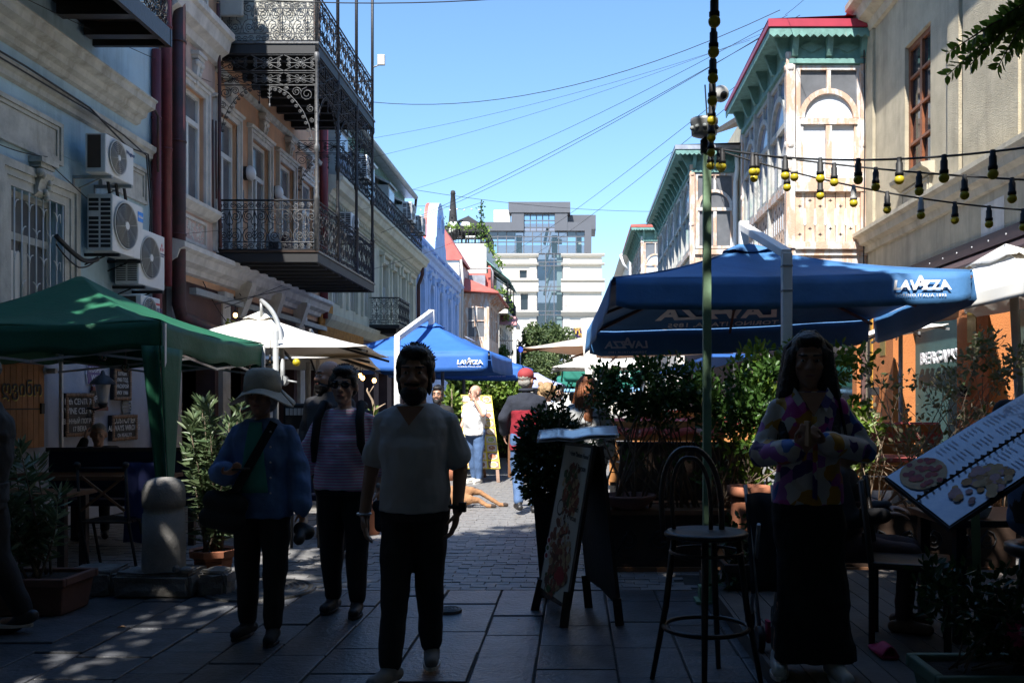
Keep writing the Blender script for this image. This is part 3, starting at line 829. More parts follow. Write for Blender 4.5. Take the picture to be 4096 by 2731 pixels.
for i, o in enumerate(ops):
 a0, a1, z0, z1 = o
 make_window(L2, h2, a0, a1, z0, z1, .13, M['whitewin'], M['glassgrey'], .27, 1, .07, 'window' if i == 0 else 'balcony_door')
 mb = MB(); ring(L2, mb, a0 - .09, a1 + .09, z0, z1 + .09, .09, 0.02, .05, bottom=False); ring(L2, mb, a0 - .14, a1 + .14, z0, z1 + .14, .05, 0.0, .08, bottom=False)
 L2.prof(mb, [(0, z1 + .14), (.1, z1 + .16), (.12, z1 + .2), (0, z1 + .23)], a0 - .2, a1 + .2)
 mb.build('window_surround', M['whitetrim'], h2)
 corbel(L2, h2, (a0 + a1) / 2 + .1, z1 + .04, z1 + .6, .26)
for o in ups:
 make_window(L2, h2, *o, .2, M['whitewin'], M['glassgrey'], .27, 1)
mb = MB(); L2.prof(mb, [(0, 4.5), (.1, 4.52), (.16, 4.58), (.2, 4.62), (.2, 4.68), (0, 4.7)], 13.9, 15.35); mb.build('window_sill', M['whitetrim'], h2)
mb = MB(); ring(L2, mb, 14.1, 15.1, 4.02, 4.45, .05, 0, .05); mb.build('panel_moulding', M['whitetrim'], h2)
mb = MB()
for k in range(60):
 mb.ball(L2.pt(random.uniform(14.2, 15.0), .012, random.uniform(4.1, 4.38)), (.02, random.uniform(.025, .05), random.uniform(.02, .04)), 6, 4)
mb.build('relief_ornament', M['whitetrim'], h2)
mb = MB()
for k in range(70):
 mb.ball(L2.pt(random.uniform(14.3, 15.0), .03, random.uniform(8.05, 8.8)), (.03, random.uniform(.03, .07), random.uniform(.03, .06)), 6, 4)
mb.build('relief_ornament', M['whitetrim'], h2)
mb = MB(); ring(L2, mb, 14.15, 15.15, 7.95, 8.95, .06, 0, .05); mb.build('panel_moulding', M['whitetrim'], h2)
mb = MB(); L2.prof(mb, [(0, 7.2), (.1, 7.22), (.14, 7.34), (.26, 7.42), (.3, 7.6), (.36, 7.64), (.36, 7.74), (0, 7.8)], 13.5, 15.5); mb.build('cornice', M['whitetrim'], h2)
mb = MB(); L2.prof(mb, [(0, 7.14), (.06, 7.16), (.09, 7.24), (0, 7.27)], 15.5, 22); mb.build('string_course', M['cream'], h2)
mb = MB(); L2.prof(mb, [(0, 3.5), (.08, 3.52), (.1, 3.6), (.2, 3.66), (.24, 3.78), (.32, 3.82), (.32, 3.9), (0, 3.98)], 13.6, 22); mb.build('cornice', M['whitetrim'], h2)
for a in (16.6, 18.3, 20.0):
 mb = MB(); L2.prof(mb, [(0, 3.0), (.1, 3.05), (.2, 3.3), (.3, 3.6), (.3, 3.66), (0, 3.66)], a - .12, a + .12); mb.build('corbel', M['whitetrim'], h2)
mb = MB(); wall(L2, mb, 13.46, 22, 0, 3.4, -.5, -.02, [(14.3, 15.6, 0, 2.4), (16.2, 17.7, 0, 2.5), (18.5, 20, 0, 2.5), (20.6, 21.7, 0, 2.4)])
mb.build('shop_wall', M['brownpanel'], h2)
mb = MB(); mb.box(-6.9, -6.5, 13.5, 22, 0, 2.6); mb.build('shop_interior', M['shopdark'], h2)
for a in (13.75, 15.75, 18.0, 20.2):
 mb = MB(); L2.box(mb, a, a + .35, -.02, .06, 0, 3.4); L2.box(mb, a - .03, a + .38, -.02, .1, 3.2, 3.4); L2.box(mb, a - .03, a + .38, -.02, .1, 0, .5); mb.build('pilaster', M['whitetrim'], h2)
for a0, a1 in ((14.15, 15.7), (16.15, 17.95), (18.4, 20.15), (20.6, 21.9)):
 mb = MB(); L2.box(mb, a0, a1, -.02, .05, 2.75, 3.3); mb.build('fascia_board', M['brownpanel'], h2)
mb = MB(); L2.box(mb, 14.4, 22, .05, .16, 3.2, 3.3); mb.build('gutter', M['galv'], h2)
mb = MB(); L2.box(mb, 16, 30, .1, .22, 2.72, 2.84); mb.build('gutter', M['galv'], h2)
pipe(h2, [(-5.8, 19.6, 2.3), (-5.8, 19.6, 2.75), (-5.82, 19.55, 2.83), (-6.0, 19.4, 2.85)], .07, M['steelgrey'], 'waste_pipe')
for k in range(6):
 a = random.uniform(14.5, 19); cable([(-6.05, a, 3.45), (-5.95, a + random.uniform(.8, 2), random.uniform(2.6, 3.1))], .008, parent=h2, sag=.12)
for a in (17.0, 18.55):
 pass
def wall_lamp(label, y, z):
 t = thing('wall_lamp', label, 'lamp', (-6.1, y, z), 'round wall lamps on the peach house')
 mb = MB(); mb.tube([(-6.15, y, z), (-6.05, y, z)], .13, 18); mb.build('base', M['iron'], t)
 mb = MB(); mb.ball((-6.04, y, z), (.10, .14, .14), 18, 10); mb.build('lamp_glass', M['frost'], t)
wall_lamp('round white wall lamp between the first two balcony doors', 16.93, 5.74)
wall_lamp('round white wall lamp further along, beside the middle balcony door', 18.52, 5.75)
t = thing('wall_cross', 'small dark wooden cross hung on the peach wall', 'cross', (-6.12, 16.8, 5.2))
mb = MB(); L2.box(mb, 16.79, 16.83, .005, .03, 5.0, 5.4); mb.build('upright', M['darkwood'], t)
mb = MB(); L2.box(mb, 16.7, 16.79, .005, .03, 5.22, 5.26); L2.box(mb, 16.83, 16.92, .005, .03, 5.22, 5.26); mb.build('crossbar', M['darkwood'], t)
XO, Y0, Y1 = -4.41, 15.6, 20.0
def balcony(zb, upper):
 mb = MB()
 mb.box(-6.15, XO, Y0, Y0 + .06, zb, zb + .16); mb.box(-6.15, XO, Y1 - .06, Y1, zb, zb + .16); mb.box(XO - .06, XO, Y0 + .06, Y1 - .06, zb, zb + .16)
 mb.box(-6.15, XO - .06, Y0 + .06, Y1 - .06, zb + .1, zb + .155)
 b = mb.build('balcony', M['black'], h2)
 for k in range(9):
  y = Y0 + .25 + k * .48
  mb = MB(); mb.box(-6.14, XO - .065, y, y + .1, zb - .02, zb + .095); mb.build('joist', M['black'], b)
 mb = MB(); mb.box(-6.1, XO + .02, Y0 - .02, Y1 + .02, zb + .165, zb + .2); mb.build('floor_edge', M['ironlit'] if upper else M['darkwood'], b)
 zr = zb + .2; h = .86
 for k in range(4):
  inst('scroll_panel', RAIL_LIT if (upper or k == 3) else RAIL_UNIT, b, (-6.15 + .22 + k * .435, Y0 + .02, zr), (0, 0, 0), (.99, 1, 1.05))  # panels on the sunlit stretch take the lighter iron
 for k in range(10):
  inst('scroll_panel', RAIL_UNIT, b, (XO - .02, Y0 + .22 + k * .44, zr), (0, 0, math.pi / 2), (1, 1, 1.05))
 mb = MB()
 for z in (zr + .01, zr + h): mb.tube([(-6.15, Y0 + .02, z), (XO - .02, Y0 + .02, z), (XO - .02, Y1 - .02, z), (-6.15, Y1 - .02, z)], .018, 4)
 mb.build('handrail', M['iron'], b)
 return b
bl = balcony(3.89, False); bu = balcony(7.46, True)
for i, y in enumerate((15.62, 17.0, 18.45, 19.9)):
 mb = MB()
 mb.lathe([(.045, 0), (.045, .9), (.055, .92), (.03, .98), (.042, 1.05), (.03, 1.12), (.03, 1.7), (.05, 1.74), (.05, 1.82), (.03, 1.86), (.028, 3.25), (.05, 3.3), (.05, 3.4), (.03, 3.42)], (XO - .02, y, 4.07), 10)
 mb.tube([(XO - .02, y, 7.5), (XO - .02, y, 11.5)], .032, 8)
 mb.build('column', M['ironlit'] if i == 0 else M['iron'], h2)
for k in range(3):
 inst('frieze_panel', FRIEZE_LIT if k > 0 else FRIEZE, h2, (-6.15 + .29 + k * .575, Y0 + .02, 7.17)); inst('frieze_panel', FRIEZE_LIT if k > 0 else FRIEZE, h2, (-6.15 + .29 + k * .575, Y0 + .02, 6.93), scale=(1, 1, .75))
 inst('frieze_panel', FRIEZE, h2, (-6.15 + .29 + k * .575, Y1 - .02, 6.95))
for k in range(8):
 for z, s in ((7.17, 1), (6.93, .75)):
  inst('frieze_panel', FRIEZE, h2, (XO - .02, Y0 + .28 + k * .55, z), (0, 0, math.pi / 2), (1, 1, s))
inst('corner_bracket', BRACKET_LIT, h2, (XO - .05, Y0 + .02, 6.92)); inst('corner_bracket', BRACKET, h2, (-6.12, Y0 + .02, 6.92), scale=(-.9, 1, .85))
inst('corner_bracket', BRACKET, h2, (XO - .05, Y1 - .02, 6.92)); inst('corner_bracket', BRACKET, h2, (-6.12, Y1 - .02, 6.92), scale=(-.9, 1, .85))
for y in (15.62, 17.0, 18.45, 19.9):
 if y < 19.5: inst('corner_bracket', BRACKET, h2, (XO - .02, y + .03, 6.92), (0, 0, math.pi / 2), (-.85, 1, .7))
 if y > 16: inst('corner_bracket', BRACKET, h2, (XO - .02, y - .03, 6.92), (0, 0, math.pi / 2), (.85, 1, .7))
for k in range(15):
 z = 7.70 + k * .075
 mb = MB(); mb.box(-6.1, XO - .1, Y0 + .085, Y0 + .105, z, z + .068); mb.build('board', M['whitecloth'] if False else M['cream'], bu)
mb = MB(); mb.box(-6.05, -5.65, Y0 - .12, Y0 - .05, 8.05, 8.75); o = mb.build('bag', pm('grey sack', (.33, .31, .27), .8, .1, 6, .3, 8), bu, bevel=.03)
pipe(h2, [(-6.02, 15.35, 8.2), (-6.02, 15.42, 6.9), (-6.02, 15.4, 5.0), (-6.0, 15.42, 4.1)], .028, M['maroonpipe'], 'thin_pipe')
for k in range(3): pipe(h2, [(-6.05 + .03 * k, 15.2 + .06 * k, 6.2), (-6.05 + .03 * k, 15.22 + .06 * k, 4.6 + .3 * k)], .014, M['maroonpipe'], 'thin_pipe')
t = thing('antenna_panel', 'small white panel antenna fixed to the far balcony column', 'antenna', (XO + .1, 19.9, 8.9))
mb = MB(); mb.box(XO + .1, XO + .27, 19.82, 19.88, 8.82, 9.06); mb.build('panel', M['acgrey'], t, bevel=.02)
mb = MB(); mb.tube([(XO, 19.9, 8.8), (XO + .14, 19.88, 8.85)], .015, 6); mb.build('arm', M['steelgrey'], t)
t = thing('plastic_machine', 'grey plastic appliance standing on the lower balcony', 'appliance', (-5.35, 16.4, 4.06))
mb = MB(); mb.box(-5.52, -5.22, 16.2, 16.6, 4.09, 4.5); mb.build('case', M['steelgrey'], t, bevel=.05)
mb = MB(); mb.box(-5.22, -5.14, 16.2, 16.6, 4.09, 4.46); mb.build('side_panel', M['maroonpipe'], t)
mb = MB(); mb.box(-5.45, -5.28, 16.185, 16.2, 4.2, 4.33); mb.build('opening', M['black'], t)
# ------------------------------------------------------------------ cream yellow house
L3 = Fac(-6.15, 1)
h3 = thing('cornice_house', 'long cream yellow house with heavy cornice and green attic', 'house', (-6.6, 28.5, 0))
wy = [(22.9, 23.8), (24.6, 25.5), (26.3, 27.2), (28.8, 29.7), (30.4, 31.2), (31.9, 32.7), (33.4, 34.2)]
mb = MB(); wall(L3, mb, 22.02, 35.3, 3.3, 6.9, -.4, 0, [(a, b, 4.0, 5.9) for a, b in wy]); mb.box(-12, -6.56, 22.02, 35.3, 0, 9); mb.build('wall', M['yellow'], h3)
for a, b in wy:
 w = make_window(L3, h3, a, b, 4.0, 5.9, .2, M['whitewin'], M['glassgrey'], .3, 1, .06)
 mb = MB()
 for k in range(5): mb.tube([L3.pt(a + .1 + k * .17, -.04, 4.05), L3.pt(a + .16 + k * .17, -.04, 5.2)], .01, 4)
 mb.build('bars', M['whitewin'], w)
 mb = MB(); ring(L3, mb, a - .14, b + .14, 3.95, 6.05, .13, 0, .07, bottom=False); L3.prof(mb, [(0, 6.1), (.16, 6.12), (.2, 6.2), (0, 6.24)], a - .2, b + .2)
 for s in (a - .1, b + .1): L3.box(mb, s - .06, s + .06, .07, .15, 5.85, 6.1)
 for k in range(12): mb.ball(L3.pt(random.uniform(a, b), .05, random.uniform(5.95, 6.08)), (.04, .05, .04), 5, 4)
 mb.build('window_surround', M['yellow'], h3)
mb = MB(); L3.prof(mb, [(0, 6.35), (.06, 6.36), (.08, 6.5), (.2, 6.54), (.26, 6.66), (.4, 6.7), (.46, 6.86), (.52, 6.9), (.52, 6.98), (0, 7.04)], 22.1, 35.3); mb.build('cornice', M['yellow'], h3)
mb = MB()
y = 22.2
while y < 35.2: L3.box(mb, y, y + .09, .08, .16, 6.42, 6.52); y += .19
tag(mb.build('dentils', M['yellow'], h3), kind='stuff')
mb = MB(); L3.prof(mb, [(0, 3.3), (.1, 3.32), (.24, 3.5), (.28, 3.62), (0, 3.7)], 22.05, 35.2); mb.build('string_course', M['yellow'], h3)
mb = MB(); wall(L3, mb, 22.05, 35.2, 0, 3.3, -.5, -.02, [(a, a + 1.3, 0, 2.4) for a in (22.6, 24.6, 26.6, 28.6, 30.6, 32.6)]); mb.build('shop_wall', M['brownpanel'], h3)
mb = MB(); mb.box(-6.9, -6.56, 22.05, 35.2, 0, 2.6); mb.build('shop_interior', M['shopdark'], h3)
mb = MB(); L3.box(mb, 21.6, 26.0, .0, .12, 3.0, 3.35); L3.box(mb, 21.7, 22.8, .02, .1, 3.35, 3.9); mb.build('foam_patch', M['foam'], h3, bevel=.05)
at = [(22.6 + k * 1.55, 23.55 + k * 1.55) for k in range(8)]
mb = MB(); wall(L3, mb, 22.02, 34.2, 7.04, 9.15, -.6, -.25, [(a, b, 7.3, 8.8) for a, b in at]); mb.build('attic_wall', M['tealwood'], h3)
for a, b in at: make_window(Fac(-6.4, 1), h3, a, b, 7.3, 8.8, .1, M['whitewin'], M['glassblue'], .3, 1, .06)
for k, a in enumerate((23.2, 26.4, 29.4, 32.4)):
 mb = MB(); L3.box(mb, a, a + 1.0, -.25, .12, 7.2, 8.5); L3.prof(mb, [(-.25, 8.7), (.2, 8.5), (.2, 8.56), (-.25, 8.78)], a - .1, a + 1.1); d = mb.build('dormer', M['whitewin'] if k % 2 else M['galv'], h3)
 mb = MB(); L3.box(mb, a + .1, a + .9, .122, .13, 7.4, 8.4); mb.build('pane', M['glassblue'], d)
mb = MB(); L3.prof(mb, [(-.6, 9.15), (.12, 9.15), (.14, 9.25), (-.9, 9.7)], 22.0, 34.3); mb.build('roof', M['zinc'], h3)
mb = MB(); mb.tube([(-6.0, 22, 9.18), (-6.0, 34.3, 9.18)], .09, 8); mb.build('gutter', M['galv'], h3)
pipe(h3, [(-5.98, 34.3, 9.2), (-6.05, 34.35, 8.6)], .05, M['maroonpipe']); pipe(h3, [(-5.9, 35.2, 7.0), (-5.9, 35.2, 6.4), (-6.05, 35.2, 6.0), (-6.05, 35.2, 1)], .07, M['maroonpipe'])
pipe(h2, [(-6.05, 21.95, 9.4), (-6.05, 21.95, 3.5)], .1, M['redpipe'])
for k in range(22):
 inst('scroll_panel', RAIL_UNIT, h3, (-5.7, 22.3 + k * .54, 7.03), (0, 0, math.pi / 2), (1.2, 1, .9))
for lab, fx, y0, z0, w_, h_ in (('air conditioner in front of the attic, nearest the iron columns', -5.62, 24.6, 7.55, .8, .62), ('air conditioner hung at the far end of the attic windows', -5.62, 31.3, 7.75, .8, .62),
        ('last air conditioner at the end of the attic beside the sky', -5.62, 33.5, 7.75, .8, .6), ('air conditioner below the cornice behind the lower balcony', -5.7, 23.2, 5.75, .8, .58)):
 ac_unit(lab, fx, y0, y0 + w_, z0, z0 + h_, .32, vents='slots')
mb = MB(); mb.box(-6.15, -5.25, 27.2, 29.0, 3.7, 3.8); mb.box(-6.05, -5.4, 27.5, 28.7, 3.55, 3.7); lb = mb.build('balcony', M['black'], h3)
for k in range(2): inst('scroll_panel', RAIL_UNIT, lb, (-5.93 + k * .44, 27.22, 3.8), scale=(1, 1, 1.0))
for k in range(4): inst('scroll_panel', RAIL_UNIT, lb, (-5.27, 27.42 + k * .44, 3.8), (0, 0, math.pi / 2))
mb = MB(); mb.tube([(-6.15, 27.22, 4.6), (-5.27, 27.22, 4.6), (-5.27, 29, 4.6)], .02, 4); mb.build('handrail', M['iron'], lb)
# ------------------------------------------------------------------ sky blue house
L4 = Fac(-6.15, 1)
h4 = thing('pediment_house', 'sky blue stucco house with a rounded roof pediment', 'house', (-6.6, 41, 0))
wz = [(35.75, 36.75), (38.1, 39.1), (40.7, 41.7), (43.4, 44.4), (45.9, 46.9)]
mb = MB(); wall(L4, mb, 35.32, 48.2, 0, 8.0, -.4, 0, [(a, b, 4.1, 6.5) for a, b in wz]); mb.box(-12, -6.56, 35.32, 48.2, 0, 7.6); mb.build('wall', M['bluehouse'], h4)
for a, b in wz:
 c = (a + b) / 2; r = (b - a) / 2
 mb = MB(); arcp = arc(c, 6.5 - r, r, 0, 180, 10)
 for k in range(5): L4.slab(mb, [(b, 6.5), arcp[0] if k == 0 else arcp[k], arcp[k + 1]], -.2, -.01)
 for k in range(5, 10): L4.slab(mb, [(a, 6.5), arcp[k], arcp[k + 1]], -.2, -.01)
 archband(L4, mb, c, 6.5 - r, r, .14, 0, .1); L4.box(mb, a - .14, a, 0, .1, 4.0, 6.5 - r); L4.box(mb, b, b + .14, 0, .1, 4.0, 6.5 - r)
 L4.box(mb, a - .3, a - .14, 0, .08, 4.0, 6.6); L4.box(mb, b + .14, b + .3, 0, .08, 4.0, 6.6)
 L4.prof(mb, [(0, 6.75), (.18, 6.78), (.24, 6.9), (0, 6.96)], a - .36, b + .36); L4.box(mb, c - .1, c + .1, .1, .22, 6.4, 6.75)
 for s in (a - .22, b + .22): mb.ball(L4.pt(s, .1, 6.68), (.1, .1, .12), 8, 6)
 L4.prof(mb, [(0, 3.85), (.16, 3.9), (.16, 4.0), (0, 4.05)], a - .3, b + .3)
 mb.build('window_surround', M['bluehouse'], h4)
 make_window(L4, h4, a, b, 4.1, 6.5, .2, M['bluehouse'], M['glassblue'], .25, 1, .07)
mb = MB(); L4.prof(mb, [(0, 7.2), (.1, 7.22), (.14, 7.4), (.26, 7.46), (.3, 7.56), (0, 7.6)], 35.4, 48.2); L4.prof(mb, [(0, 7.9), (.12, 7.92), (.14, 8.02), (-.4, 8.06)], 35.35, 48.2); mb.build('cornice', M['bluehouse'], h4)
for a in (37.4, 39.9, 42.55, 45.1, 47.6):
 mb = MB(); L4.box(mb, a - .2, a + .2, 0, .12, 7.6, 7.9); L4.box(mb, a - .14, a + .14, 0, .07, 4.0, 7.2); mb.build('pilaster', M['bluehouse'], h4)
pd = MB(); poly = [(39.4, 8.02), (39.6, 8.6), (39.9, 8.75), (40.0, 9.2)] + arc(41.2, 9.3, 1.15, 180, 0, 12) + [(42.4, 9.2), (42.5, 8.75), (42.8, 8.6), (43.0, 8.02)]
L4.slab(pd, poly, -.35, .08); pdo = pd.build('pediment', M['bluehouse'], h4)
pd = MB(); archband(L4, pd, 41.2, 9.2, .55, .12, .08, .16); pd.build('moulding', M['bluehouse'], pdo)
pd = MB(); mbp = [L4.pt(a, -.36, z) for a, z in poly]; L4.slab(pd, poly, -.5, -.36); pd.build('rear_face', M['redroof'], pdo)
# ------------------------------------------------------------------ house with red roof and wooden bay
h5 = thing('bay_house', 'narrow grey timber bay house under a red sheet roof', 'house', (-6, 52, 0))
mb = MB(); mb.box(-12, -6.15, 48.4, 59, 0, 9.0); mb.build('wall', M['whitetrim'], h5)
mb = MB(); mb.add([(-8.2, 48.3, 9.0), (-6.0, 48.3, 9.0), (-6.0, 48.3, 9.15), (-7.1, 48.3, 10.9), (-8.2, 52, 9.0), (-6.0, 52, 9.0), (-6.0, 52, 9.15), (-7.1, 52, 10.9)], [(0, 1, 2, 3), (4, 5, 6, 7), (2, 3, 7, 6), (0, 3, 7, 4), (1, 2, 6, 5)])
mb.build('gable_roof', M['redroof'], h5)
BF = Front(50.0, 1); bx0, bx1, bz0, bz1 = -6.1, -4.78, 4.3, 7.45
mb = MB(); wall(BF, mb, bx0, bx1, bz0, bz1, -.1, 0, [(bx0 + .18, bx0 + .62, 5.0, 6.7), (bx0 + .68, bx1 - .16, 5.0, 6.7)])
S5 = Fac(bx1, 1); wall(S5, mb, 50.1, 57, bz0, bz1, -.1, 0, [(50.4 + k * 1.1, 51.2 + k * 1.1, 5.0, 6.9) for k in range(6)]); mb.box(bx0, bx1 - .02, 50.12, 57, bz0 - .12, bz0); mb.box(bx0, bx1 - .02, 50.12, 57, bz1 - .1, bz1)
mb.box(bx1 - .07, bx1 + .07, 49.93, 50.07, bz0, bz1 + .1)
mb.build('bay', M['palewood'], h5)
for (a, b) in ((bx0 + .18, bx0 + .62), (bx0 + .68, bx1 - .16)): make_window(BF, h5, a, b, 5.0, 6.7, .06, M['palewood'], M['glassgrey'], .45, 0, .05)
for k in range(6): make_window(S5, h5, 50.4 + k * 1.1, 51.2 + k * 1.1, 5.0, 6.9, .06, M['palewood'], M['glassgrey'], .3, 0, .06)
mb = MB(); mb.add([(-6.3, 49.5, 7.62), (-4.15, 49.3, 7.45), (-4.15, 57.4, 7.45), (-6.3, 57.4, 8.5), (-6.3, 51, 8.5), (-6.3, 49.5, 7.54), (-4.15, 49.3, 7.38), (-4.15, 57.4, 7.38)], [(0, 1, 4), (1, 2, 3, 4), (5, 6, 7), (0, 1, 6, 5), (1, 2, 7, 6)]); mb.build('roof', M['redroof'], h5)
for k in range(8):
 mb = MB(); S5.prof(mb, [(0, 7.0), (.1, 7.05), (.5, 7.34), (.5, 7.38), (0, 7.38)], 50.2 + k * .9, 50.3 + k * .9); mb.build('eave_bracket', M['palewood'], h5)
mb = MB(); mb.box(-6.2, -4.9, 52.6, 54.4, 8.0, 8.9); mb.box(-5.0, -4.86, 52.4, 54.5, 8.0, 9.3); mb.build('roof_box', M['redroof'], h5)
mb = MB(); mb.box(-6.1, -5.15, 52.2, 52.55, 8.1, 8.75); mb.build('sheet_cover', M['zinc'], h5)
mb = MB(); mb.tube([(-6.1, 52.0, 9.1), (-4.8, 52.0, 9.1), (-4.7, 52.0, 8.9), (-4.7, 52.0, 8.0)], .05, 6); mb.build('flue_pipe', M['steelgrey'], h5)
pipe(h5, [(-6.05, 48.25, 9.0), (-5.95, 48.2, 8.0), (-6.0, 48.2, 1)], .06, M['whitetrim'])
mb = MB(); mb.box(-6.1, -4.9, 50.12, 57, 0, 4.2); mb.build('ground_floor', M['brownpanel'], h5)
mb = MB(); mb.beam((-5.2, 49.9, 5.0), (-5.5, 49.86, 6.0), .25, .03); mb.build('loose_board', M['steelgrey'], h5)
# ------------------------------------------------------------------ white restaurant block with a roof terrace
h6 = thing('terrace_building', 'plain white block with a planted roof terrace', 'building', (-7, 64, 0))
mb = MB(); mb.box(-14, -5.85, 60, 74, 0, 11.9); mb.build('wall', M['whiterender'], h6)
mb = MB(); mb.box(-5.85, -5.2, 61.0, 74, 0, 7.35); wall(Fac(-5.2, 1), mb, 61, 74, 0, 7.35, 0, .12, [(61.6 + k * 1.6, 62.5 + k * 1.6, 4.6, 6.6) for k in range(6)]); mb.box(-5.85, -4.45, 60.2, 74, 7.35, 7.6); mb.build('side_wing', M['whiterender'], h6)
for k in range(6): make_window(Fac(-5.08, 1), h6, 61.6 + k * 1.6, 62.5 + k * 1.6, 4.6, 6.6, .08, M['whitewin'], M['glass'], .3, 0, .07)
def bar_rail(root, pts, z, h, step=.16, mat=None):
 mb = MB()
 for i in range(len(pts) - 1):
  a, b = Vector(pts[i]), Vector(pts[i + 1]); n = max(2, int((b - a).length / step))
  for k in range(n + 1):
   p = a.lerp(b, k / n); mb.tube([(p.x, p.y, z), (p.x, p.y, z + h)], .018, 4)
  for zz in (z + .05, z + h): mb.tube([(a.x, a.y, zz), (b.x, b.y, zz)], .03, 4)
 return mb.build('railing', mat or M['iron'], root)
bar_rail(h6, [(-9.5, 60.1, 0), (-5.9, 60.1, 0), (-5.9, 66, 0)], 11.9, 1.15, .22)
bar_rail(h6, [(-5.8, 60.3, 0), (-4.55, 60.3, 0), (-4.55, 70, 0)], 7.6, 1.15, .18)
mb = MB(); mb.add([(-5.9, 60.1, 10.9), (-5.9, 68, 10.9), (-4.35, 68, 9.6), (-4.35, 60.1, 9.6), (-5.9, 60.1, 10.82), (-5.9, 68, 10.82), (-4.35, 68, 9.52), (-4.35, 60.1, 9.52)], [(0, 1, 2, 3), (4, 5, 6, 7), (0, 3, 7, 4), (2, 3, 7, 6)]); mb.build('lean_to_roof', M['tealwood'], h6)
for y in (60.2, 63, 66): mb = MB(); mb.tube([(-5.85, y, 10.5), (-4.45, y, 9.5), (-4.45, y, 7.6)], .04, 5); mb.build('roof_post', M['iron'], h6)
mb = MB()
for k in range(12):
 a = k * .5; mb.box(-.02, .55, -.12, .12, 0, .04, 0, Matrix.Translation((-4.95, 66.5, 7.7 + k * .2)) @ Matrix.Rotation(a, 4, 'Z'))
mb.tube([(-4.95, 66.5, 7.6), (-4.95, 66.5, 10.2)], .05, 6); mb.build('spiral_stair', M['iron'], h6)
def leaf_mesh(name, P, D, L, W, mat, parent=None, up=None, fold=.25):
 """many small leaves in one mesh; P base points, D directions"""
 P = np.asarray(P, float); D = np.asarray(D, float); n = len(P)
 D = D / (np.linalg.norm(D, axis=1, keepdims=True) + 1e-9)
 R = RNG.normal(size=(n, 3)) if up is None else np.tile(np.asarray(up, float), (n, 1)) + RNG.normal(size=(n, 3)) * .35
 S = np.cross(D, R); S /= (np.linalg.norm(S, axis=1, keepdims=True) + 1e-9)
 Nn = np.cross(S, D)
 L = (np.asarray(L) * np.ones(n))[:, None]; W = (np.asarray(W) * np.ones(n))[:, None]
 f = fold * W
 v = np.stack([P, P + D * L * .33 + S * W * .5 + Nn * f, P + D * L * .7 + S * W * .42 + Nn * f, P + D * L,
                  P + D * L * .7 - S * W * .42 + Nn * f, P + D * L * .33 - S * W * .5 + Nn * f], 1).reshape(-1, 3)
 b = np.arange(n)[:, None] * 6
 F = np.concatenate([b + [0, 1, 2, 3], b + [3, 4, 5, 0]], 1).reshape(-1, 4)
 me = bpy.data.meshes.new(name)
 me.vertices.add(len(v)); me.vertices.foreach_set('co', v.ravel())
 me.loops.add(F.size); me.loops.foreach_set('vertex_index', F.ravel().astype(np.int32))
 me.polygons.add(len(F)); me.polygons.foreach_set('loop_start', np.arange(0, F.size, 4, dtype=np.int32))
 try: me.polygons.foreach_set('loop_total', np.full(len(F), 4, np.int32))
 except Exception: pass
 me.materials.append(mat); me.update(calc_edges=True); me.validate()
 o = bpy.data.objects.new(name, me); attach(o, parent); return o
def blob(c, r, n, shell=.55):
 d = RNG.normal(size=(n, 3)); d /= np.linalg.norm(d, axis=1, keepdims=True)
 return np.asarray(c) + d * np.asarray(r) * (shell + (1 - shell) * RNG.random((n, 1)) ** .6), d
def garland(root, pts, n, s, name='vine', mat=None):
 Pp = []; pts = [np.asarray(p, float) for p in pts]
 for k in range(n):
  i = RNG.integers(0, len(pts) - 1); t = RNG.random(); Pp.append(pts[i] * (1 - t) + pts[i + 1] * t + RNG.normal(size=3) * s * 1.0)
 o = leaf_mesh(name, Pp, RNG.normal(size=(n, 3)), s * 1.3, s * 1.0, mat or M['vine'], root); return o
t = thing('climbing_vine', 'light green vine trained along the roof terrace railing', 'plant', (-7.5, 60.05, 12))
garland(t, [(-9.4, 60.05, 13.0), (-5.9, 60.05, 13.0)], 160, .14, 'foliage'); garland(t, [(-5.85, 60.05, 13.0), (-5.8, 60, 12.0), (-5.2, 60.0, 11.0), (-4.9, 60, 10.4)], 120, .14, 'foliage')
t = thing('climbing_vine', 'light green vine along the lower balcony of the white block', 'plant', (-5.2, 60.25, 8.7))
garland(t, [(-5.7, 60.25, 8.75), (-4.55, 60.25, 8.8), (-4.45, 61, 7.5), (-4.5, 62, 6.4)], 220, .14, 'foliage')
t = thing('climbing_vine', 'dark green ivy column wrapped round a terrace post', 'plant', (-9.2, 60.1, 12)); garland(t, [(-8.9, 60.1, 12.2), (-8.9, 60.1, 14.2)], 110, .13, 'foliage', M['hedgeleaf'])
mb = MB(); mb.tube([(-8.9, 60.15, 11.9), (-8.9, 60.15, 14.5)], .04, 5); mb.build('post', M['iron'], t)
t = thing('climbing_vine', 'green ivy column at the right end of the roof terrace', 'plant', (-6.2, 60.1, 12)); garland(t, [(-6.2, 60.1, 12.3), (-6.2, 60.1, 14.6)], 110, .13, 'foliage', M['hedgeleaf'])
mb = MB(); mb.tube([(-6.2, 60.15, 11.9), (-6.2, 60.15, 14.7)], .04, 5); mb.build('post', M['iron'], t)
t = thing('parasol', 'open black parasol with white print on the roof terrace', 'parasol', (-7.3, 63, 11.9))
mb = MB(); a = PX(1800, 935, 62); pk = PX(1872, 890, 62.5); b = PX(1945, 920, 62)
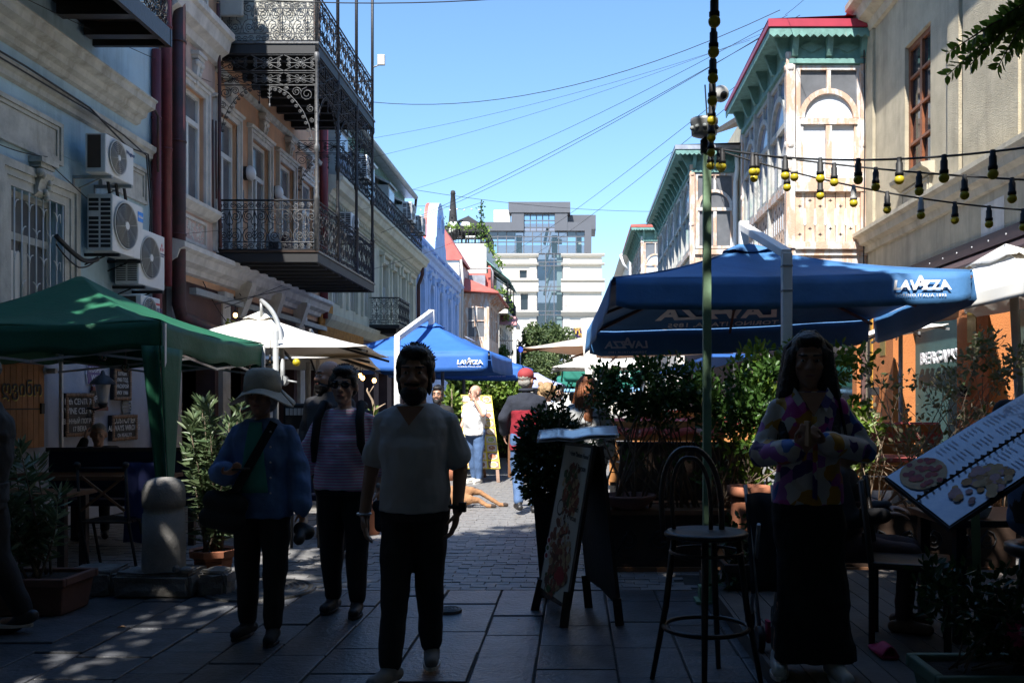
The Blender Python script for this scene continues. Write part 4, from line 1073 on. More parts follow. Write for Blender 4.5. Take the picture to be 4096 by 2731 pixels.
for sgn in (1,):
 c0, c1, c2, c3 = Vector((-8.9, 61.3, 13.25)), Vector((-6.0, 61.3, 13.25)), Vector((-6.0, 64.3, 13.25)), Vector((-8.9, 64.3, 13.25)); ap = Vector((-7.35, 62.8, 14.3))
 for p, q in ((c0, c1), (c1, c2), (c2, c3), (c3, c0)):
  mb.add([ap, p, q], [(0, 1, 2)]); mb.add([p, q, q - Vector((0, 0, .32)), p - Vector((0, 0, .32))], [(0, 1, 2, 3)])
mb.build('canopy', M['blackcanvas'], t); mb = MB(); mb.tube([(-7.35, 62.8, 11.9), (-7.35, 62.8, 14.3)], .05, 6); mb.build('pole', M['iron'], t)
mb = MB(); n = 16; mb.add([(-7.45 + .38 * math.cos(6.283 * k / n), 61.62 + .26 * math.sin(6.283 * k / n) * .62, 13.52 + .17 * math.sin(6.283 * k / n)) for k in range(n)], [tuple(range(n))]); mb.build('print', M['print'], t)
t = thing('closed_parasol', 'closed black parasol standing upright on the roof terrace', 'parasol', (-8.15, 60.8, 11.9))
mb = MB(); mb.lathe([(.25, 12.3), (.36, 12.8), (.3, 13.4), (.2, 14.6), (.14, 15.3), (.18, 15.34), (.14, 15.55), (.02, 15.6)], (-8.15, 60.8, 0), 12); mb.build('folded_canopy', M['blackcanvas'], t)
mb = MB(); mb.tube([(-8.15, 60.8, 11.9), (-8.15, 60.8, 12.4)], .06, 6); mb.build('pole', M['iron'], t)
mb = MB()
for k in range(9): mb.ball((-8.15 + RNG.uniform(-.22, .22), 60.45, 13.0 + RNG.uniform(-.3, .4)), (.1, .06, .14), 6, 4)
mb.build('print', M['print'], t)
def globe_lamp(label, x, y, z):
 t = thing('terrace_lamp', label, 'lamp', (x, y, z))
 mb = MB(); mb.tube([(x, y, z), (x, y, z + 2.0)], .04, 6); mb.tube([(x - .3, y, z + 1.9), (x + .3, y, z + 1.9)], .025, 5); mb.build('post', M['iron'], t)
 for dx in (-.3, 0, .3):
  mb = MB(); mb.lathe([(.05, 0), (.11, .1), (.13, .28), (.03, .36)], (x + dx, y, z + 1.9 + (.15 if dx == 0 else 0)), 8); mb.build('lantern', M['frost'], t)
globe_lamp('three armed lantern post on the roof terrace', -9.5 + .15, 61.5, 11.9)
t = thing('string_light', 'row of small white lamps strung over the roof terrace', 'string light', (-7.5, 60.2, 14.5))
mb = MB(); mb.tube([(-10.5, 60.2, 14.4), (-8.9, 60.2, 14.45), (-7.5, 60.2, 14.2), (-6.2, 60.2, 14.65)], .012, 4); mb.build('cable', M['rubber'], t)
for k in range(9):
 mb = MB(); mb.ball((-10.2 + k * .48, 60.2, 14.15 + .05 * (k % 2)), .06, 7, 5); mb.build('bulb', M['frost'], t)
for lab, x in (('white terrace chair behind the roof railing', -7.0), ('dark terrace table behind the roof railing', -7.9)):
 t = thing('terrace_furniture', lab, 'furniture', (x, 61, 11.9))
 mb = MB(); mb.box(x - .35, x + .35, 60.8, 61.4, 12.5, 12.56)
 mb.build('top', M['whitepaint'] if 'white' in lab else M['darkwood'], t)
 for sx in (-.3, .3):
  for sy in (60.85, 61.35): mb = MB(); mb.tube([(x + sx, sy, 11.9), (x + sx, sy, 12.5)], .03, 5); mb.build('leg', M['iron'], t)
t = thing('roof_shed', 'small weathered shed and dish on the roof behind the blue house', 'shed', (-9.6, 56, 8))
mb = MB(); mb.box(-10.6, -9.1, 55, 57, 8, 11.6); mb.build('wall', M['whitetrim'], t)
mb = MB(); mb.add([(-10.8, 54.8, 11.6), (-9.8, 54.8, 12.4), (-8.9, 54.8, 11.6), (-10.8, 57.2, 11.6), (-9.8, 57.2, 12.4), (-8.9, 57.2, 11.6)], [(0, 1, 2), (3, 4, 5), (0, 1, 4, 3), (1, 2, 5, 4)]); mb.build('roof', M['darkwood'], t)
mb = MB(); mb.ball((-8.7, 54.9, 11.3), (.45, .12, .45), 12, 8); mb.build('dish', M['whitepaint'], t)
for k in range(7): mb = MB(); mb.box(-9.9, -9.4, 54.94, 54.97, 10.2 + k * .16, 10.28 + k * .16); mb.build('louvre', M['darkwood'], t)
t = thing('corrugated_shelter', 'rusty corrugated shelter leaning on the white block', 'shelter', (-8, 56, 8))
mb = MB(); mb.add([(-9, 54, 10.3), (-7.4, 54, 9.3), (-7.4, 57, 9.3), (-9, 57, 10.3), (-9, 54, 10.22), (-7.4, 54, 9.22), (-7.4, 57, 9.22), (-9, 57, 10.22)], [(0, 1, 2, 3), (4, 5, 6, 7), (0, 1, 5, 4), (1, 2, 6, 5)]); mb.build('sheet', M['darkwood'], t)
mb = MB(); mb.tube([(-7.5, 54.2, 8), (-7.5, 54.2, 9.3)], .04, 5); mb.tube([(-8.9, 54.2, 8), (-8.9, 54.2, 10.2)], .04, 5); mb.build('post', M['iron'], t)
# ------------------------------------------------------------------ glass fronted building closing the street
GY = 95.0
def gx(u): return (u - 2300) * GY / 3640
def gz(v): return 1.5 + (1604 - v) * GY / 3640
def zu(x): return 1600 + x / 2.24
def zv(y): return 700 + y / 2.24
h7 = thing('glass_building', 'tall pale building with a glazed staircase closing the street', 'building', (0, 100, 0))
G = Front(GY, 1)
xl0, xl1 = gx(zu(955)), gx(zu(1225)); xr0, xr1 = gx(zu(1460)), gx(zu(1808)); zt = gz(zv(705))
def stone_block(a0, a1, holes):
 mb = MB(); wall(G, mb, a0, a1, 0, zt, -.6, 0, holes); mb.build('stone_wall', M['stonewhite'], h7)
lh = [(gx(zu(1070)), gx(zu(1138)), gz(zv(922)), gz(zv(848))), (gx(zu(1080)), gx(zu(1148)), gz(zv(1208)), gz(zv(1060)))]
stone_block(xl0 - 2.6, xl1, lh); stone_block(xr0, xr1, [])
for h in lh: make_window(G, h7, *h, .3, M['darkpanel'], M['glass'], .5 if h[3] - h[2] > 3 else 0, 0, .1)
for a0, a1 in ((xl0 - 2.6, xl1 + .2), (xr0 - .2, xr1 + 1.6)):
 for v, hh, d in ((935, .35, .7), (968, .9, .5), (1218, .35, .6), (1236, .3, .3), (790, .2, .35), (705, .3, .35)):
  mb = MB(); z = gz(zv(v)); G.prof(mb, [(0, z - hh), (d * .6, z - hh), (d, z - hh * .3), (d, z), (0, z)], a0, min(a1, xr1 + .3)); mb.build('cornice', M['stonewhite'], h7)
 for k in range(30):
  z = gz(zv(1450)) + k * .55
  if z > zt - .3: break
  for e0, e1 in ((a1 - .95 if a0 < xl1 else a0 + .25, a1 - .25 if a0 < xl1 else a0 + .95),):
   mb = MB(); G.box(mb, e0, e1, .0, .06, z, z + .48); mb.build('quoin', M['stonewhite'], h7)
mb = MB(); mb.box(xr0, xr1, GY + .6, GY + 20, 0, zt - .05); mb.build('rear_block', M['stonewhite'], h7)
uz0, uz1 = gz(zv(700)), gz(zv(500)); ux0, ux1 = gx(zu(805)), gx(zu(1715))
tx0, tx1, tz = gx(zu(1000)), gx(zu(1500)), gz(zv(340))
mb = MB(); G.box(mb, ux0 - 1, tx0, -1, .25, uz1, uz1 + .9); G.box(mb, tx1, ux1, -1, .25, uz1, uz1 + .9); G.box(mb, ux1 - .7, ux1, -1, .25, uz0, uz1)
G.box(mb, tx0, tx0 + 1.3, -1, .3, uz1, tz); G.box(mb, tx1 - 1.3, tx1, -1, .3, uz1, tz); G.box(mb, tx0 - .3, tx1 + .3, -1.5, .4, tz, tz + 1.1); G.box(mb, tx1, tx1 + 3, -6, -1.5, uz1 + .5, uz1 + 2.0); G.box(mb, tx0 - 5, tx0, -6, -1.5, uz1 + .2, uz1 + 1.2)
mb.build('cladding', M['darkpanel'], h7)
mb = MB(); G.box(mb, tx0 - 1.9, tx0 - .2, -1.4, -.4, uz1 + .9, uz1 + 2.3); mb.build('roof_box', M['whiterender'], h7)
def glazing(a0, a1, z0, z1, nx, nz, d=-.15, hs=None):
 zs = hs or [z0 + (z1 - z0) * k / nz for k in range(nz + 1)]
 mb = MB()
 for k in range(nx + 1):
  a = a0 + (a1 - a0) * k / nx; G.box(mb, a - .05, a + .05, d - .06, d + .06, z0, z1)
 for z in zs: G.box(mb, a0, a1, d - .05, d + .05, z - .05, z + .05)
 fr = mb.build('glazing_frame', M['darkpanel'], h7)
 for i in range(nx):
  for j in range(len(zs) - 1):
   p = MB(); b0 = a0 + (a1 - a0) * i / nx; b1 = a0 + (a1 - a0) * (i + 1) / nx
   tl = random.uniform(-.012, .012); tv = random.uniform(-.012, .012)
   q = [G.pt(b0 + .05, d + tl, zs[j] + .05), G.pt(b1 - .05, d - tl, zs[j] + .05), G.pt(b1 - .05, d - tl + tv, zs[j + 1] - .05), G.pt(b0 + .05, d + tl + tv, zs[j + 1] - .05)]
   p.add(q, [(0, 1, 2, 3)]); p.build('pane', M['farglass'], fr)
glazing(tx0 + 1.3, tx1 - 1.3, uz1, tz, 5, 2, hs=[uz1 + .4, uz1 + (tz - uz1) * .6, tz])
glazing(ux0 - 1, ux1 - .7, uz0, uz1, 12, 3, hs=[uz0, uz0 + (uz1 - uz0) * .52, uz0 + (uz1 - uz0) * .76, uz1])
sx0, sx1 = xl1 + .05, xr0 - .05
glazing(sx0, sx1, gz(zv(1470)), uz0, 3, 7, hs=[gz(zv(v)) for v in (1470, 1248, 1215, 1030, 995, 808, 775, 704)])
mb = MB(); G.box(mb, sx0, sx1, -.8, 0, 0, gz(zv(1475))); mb.build('lower_wall', M['glassblue'], h7)
mb = MB(); G.box(mb, xl0 - 2.4, xr1 - .1, -9, -8.6, 0, uz0); G.box(mb, ux0, ux1 - .3, -9, -8.6, uz0, uz1); G.box(mb, tx0 + .1, tx1 - .1, -6, -5.6, uz1, tz); mb.build('inner_wall', M['glassblue'], h7)
for k in range(8):
 z = gz(zv(1400)) + k * 2.75
 if z > uz1 - 2: break
 mb = MB(); st = 9
 for q in range(st):
  a = sx0 + 1.0 + (sx1 - sx0 - 2.2) * q / st; G.box(mb, a, a + (sx1 - sx0 - 2.2) / st, -2.6, -1.2, z + q * .17 - .25, z + q * .17)
 mb.build('stair_flight', M['concretegreen'], h7)
 mb = MB(); mb.beam(G.pt(sx0 + 1.0, -3.6, z + 3.2), G.pt(sx1 - 2, -3.6, z + 1.5), 1.2, .25); mb.build('stair_flight', M['orangewood'] if False else M['concretegreen'], h7)
 mb = MB(); G.box(mb, sx1 - 1.2, sx1 - .1, -3.5, -1, z + 1.45, z + 1.6); mb.build('landing', M['concretegreen'], h7)
 mb = MB(); mb.beam(G.pt(sx0 + 1.0, -1.1, z + .9), G.pt(sx1 - 1.2, -1.1, z + 2.4), .06, .06); mb.build('handrail', M['wood'], h7)
mb = MB(); G.box(mb, sx1 - .6, sx1, -1.5, -.5, 0, uz0); mb.build('inner_pillar', M['concretegreen'], h7)
for a in (ux0 + 2.6, ux1 - 4.2, ux1 - 1.6):
 mb = MB(); G.box(mb, a, a + .6, -3, -2.4, uz0, uz1); mb.build('inner_pillar', M['concretegreen'], h7)
t = thing('restaurant_banner', 'purple banner with yellow lettering hung on the pale building', 'banner', (PX(2330, 1330, 93)))
mb = MB(); a, b, c, d = PX(2285, 1312, 94.0), PX(2420, 1302, 94.0), PX(2425, 1345, 94.0), PX(2290, 1350, 94.0)
mb.grid(10, 4, lambda u, v: (a.lerp(b, u)).lerp(d.lerp(c, u), v) + Vector((0, .12 * math.sin(u * 18), 0)), smooth=True); mb.build('cloth', pm('purple banner', (.05, .02, .11), .7, .1), t, solid=.02)
ypr = pm('yellow print', (.65, .38, .05), .7)
for s_, u, v, sz in (('RESTAURANT', 2345, 1315, .42), ('TURK', 2336, 1326, .85), ('2ND FLOOR', 2345, 1337, .3), ('INSIDE OLD', 2345, 1345, .22)):
 text(s_, sz, t, ypr, PX(u, v, 93.7), (1, 0, 0), (0, 0, 1), .02, .01)
t = thing('kiosk', 'small pink roofed kiosk with a railed balcony at the street end', 'kiosk', (-4.6, 63, 0))
a = PX(1997, 1262, 62); b = PX(2063, 1298, 62)
mb = MB(); mb.add([a, PX(2063, 1262, 62), PX(2066, 1298, 61), PX(1997, 1298, 61), a + Vector((0, 2.5, 0)), PX(2063, 1262, 62) + Vector((0, 2.5, 0))], [(0, 1, 2, 3), (0, 1, 5, 4), (3, 0, 4), (2, 1, 5)]); mb.build('roof', pm('faded pink roof', (.44, .2, .2), .7, .15, 3), t)
mb = MB(); mb.box(-5.2, -4.1, 62, 64, 0, 4.6); mb.build('wall', M['whitetrim'], t)
mb = MB(); mb.tube([PX(2060, 1300, 61.2), (PX(2060, 1300, 61.2).x, 61.2, 0)], .09, 6); mb.build('post', M['whitepaint'], t)
bar_rail(t, [(-5.1, 61.3, 0), (-3.8, 61.3, 0), (-3.8, 63, 0)], 4.6, 1.0, .14)
t = thing('road_sign', 'round blue sign on a post at the end of the street', 'sign', (-3.6, 58, 0))
c = PX(2081, 1396, 58); mb = MB(); mb.tube([c, c + Vector((0, .04, 0))], .17, 20); mb.build('disc', pm('sign blue', (.03, .08, .75), .4, .02), t)
mb = MB(); mb.tube([(c.x, c.y + .08, 0), (c.x, c.y + .08, c.z + .1)], .04, 6); mb.build('post', M['steelgrey'], t)
def far_tree(label, c, r, h, n, leaf, trunk=True, mat=None):
 t = thing('tree', label, 'tree', (c[0], c[1], 0))
 mb = MB(); base = Vector((c[0], c[1], 0)); top = Vector(c)
 mb.tube([base, base.lerp(top, .5) + Vector((.15, 0, 0)), top], [.28, .2, .1], 8)
 for k in range(9):
  e = top + Vector((random.uniform(-1, 1) * r[0], random.uniform(-1, 1) * r[1], random.uniform(-.6, .8) * r[2])) * .7
  s = base.lerp(top, random.uniform(.45, .9)); mb.tube([s, s.lerp(e, .5) + Vector((0, 0, .25)), e], [.1, .06, .03], 5)
 mb.build('trunk', M['bark'], t)
 P, D = [], []
 for k in range(26):
  d = RNG.normal(size=3); d /= np.linalg.norm(d); cc = np.asarray(c) + d * np.asarray(r) * RNG.uniform(.35, .95); rr = np.asarray(r) * RNG.uniform(.22, .4)
  p, q = blob(cc, rr, n // 26, .5); P.append(p); D.append(q + np.array([0, 0, -.3]) + RNG.normal(size=q.shape) * .5)
 leaf_mesh('crown', np.concatenate(P), np.concatenate(D), leaf, leaf * .5, mat or M['fartree'], t)
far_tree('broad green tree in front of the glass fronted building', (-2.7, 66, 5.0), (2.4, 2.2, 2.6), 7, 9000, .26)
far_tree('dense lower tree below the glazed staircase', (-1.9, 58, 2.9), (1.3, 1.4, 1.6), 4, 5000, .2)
far_tree('climber covered tree beside the pink roofed kiosk', (-5.0, 58.5, 3.3), (.8, .8, 1.9), 4, 4000, .18, mat=M['hedgeleaf'])
# ------------------------------------------------------------------ beige house on the right
R1 = Fac(5.0, -1)
h8 = thing('beige_house', 'beige pebbledash house with orange ground floor pillars', 'house', (5.5, 10, 0))
bw = (12.8, 13.8, 4.86, 6.85)
mb = MB(); wall(R1, mb, -13, 15.55, 2.9, 11, -.4, 0, [bw]); mb.box(5.4, 11, -13, 15.55, 0, 11); mb.build('wall', M['beige'], h8)
mb = MB(); R1.prof(mb, [(0, 4.02), (.05, 4.03), (.07, 4.12), (.16, 4.16), (.18, 4.26), (.25, 4.3), (.25, 4.36), (0, 4.42)], -13, 15.6); mb.build('string_course', M['beigetrim'], h8)
mb = MB(); R1.prof(mb, [(0, 7.7), (.06, 7.72), (.1, 7.84), (.25, 7.9), (.3, 8.05), (.42, 8.1), (.42, 8.2), (0, 8.3)], -13, 15.45); mb.build('cornice', M['beigetrim'], h8)
for a0, a1 in ((15.15, 15.5), (11.75, 12.1), (8.6, 8.95)):
 mb = MB(); R1.box(mb, a0, a1, 0, .05, 4.42, 7.7); mb.build('pilaster', M['beige'], h8)
mb = MB(); R1.box(mb, 10.2, 11.65, 0, .035, 4.42, 7.7); mb.build('wall_panel', M['beige'], h8)
w = make_window(R1, h8, *bw, .13, M['brownwin'], M['glass'], 0, 1, .075)
for k in range(1, 4):
 mb = MB(); z = bw[2] + (bw[3] - bw[2]) * k / 4; R1.box(mb, bw[0] + .06, bw[1] - .06, -.125, -.052, z - .02, z + .02); mb.build('glazing_bar', M['brownwin'], w)
mb = MB(); R1.prof(mb, [(0, 4.68), (.06, 4.69), (.1, 4.74), (.18, 4.78), (.2, 4.83), (0, 4.86)], bw[0] - .15, bw[1] + .12); mb.build('window_sill', M['beigetrim'], h8)
mb = MB(); R1.box(mb, bw[0] - .05, bw[1] + .02, 0, .04, 4.43, 4.67); ring(R1, mb, bw[0] - .02, bw[1], 4.45, 4.65, .03, .04, .06); mb.build('apron_panel', M['beigetrim'], h8)
mb = MB(); R1.box(mb, 10.6, 11.2, 0, .004, 3.45, 3.9); mb.build('plaster_patch', M['whitetrim'], h8)
mb = MB(); R1.box(mb, -5, 14.2, .0, .05, 3.34, 3.5); mb.build('awning_rail', pm('brown vinyl strip', (.045, .028, .03), .5, .15, 4), h8)
mb = MB(); R1.prof(mb, [(0, 3.34), (.16, 3.2), (.16, 3.17), (0, 3.3)], -5, 14.0); mb.build('rolled_awning', pm('brown awning', (.06, .038, .04), .6, .15, 4), h8)
for k in range(14):
 mb = MB(); mb.ball(R1.pt(8.2 + k * .45, .05, 3.42), .014, 6, 4); mb.build('rivet', M['alu'], h8)
mb = MB(); R1.box(mb, -13, 15.55, -.4, -.03, 0, 2.9); mb.build('ground_floor_wall', M['tealwall'], h8)
for a0, a1 in ((13.45, 14.35), (10.35, 11.2), (7.0, 7.9)):
 mb = MB(); R1.box(mb, a0, a1, -.03, .3, .42, 2.88); p_ = mb.build('pillar', M['orange'], h8)
 mb = MB(); R1.box(mb, a0 - .02, a1 + .02, -.03, .33, 0, .42); mb.build('plinth', M['concrete'], p_)
 mb = MB(); R1.box(mb, (a0 + a1) / 2 - .12, (a0 + a1) / 2 + .12, .3, .306, 2.2, 2.6); mb.build('brass_plate', pm('tarnished brass', (.3, .22, .06), .5, .3, 12, metal=.3), p_)
mb = MB(); R1.box(mb, 14.36, 15.5, -.03, .02, 0, 2.9); mb.build('doorway', M['shopdark'], h8)
mb = MB(); R1.box(mb, 14.42, 14.5, .0, .3, 0, 2.88); mb.build('yellow_jamb', pm('ochre paint', (.5, .25, .03), .7, .1), h8)
sg = thing('restaurant_sign', 'raised white letters on the dark teal wall between orange pillars', 'sign', (4.97, 12.6, 2.1))
for k, ch in enumerate('BERGAMO'):
 text(ch, .225, sg, M['print'], (4.965, 13.0 - k * .19, 2.1), (0, -1, 0), (0, 0, 1), .03, .015, name='letter', sx=1.1)
def cube_lamp(label, y, x=4.68, z=1.66):
 t = thing('cube_lamp', label, 'lamp', (x, y, z), 'cube lamps on the orange pillars')
 mb = MB(); mb.box(x - .12, x, y - .06, y + .06, z - .06, z + .06); mb.build('housing', M['black'], t, bevel=.004)
 mb = MB(); mb.box(x - .1, x - .02, y - .04, y + .04, z - .066, z - .061); mb.build('lens', M['frost'], t)
cube_lamp('small black cube lamp on the far orange pillar', 14.05)
cube_lamp('small black cube lamp on the near orange pillar by the sign', 10.85, z=1.62)
# ------------------------------------------------------------------ carved wooden bays
def timber_bay(root, x_out, x_wall, y0, y1, z0, z1, npan, over=.32, fascia=None, glass_f=None, glass_s=None, board=True, teal_side=True):
 """enclosed wooden gallery: front face towards the camera, long side over the street"""
 F = Front(y0, 1); S = Fac(x_out, -1); H = z1 - z0
 zs, zw, zt = z0 + H * .27, z0 + H * .31, z0 + H * .86       # parapet top, window sill, window head
 fm, sm_ = M['palewood'], (M['greywood'] if teal_side else M['palewood'])
 for (px, py) in ((x_out, y0), (x_out, y1), (x_wall - .05, y0)):
  mb = MB(); mb.box(px - .075, px + .075, py - .075, py + .075, z0, z1 - H * .08); mb.lathe([(.085, 0), (.1, .02), (.1, .1), (.085, .12)], (px, py, zs + H * .2), 10); mb.lathe([(.085, 0), (.1, .02), (.1, .1), (.085, .12)], (px, py, zt - .1), 10)
  mb.build('post', fm, root)
 def parapet(fac, a0, a1, tagm):
  mb = MB(); fac.box(mb, a0, a1, .0, .09, zs - .02, zs + .08); fac.box(mb, a0, a1, .0, .07, zs + .08, zs + .14); mb.build('top_rail', fm, root); mb = MB(); fac.box(mb, a0, a1, 0, .09, z0 - .02, z0 + .1); mb.build('bottom_rail', fm, root)
  mb = MB(); fac.box(mb, a0, a1, -.06, -.03, z0, zs); mb.build('parapet_lining', M['glasspale'], root)
  n = max(3, int((a1 - a0) / .17)); w = (a1 - a0) / n
  for k in range(n):
   b0 = a0 + k * w; mb = MB(); fac.box(mb, b0 + .006, b0 + w - .006, -.02, .02, z0 + .1, zs - .02)
   for q, zz in enumerate((.22, .78)):
    zc = z0 + .1 + (zs - z0 - .12) * zz + (.05 if k % 2 else -.05)
    for an in range(4):
     ca = an * math.pi / 2; r1, r2 = .035, .012
     fac.slab(mb, [(b0 + w / 2 + r1 * math.cos(ca), zc + r1 * math.sin(ca)), (b0 + w / 2 + r2 * math.cos(ca + .78), zc + r2 * math.sin(ca + .78)), (b0 + w / 2, zc), (b0 + w / 2 + r2 * math.cos(ca - .78), zc + r2 * math.sin(ca - .78))], .021, .026, 1)
   zc = (z0 + zs) / 2 + .04
   fac.slab(mb, [(b0 + w - .022, zc - .12), (b0 + w, zc - .14), (b0 + w + .022, zc - .12), (b0 + w + .016, zc + .1), (b0 + w, zc + .16), (b0 + w - .016, zc + .1)], .021, .027, 2)
   mb.build('board', [M['bareboard'], M['iron'], M['glasspale']], root)
 def panel(fac, a0, a1, fmat, gl):
  mb = MB(); fw = .075; c = (a0 + a1) / 2; zm = zw + (zt - zw) * .52; r = (a1 - a0) / 2 - fw * 1.9
  ring(fac, mb, a0, a1, zw, zt, fw, -.04, .04)
  fac.box(mb, a0 + fw, a1 - fw, -.035, .06, zm - .05, zm + .05)
  archband(fac, mb, c, zm + .06, r, .09, -.03, .05, 14)
  fac.box(mb, c - .035, c + .035, -.03, .035, zm + .06 + r + .09, zt - fw)
  fac.box(mb, c - .05, c + .05, -.03, .045, zw + fw, zm - .05)
  for s in (a0 + fw, a1 - fw - .05): fac.box(mb, s, s + .05, -.03, .03, zw + fw, zm - .05)
  fr = mb.build('window', fmat, root)
  for b0, b1, c0, c1 in ((a0 + fw + .05, c - .05, zw + fw, zm - .05), (c + .05, a1 - fw - .05, zw + fw, zm - .05)):
   p = MB(); fac.box(p, b0, b1, -.02, -.012, c0, c1); p.build('pane', gl[0], fr)
  p = MB(); pts = arc(c, zm + .06, r, 0, 180, 14); fac.slab(p, pts, -.02, -.012); p.build('pane', gl[1], fr)
  po = arc(c, zm + .06, r + .09, 0, 180, 14)
  for side, rng in ((1, range(0, 8)), (-1, range(7, 15))):
   p = MB(); e = a1 - fw if side > 0 else a0 + fw
   seq = [po[k] for k in rng]
   poly = ([(e, zm + .06)] + seq + [(c, zt - fw), (e, zt - fw)]) if side > 0 else (seq + [(e, zm + .06), (e, zt - fw), (c, zt - fw)])
   fac.slab(p, poly, -.021, -.013); p.build('pane', gl[2], fr)
 nf = 1
 parapet(F, x_out + .08, x_wall - .02, 0); parapet(S, y0 + .08, y1 - .08, 1)
 panel(F, x_out + .1, x_wall - .1, M['palewood'], glass_f or (M['glasspale'], M['glasspale'], M['glassgrey']))
 step = (y1 - y0 - .16) / npan
 for k in range(npan):
  panel(S, y0 + .08 + k * step + .01, y0 + .08 + (k + 1) * step - .01, sm_, glass_s or (M['glassblue'], M['glassblue'], M['glassblue']))
  if k: mb = MB(); S.box(mb, y0 + .08 + k * step - .05, y0 + .08 + k * step + .05, .0, .08, z0, zt + .1); mb.build('post', sm_, root)
 mb = MB(); F.box(mb, x_out, x_wall, -.05, .05, zt, z1); S.box(mb, y0, y1, -.05, .05, zt, z1); F.box(mb, x_out - .03, x_wall, .05, .09, zt + .02, zt + .1); S.box(mb, y0 - .03, y1, .05, .09, zt + .02, zt + .1); mb.build('frieze', M['tealwood'], root)
 mb = MB(); mb.box(x_out - over * 1.35, x_wall, y0 - over, y1 + .05, z1 - .02, z1 + .03); mb.build('soffit', M['tealwood'], root)
 def brk(fac, a):
  mb = MB(); fac.prof(mb, [(.05, zt + .12), (.12, zt + .14), (.16, zt + .22), (over * .75, z1 - .1), (over * .9, z1 - .02), (.05, z1 - .02)], a - .05, a + .05); mb.build('eave_bracket', M['tealwood'], root)
 for k in range(3): brk(F, x_out + .06 + k * (x_wall - x_out - .15) / 2)
 nb = max(4, int((y1 - y0) / .75))
 for k in range(nb + 1): brk(S, y0 + .05 + k * (y1 - y0 - .1) / nb)
 for k in range(2):
  mb = MB(); c = x_out + (x_wall - x_out) * (.27 + .46 * k); z = (zt + z1) / 2 + .05; F.slab(mb, [(c - .2, z), (c, z + .1), (c + .2, z), (c, z - .1)], .05, .075); mb.build('diamond_ornament', M['tealwood'], root)
 mb = MB(); xx = x_out - over * 1.35
 def scallop(p0, p1, n):
  for k in range(n):
   a = Vector(p0).lerp(Vector(p1), k / n); b = Vector(p0).lerp(Vector(p1), (k + 1) / n); m_ = (a + b) / 2
   mb.add([a, b, b - Vector((0, 0, .10)), m_ - Vector((0, 0, .15)), a - Vector((0, 0, .10))], [(0, 1, 2, 3, 4)])
 scallop((xx, y0 - over, z1 + .02), (x_wall, y0 - over, z1 + .02), 14); scallop((xx, y0 - over, z1 + .02), (xx, y1 + .05, z1 + .02), int((y1 - y0) / .12))
 mb.build('scalloped_fascia', M['palewood'] if not teal_side else M['tealwood'], root, solid=.015)
 mb = MB(); mb.box(xx - .03, x_wall, y0 - over - .03, y0 - over + .01, z1 + .04, z1 + .17); mb.box(xx - .03, xx + .01, y0 - over + .01, y1 + .05, z1 + .04, z1 + .13)
 mb.add([(xx - .03, y0 - over - .03, z1 + .17), (x_wall + .2, y0 - over - .03, z1 + .25), (x_wall + 1.0, y1, z1 + 1.0), (xx - .03, y1 + .05, z1 + .13)], [(0, 1, 2, 3)]); mb.build('roof_edge', fascia or M['crimson'], root)
 mb = MB(); mb.box(x_out - .04, x_wall, y0 - .04, y1 + .04, z0 - .12, z0 - .02); mb.box(x_out, x_wall, y0, y1, z0 - .3, z0 - .12)
 mb.build('sill_beam', M['palewood'], root)
 mb = MB(); scallop((x_out, y0 - .01, z0 - .3), (x_wall, y0 - .01, z0 - .3), 8); scallop((x_out - .01, y0, z0 - .3), (x_out - .01, y1, z0 - .3), 22); mb.build('skirt', M['bareboard'], root, solid=.015)
 mb = MB(); F.prof(mb, [(0, z0 - .33), (-.02, z0 - .75), (-.3, z0 - .8), (-.3, z0 - .33)], x_out + .3, x_wall); mb.build('corner_brace', M['tealwood'], root)
h9 = thing('gallery_house', 'house with a carved wooden bay under a crimson roof edge', 'house', (5.2, 17, 0))
mb = MB(); mb.box(5.02, 11, 15.62, 24, 0, 8.4); mb.build('wall', M['beige'], h9)
timber_bay(h9, 3.68, 5.0, 15.6, 19.7, 4.12, 7.75, 3, .3, M['crimson'])
mb = MB(); mb.add([(4.9, 15.3, 8.05), (11, 15.3, 8.6), (11, 15.3, 8.8), (4.8, 15.3, 8.4), (4.9, 24, 8.05), (11, 24, 10.6)], [(0, 1, 2, 3), (3, 2, 5, 4)]); mb.build('roof', M['crimson'], h9)
for nm_, y0_, y1_, r_ in (('a', 15.64, 24, h9),):
 mb = MB(); mb.box(4.93, 5.0, y0_, y1_, 0, 3.5); mb.build('shop_front', M['brownpanel'], r_)
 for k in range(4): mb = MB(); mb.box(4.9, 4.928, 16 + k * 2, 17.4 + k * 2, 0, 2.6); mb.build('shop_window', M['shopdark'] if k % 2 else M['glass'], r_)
 for k in range(4): mb = MB(); mb.box(4.86, 4.926, 15.7 + k * 2, 15.95 + k * 2, 0, 3.4); mb.build('shop_pillar', M['orange'], r_)
cable([(4.9, 15.45, 8.0), (4.92, 15.45, 6.0), (4.9, 15.45, 4.0), (4.88, 15.4, 3.2)], .012, parent=h9)
h10 = thing('second_gallery_house', 'house with a long carved bay under a zinc roof edge', 'house', (5.2, 33, 0))
mb = MB(); mb.box(5.02, 11, 24.02, 41, 0, 10.0); mb.build('wall', M['beige'], h10)
timber_bay(h10, 3.6, 5.0, 28.0, 38.8, 4.9, 9.1, 5, .4, M['zinc'], (M['glassgrey'], M['glassgrey'], M['glassgrey']))
mb = MB(); mb.box(4.93, 5.0, 24.04, 41, 0, 3.6); mb.build('shop_front', M['brownpanel'], h10)
mb = MB(); mb.box(3.7, 4.92, 24.5, 40, 2.7, 2.78); mb.build('shop_awning', M['navycloth'], h10)
pipe(h10, [(4.92, 27.7, 9.2), (4.95, 27.75, 8.6), (4.9, 27.8, 8.2), (4.9, 27.8, 2)], .07, M['whitepaint'])
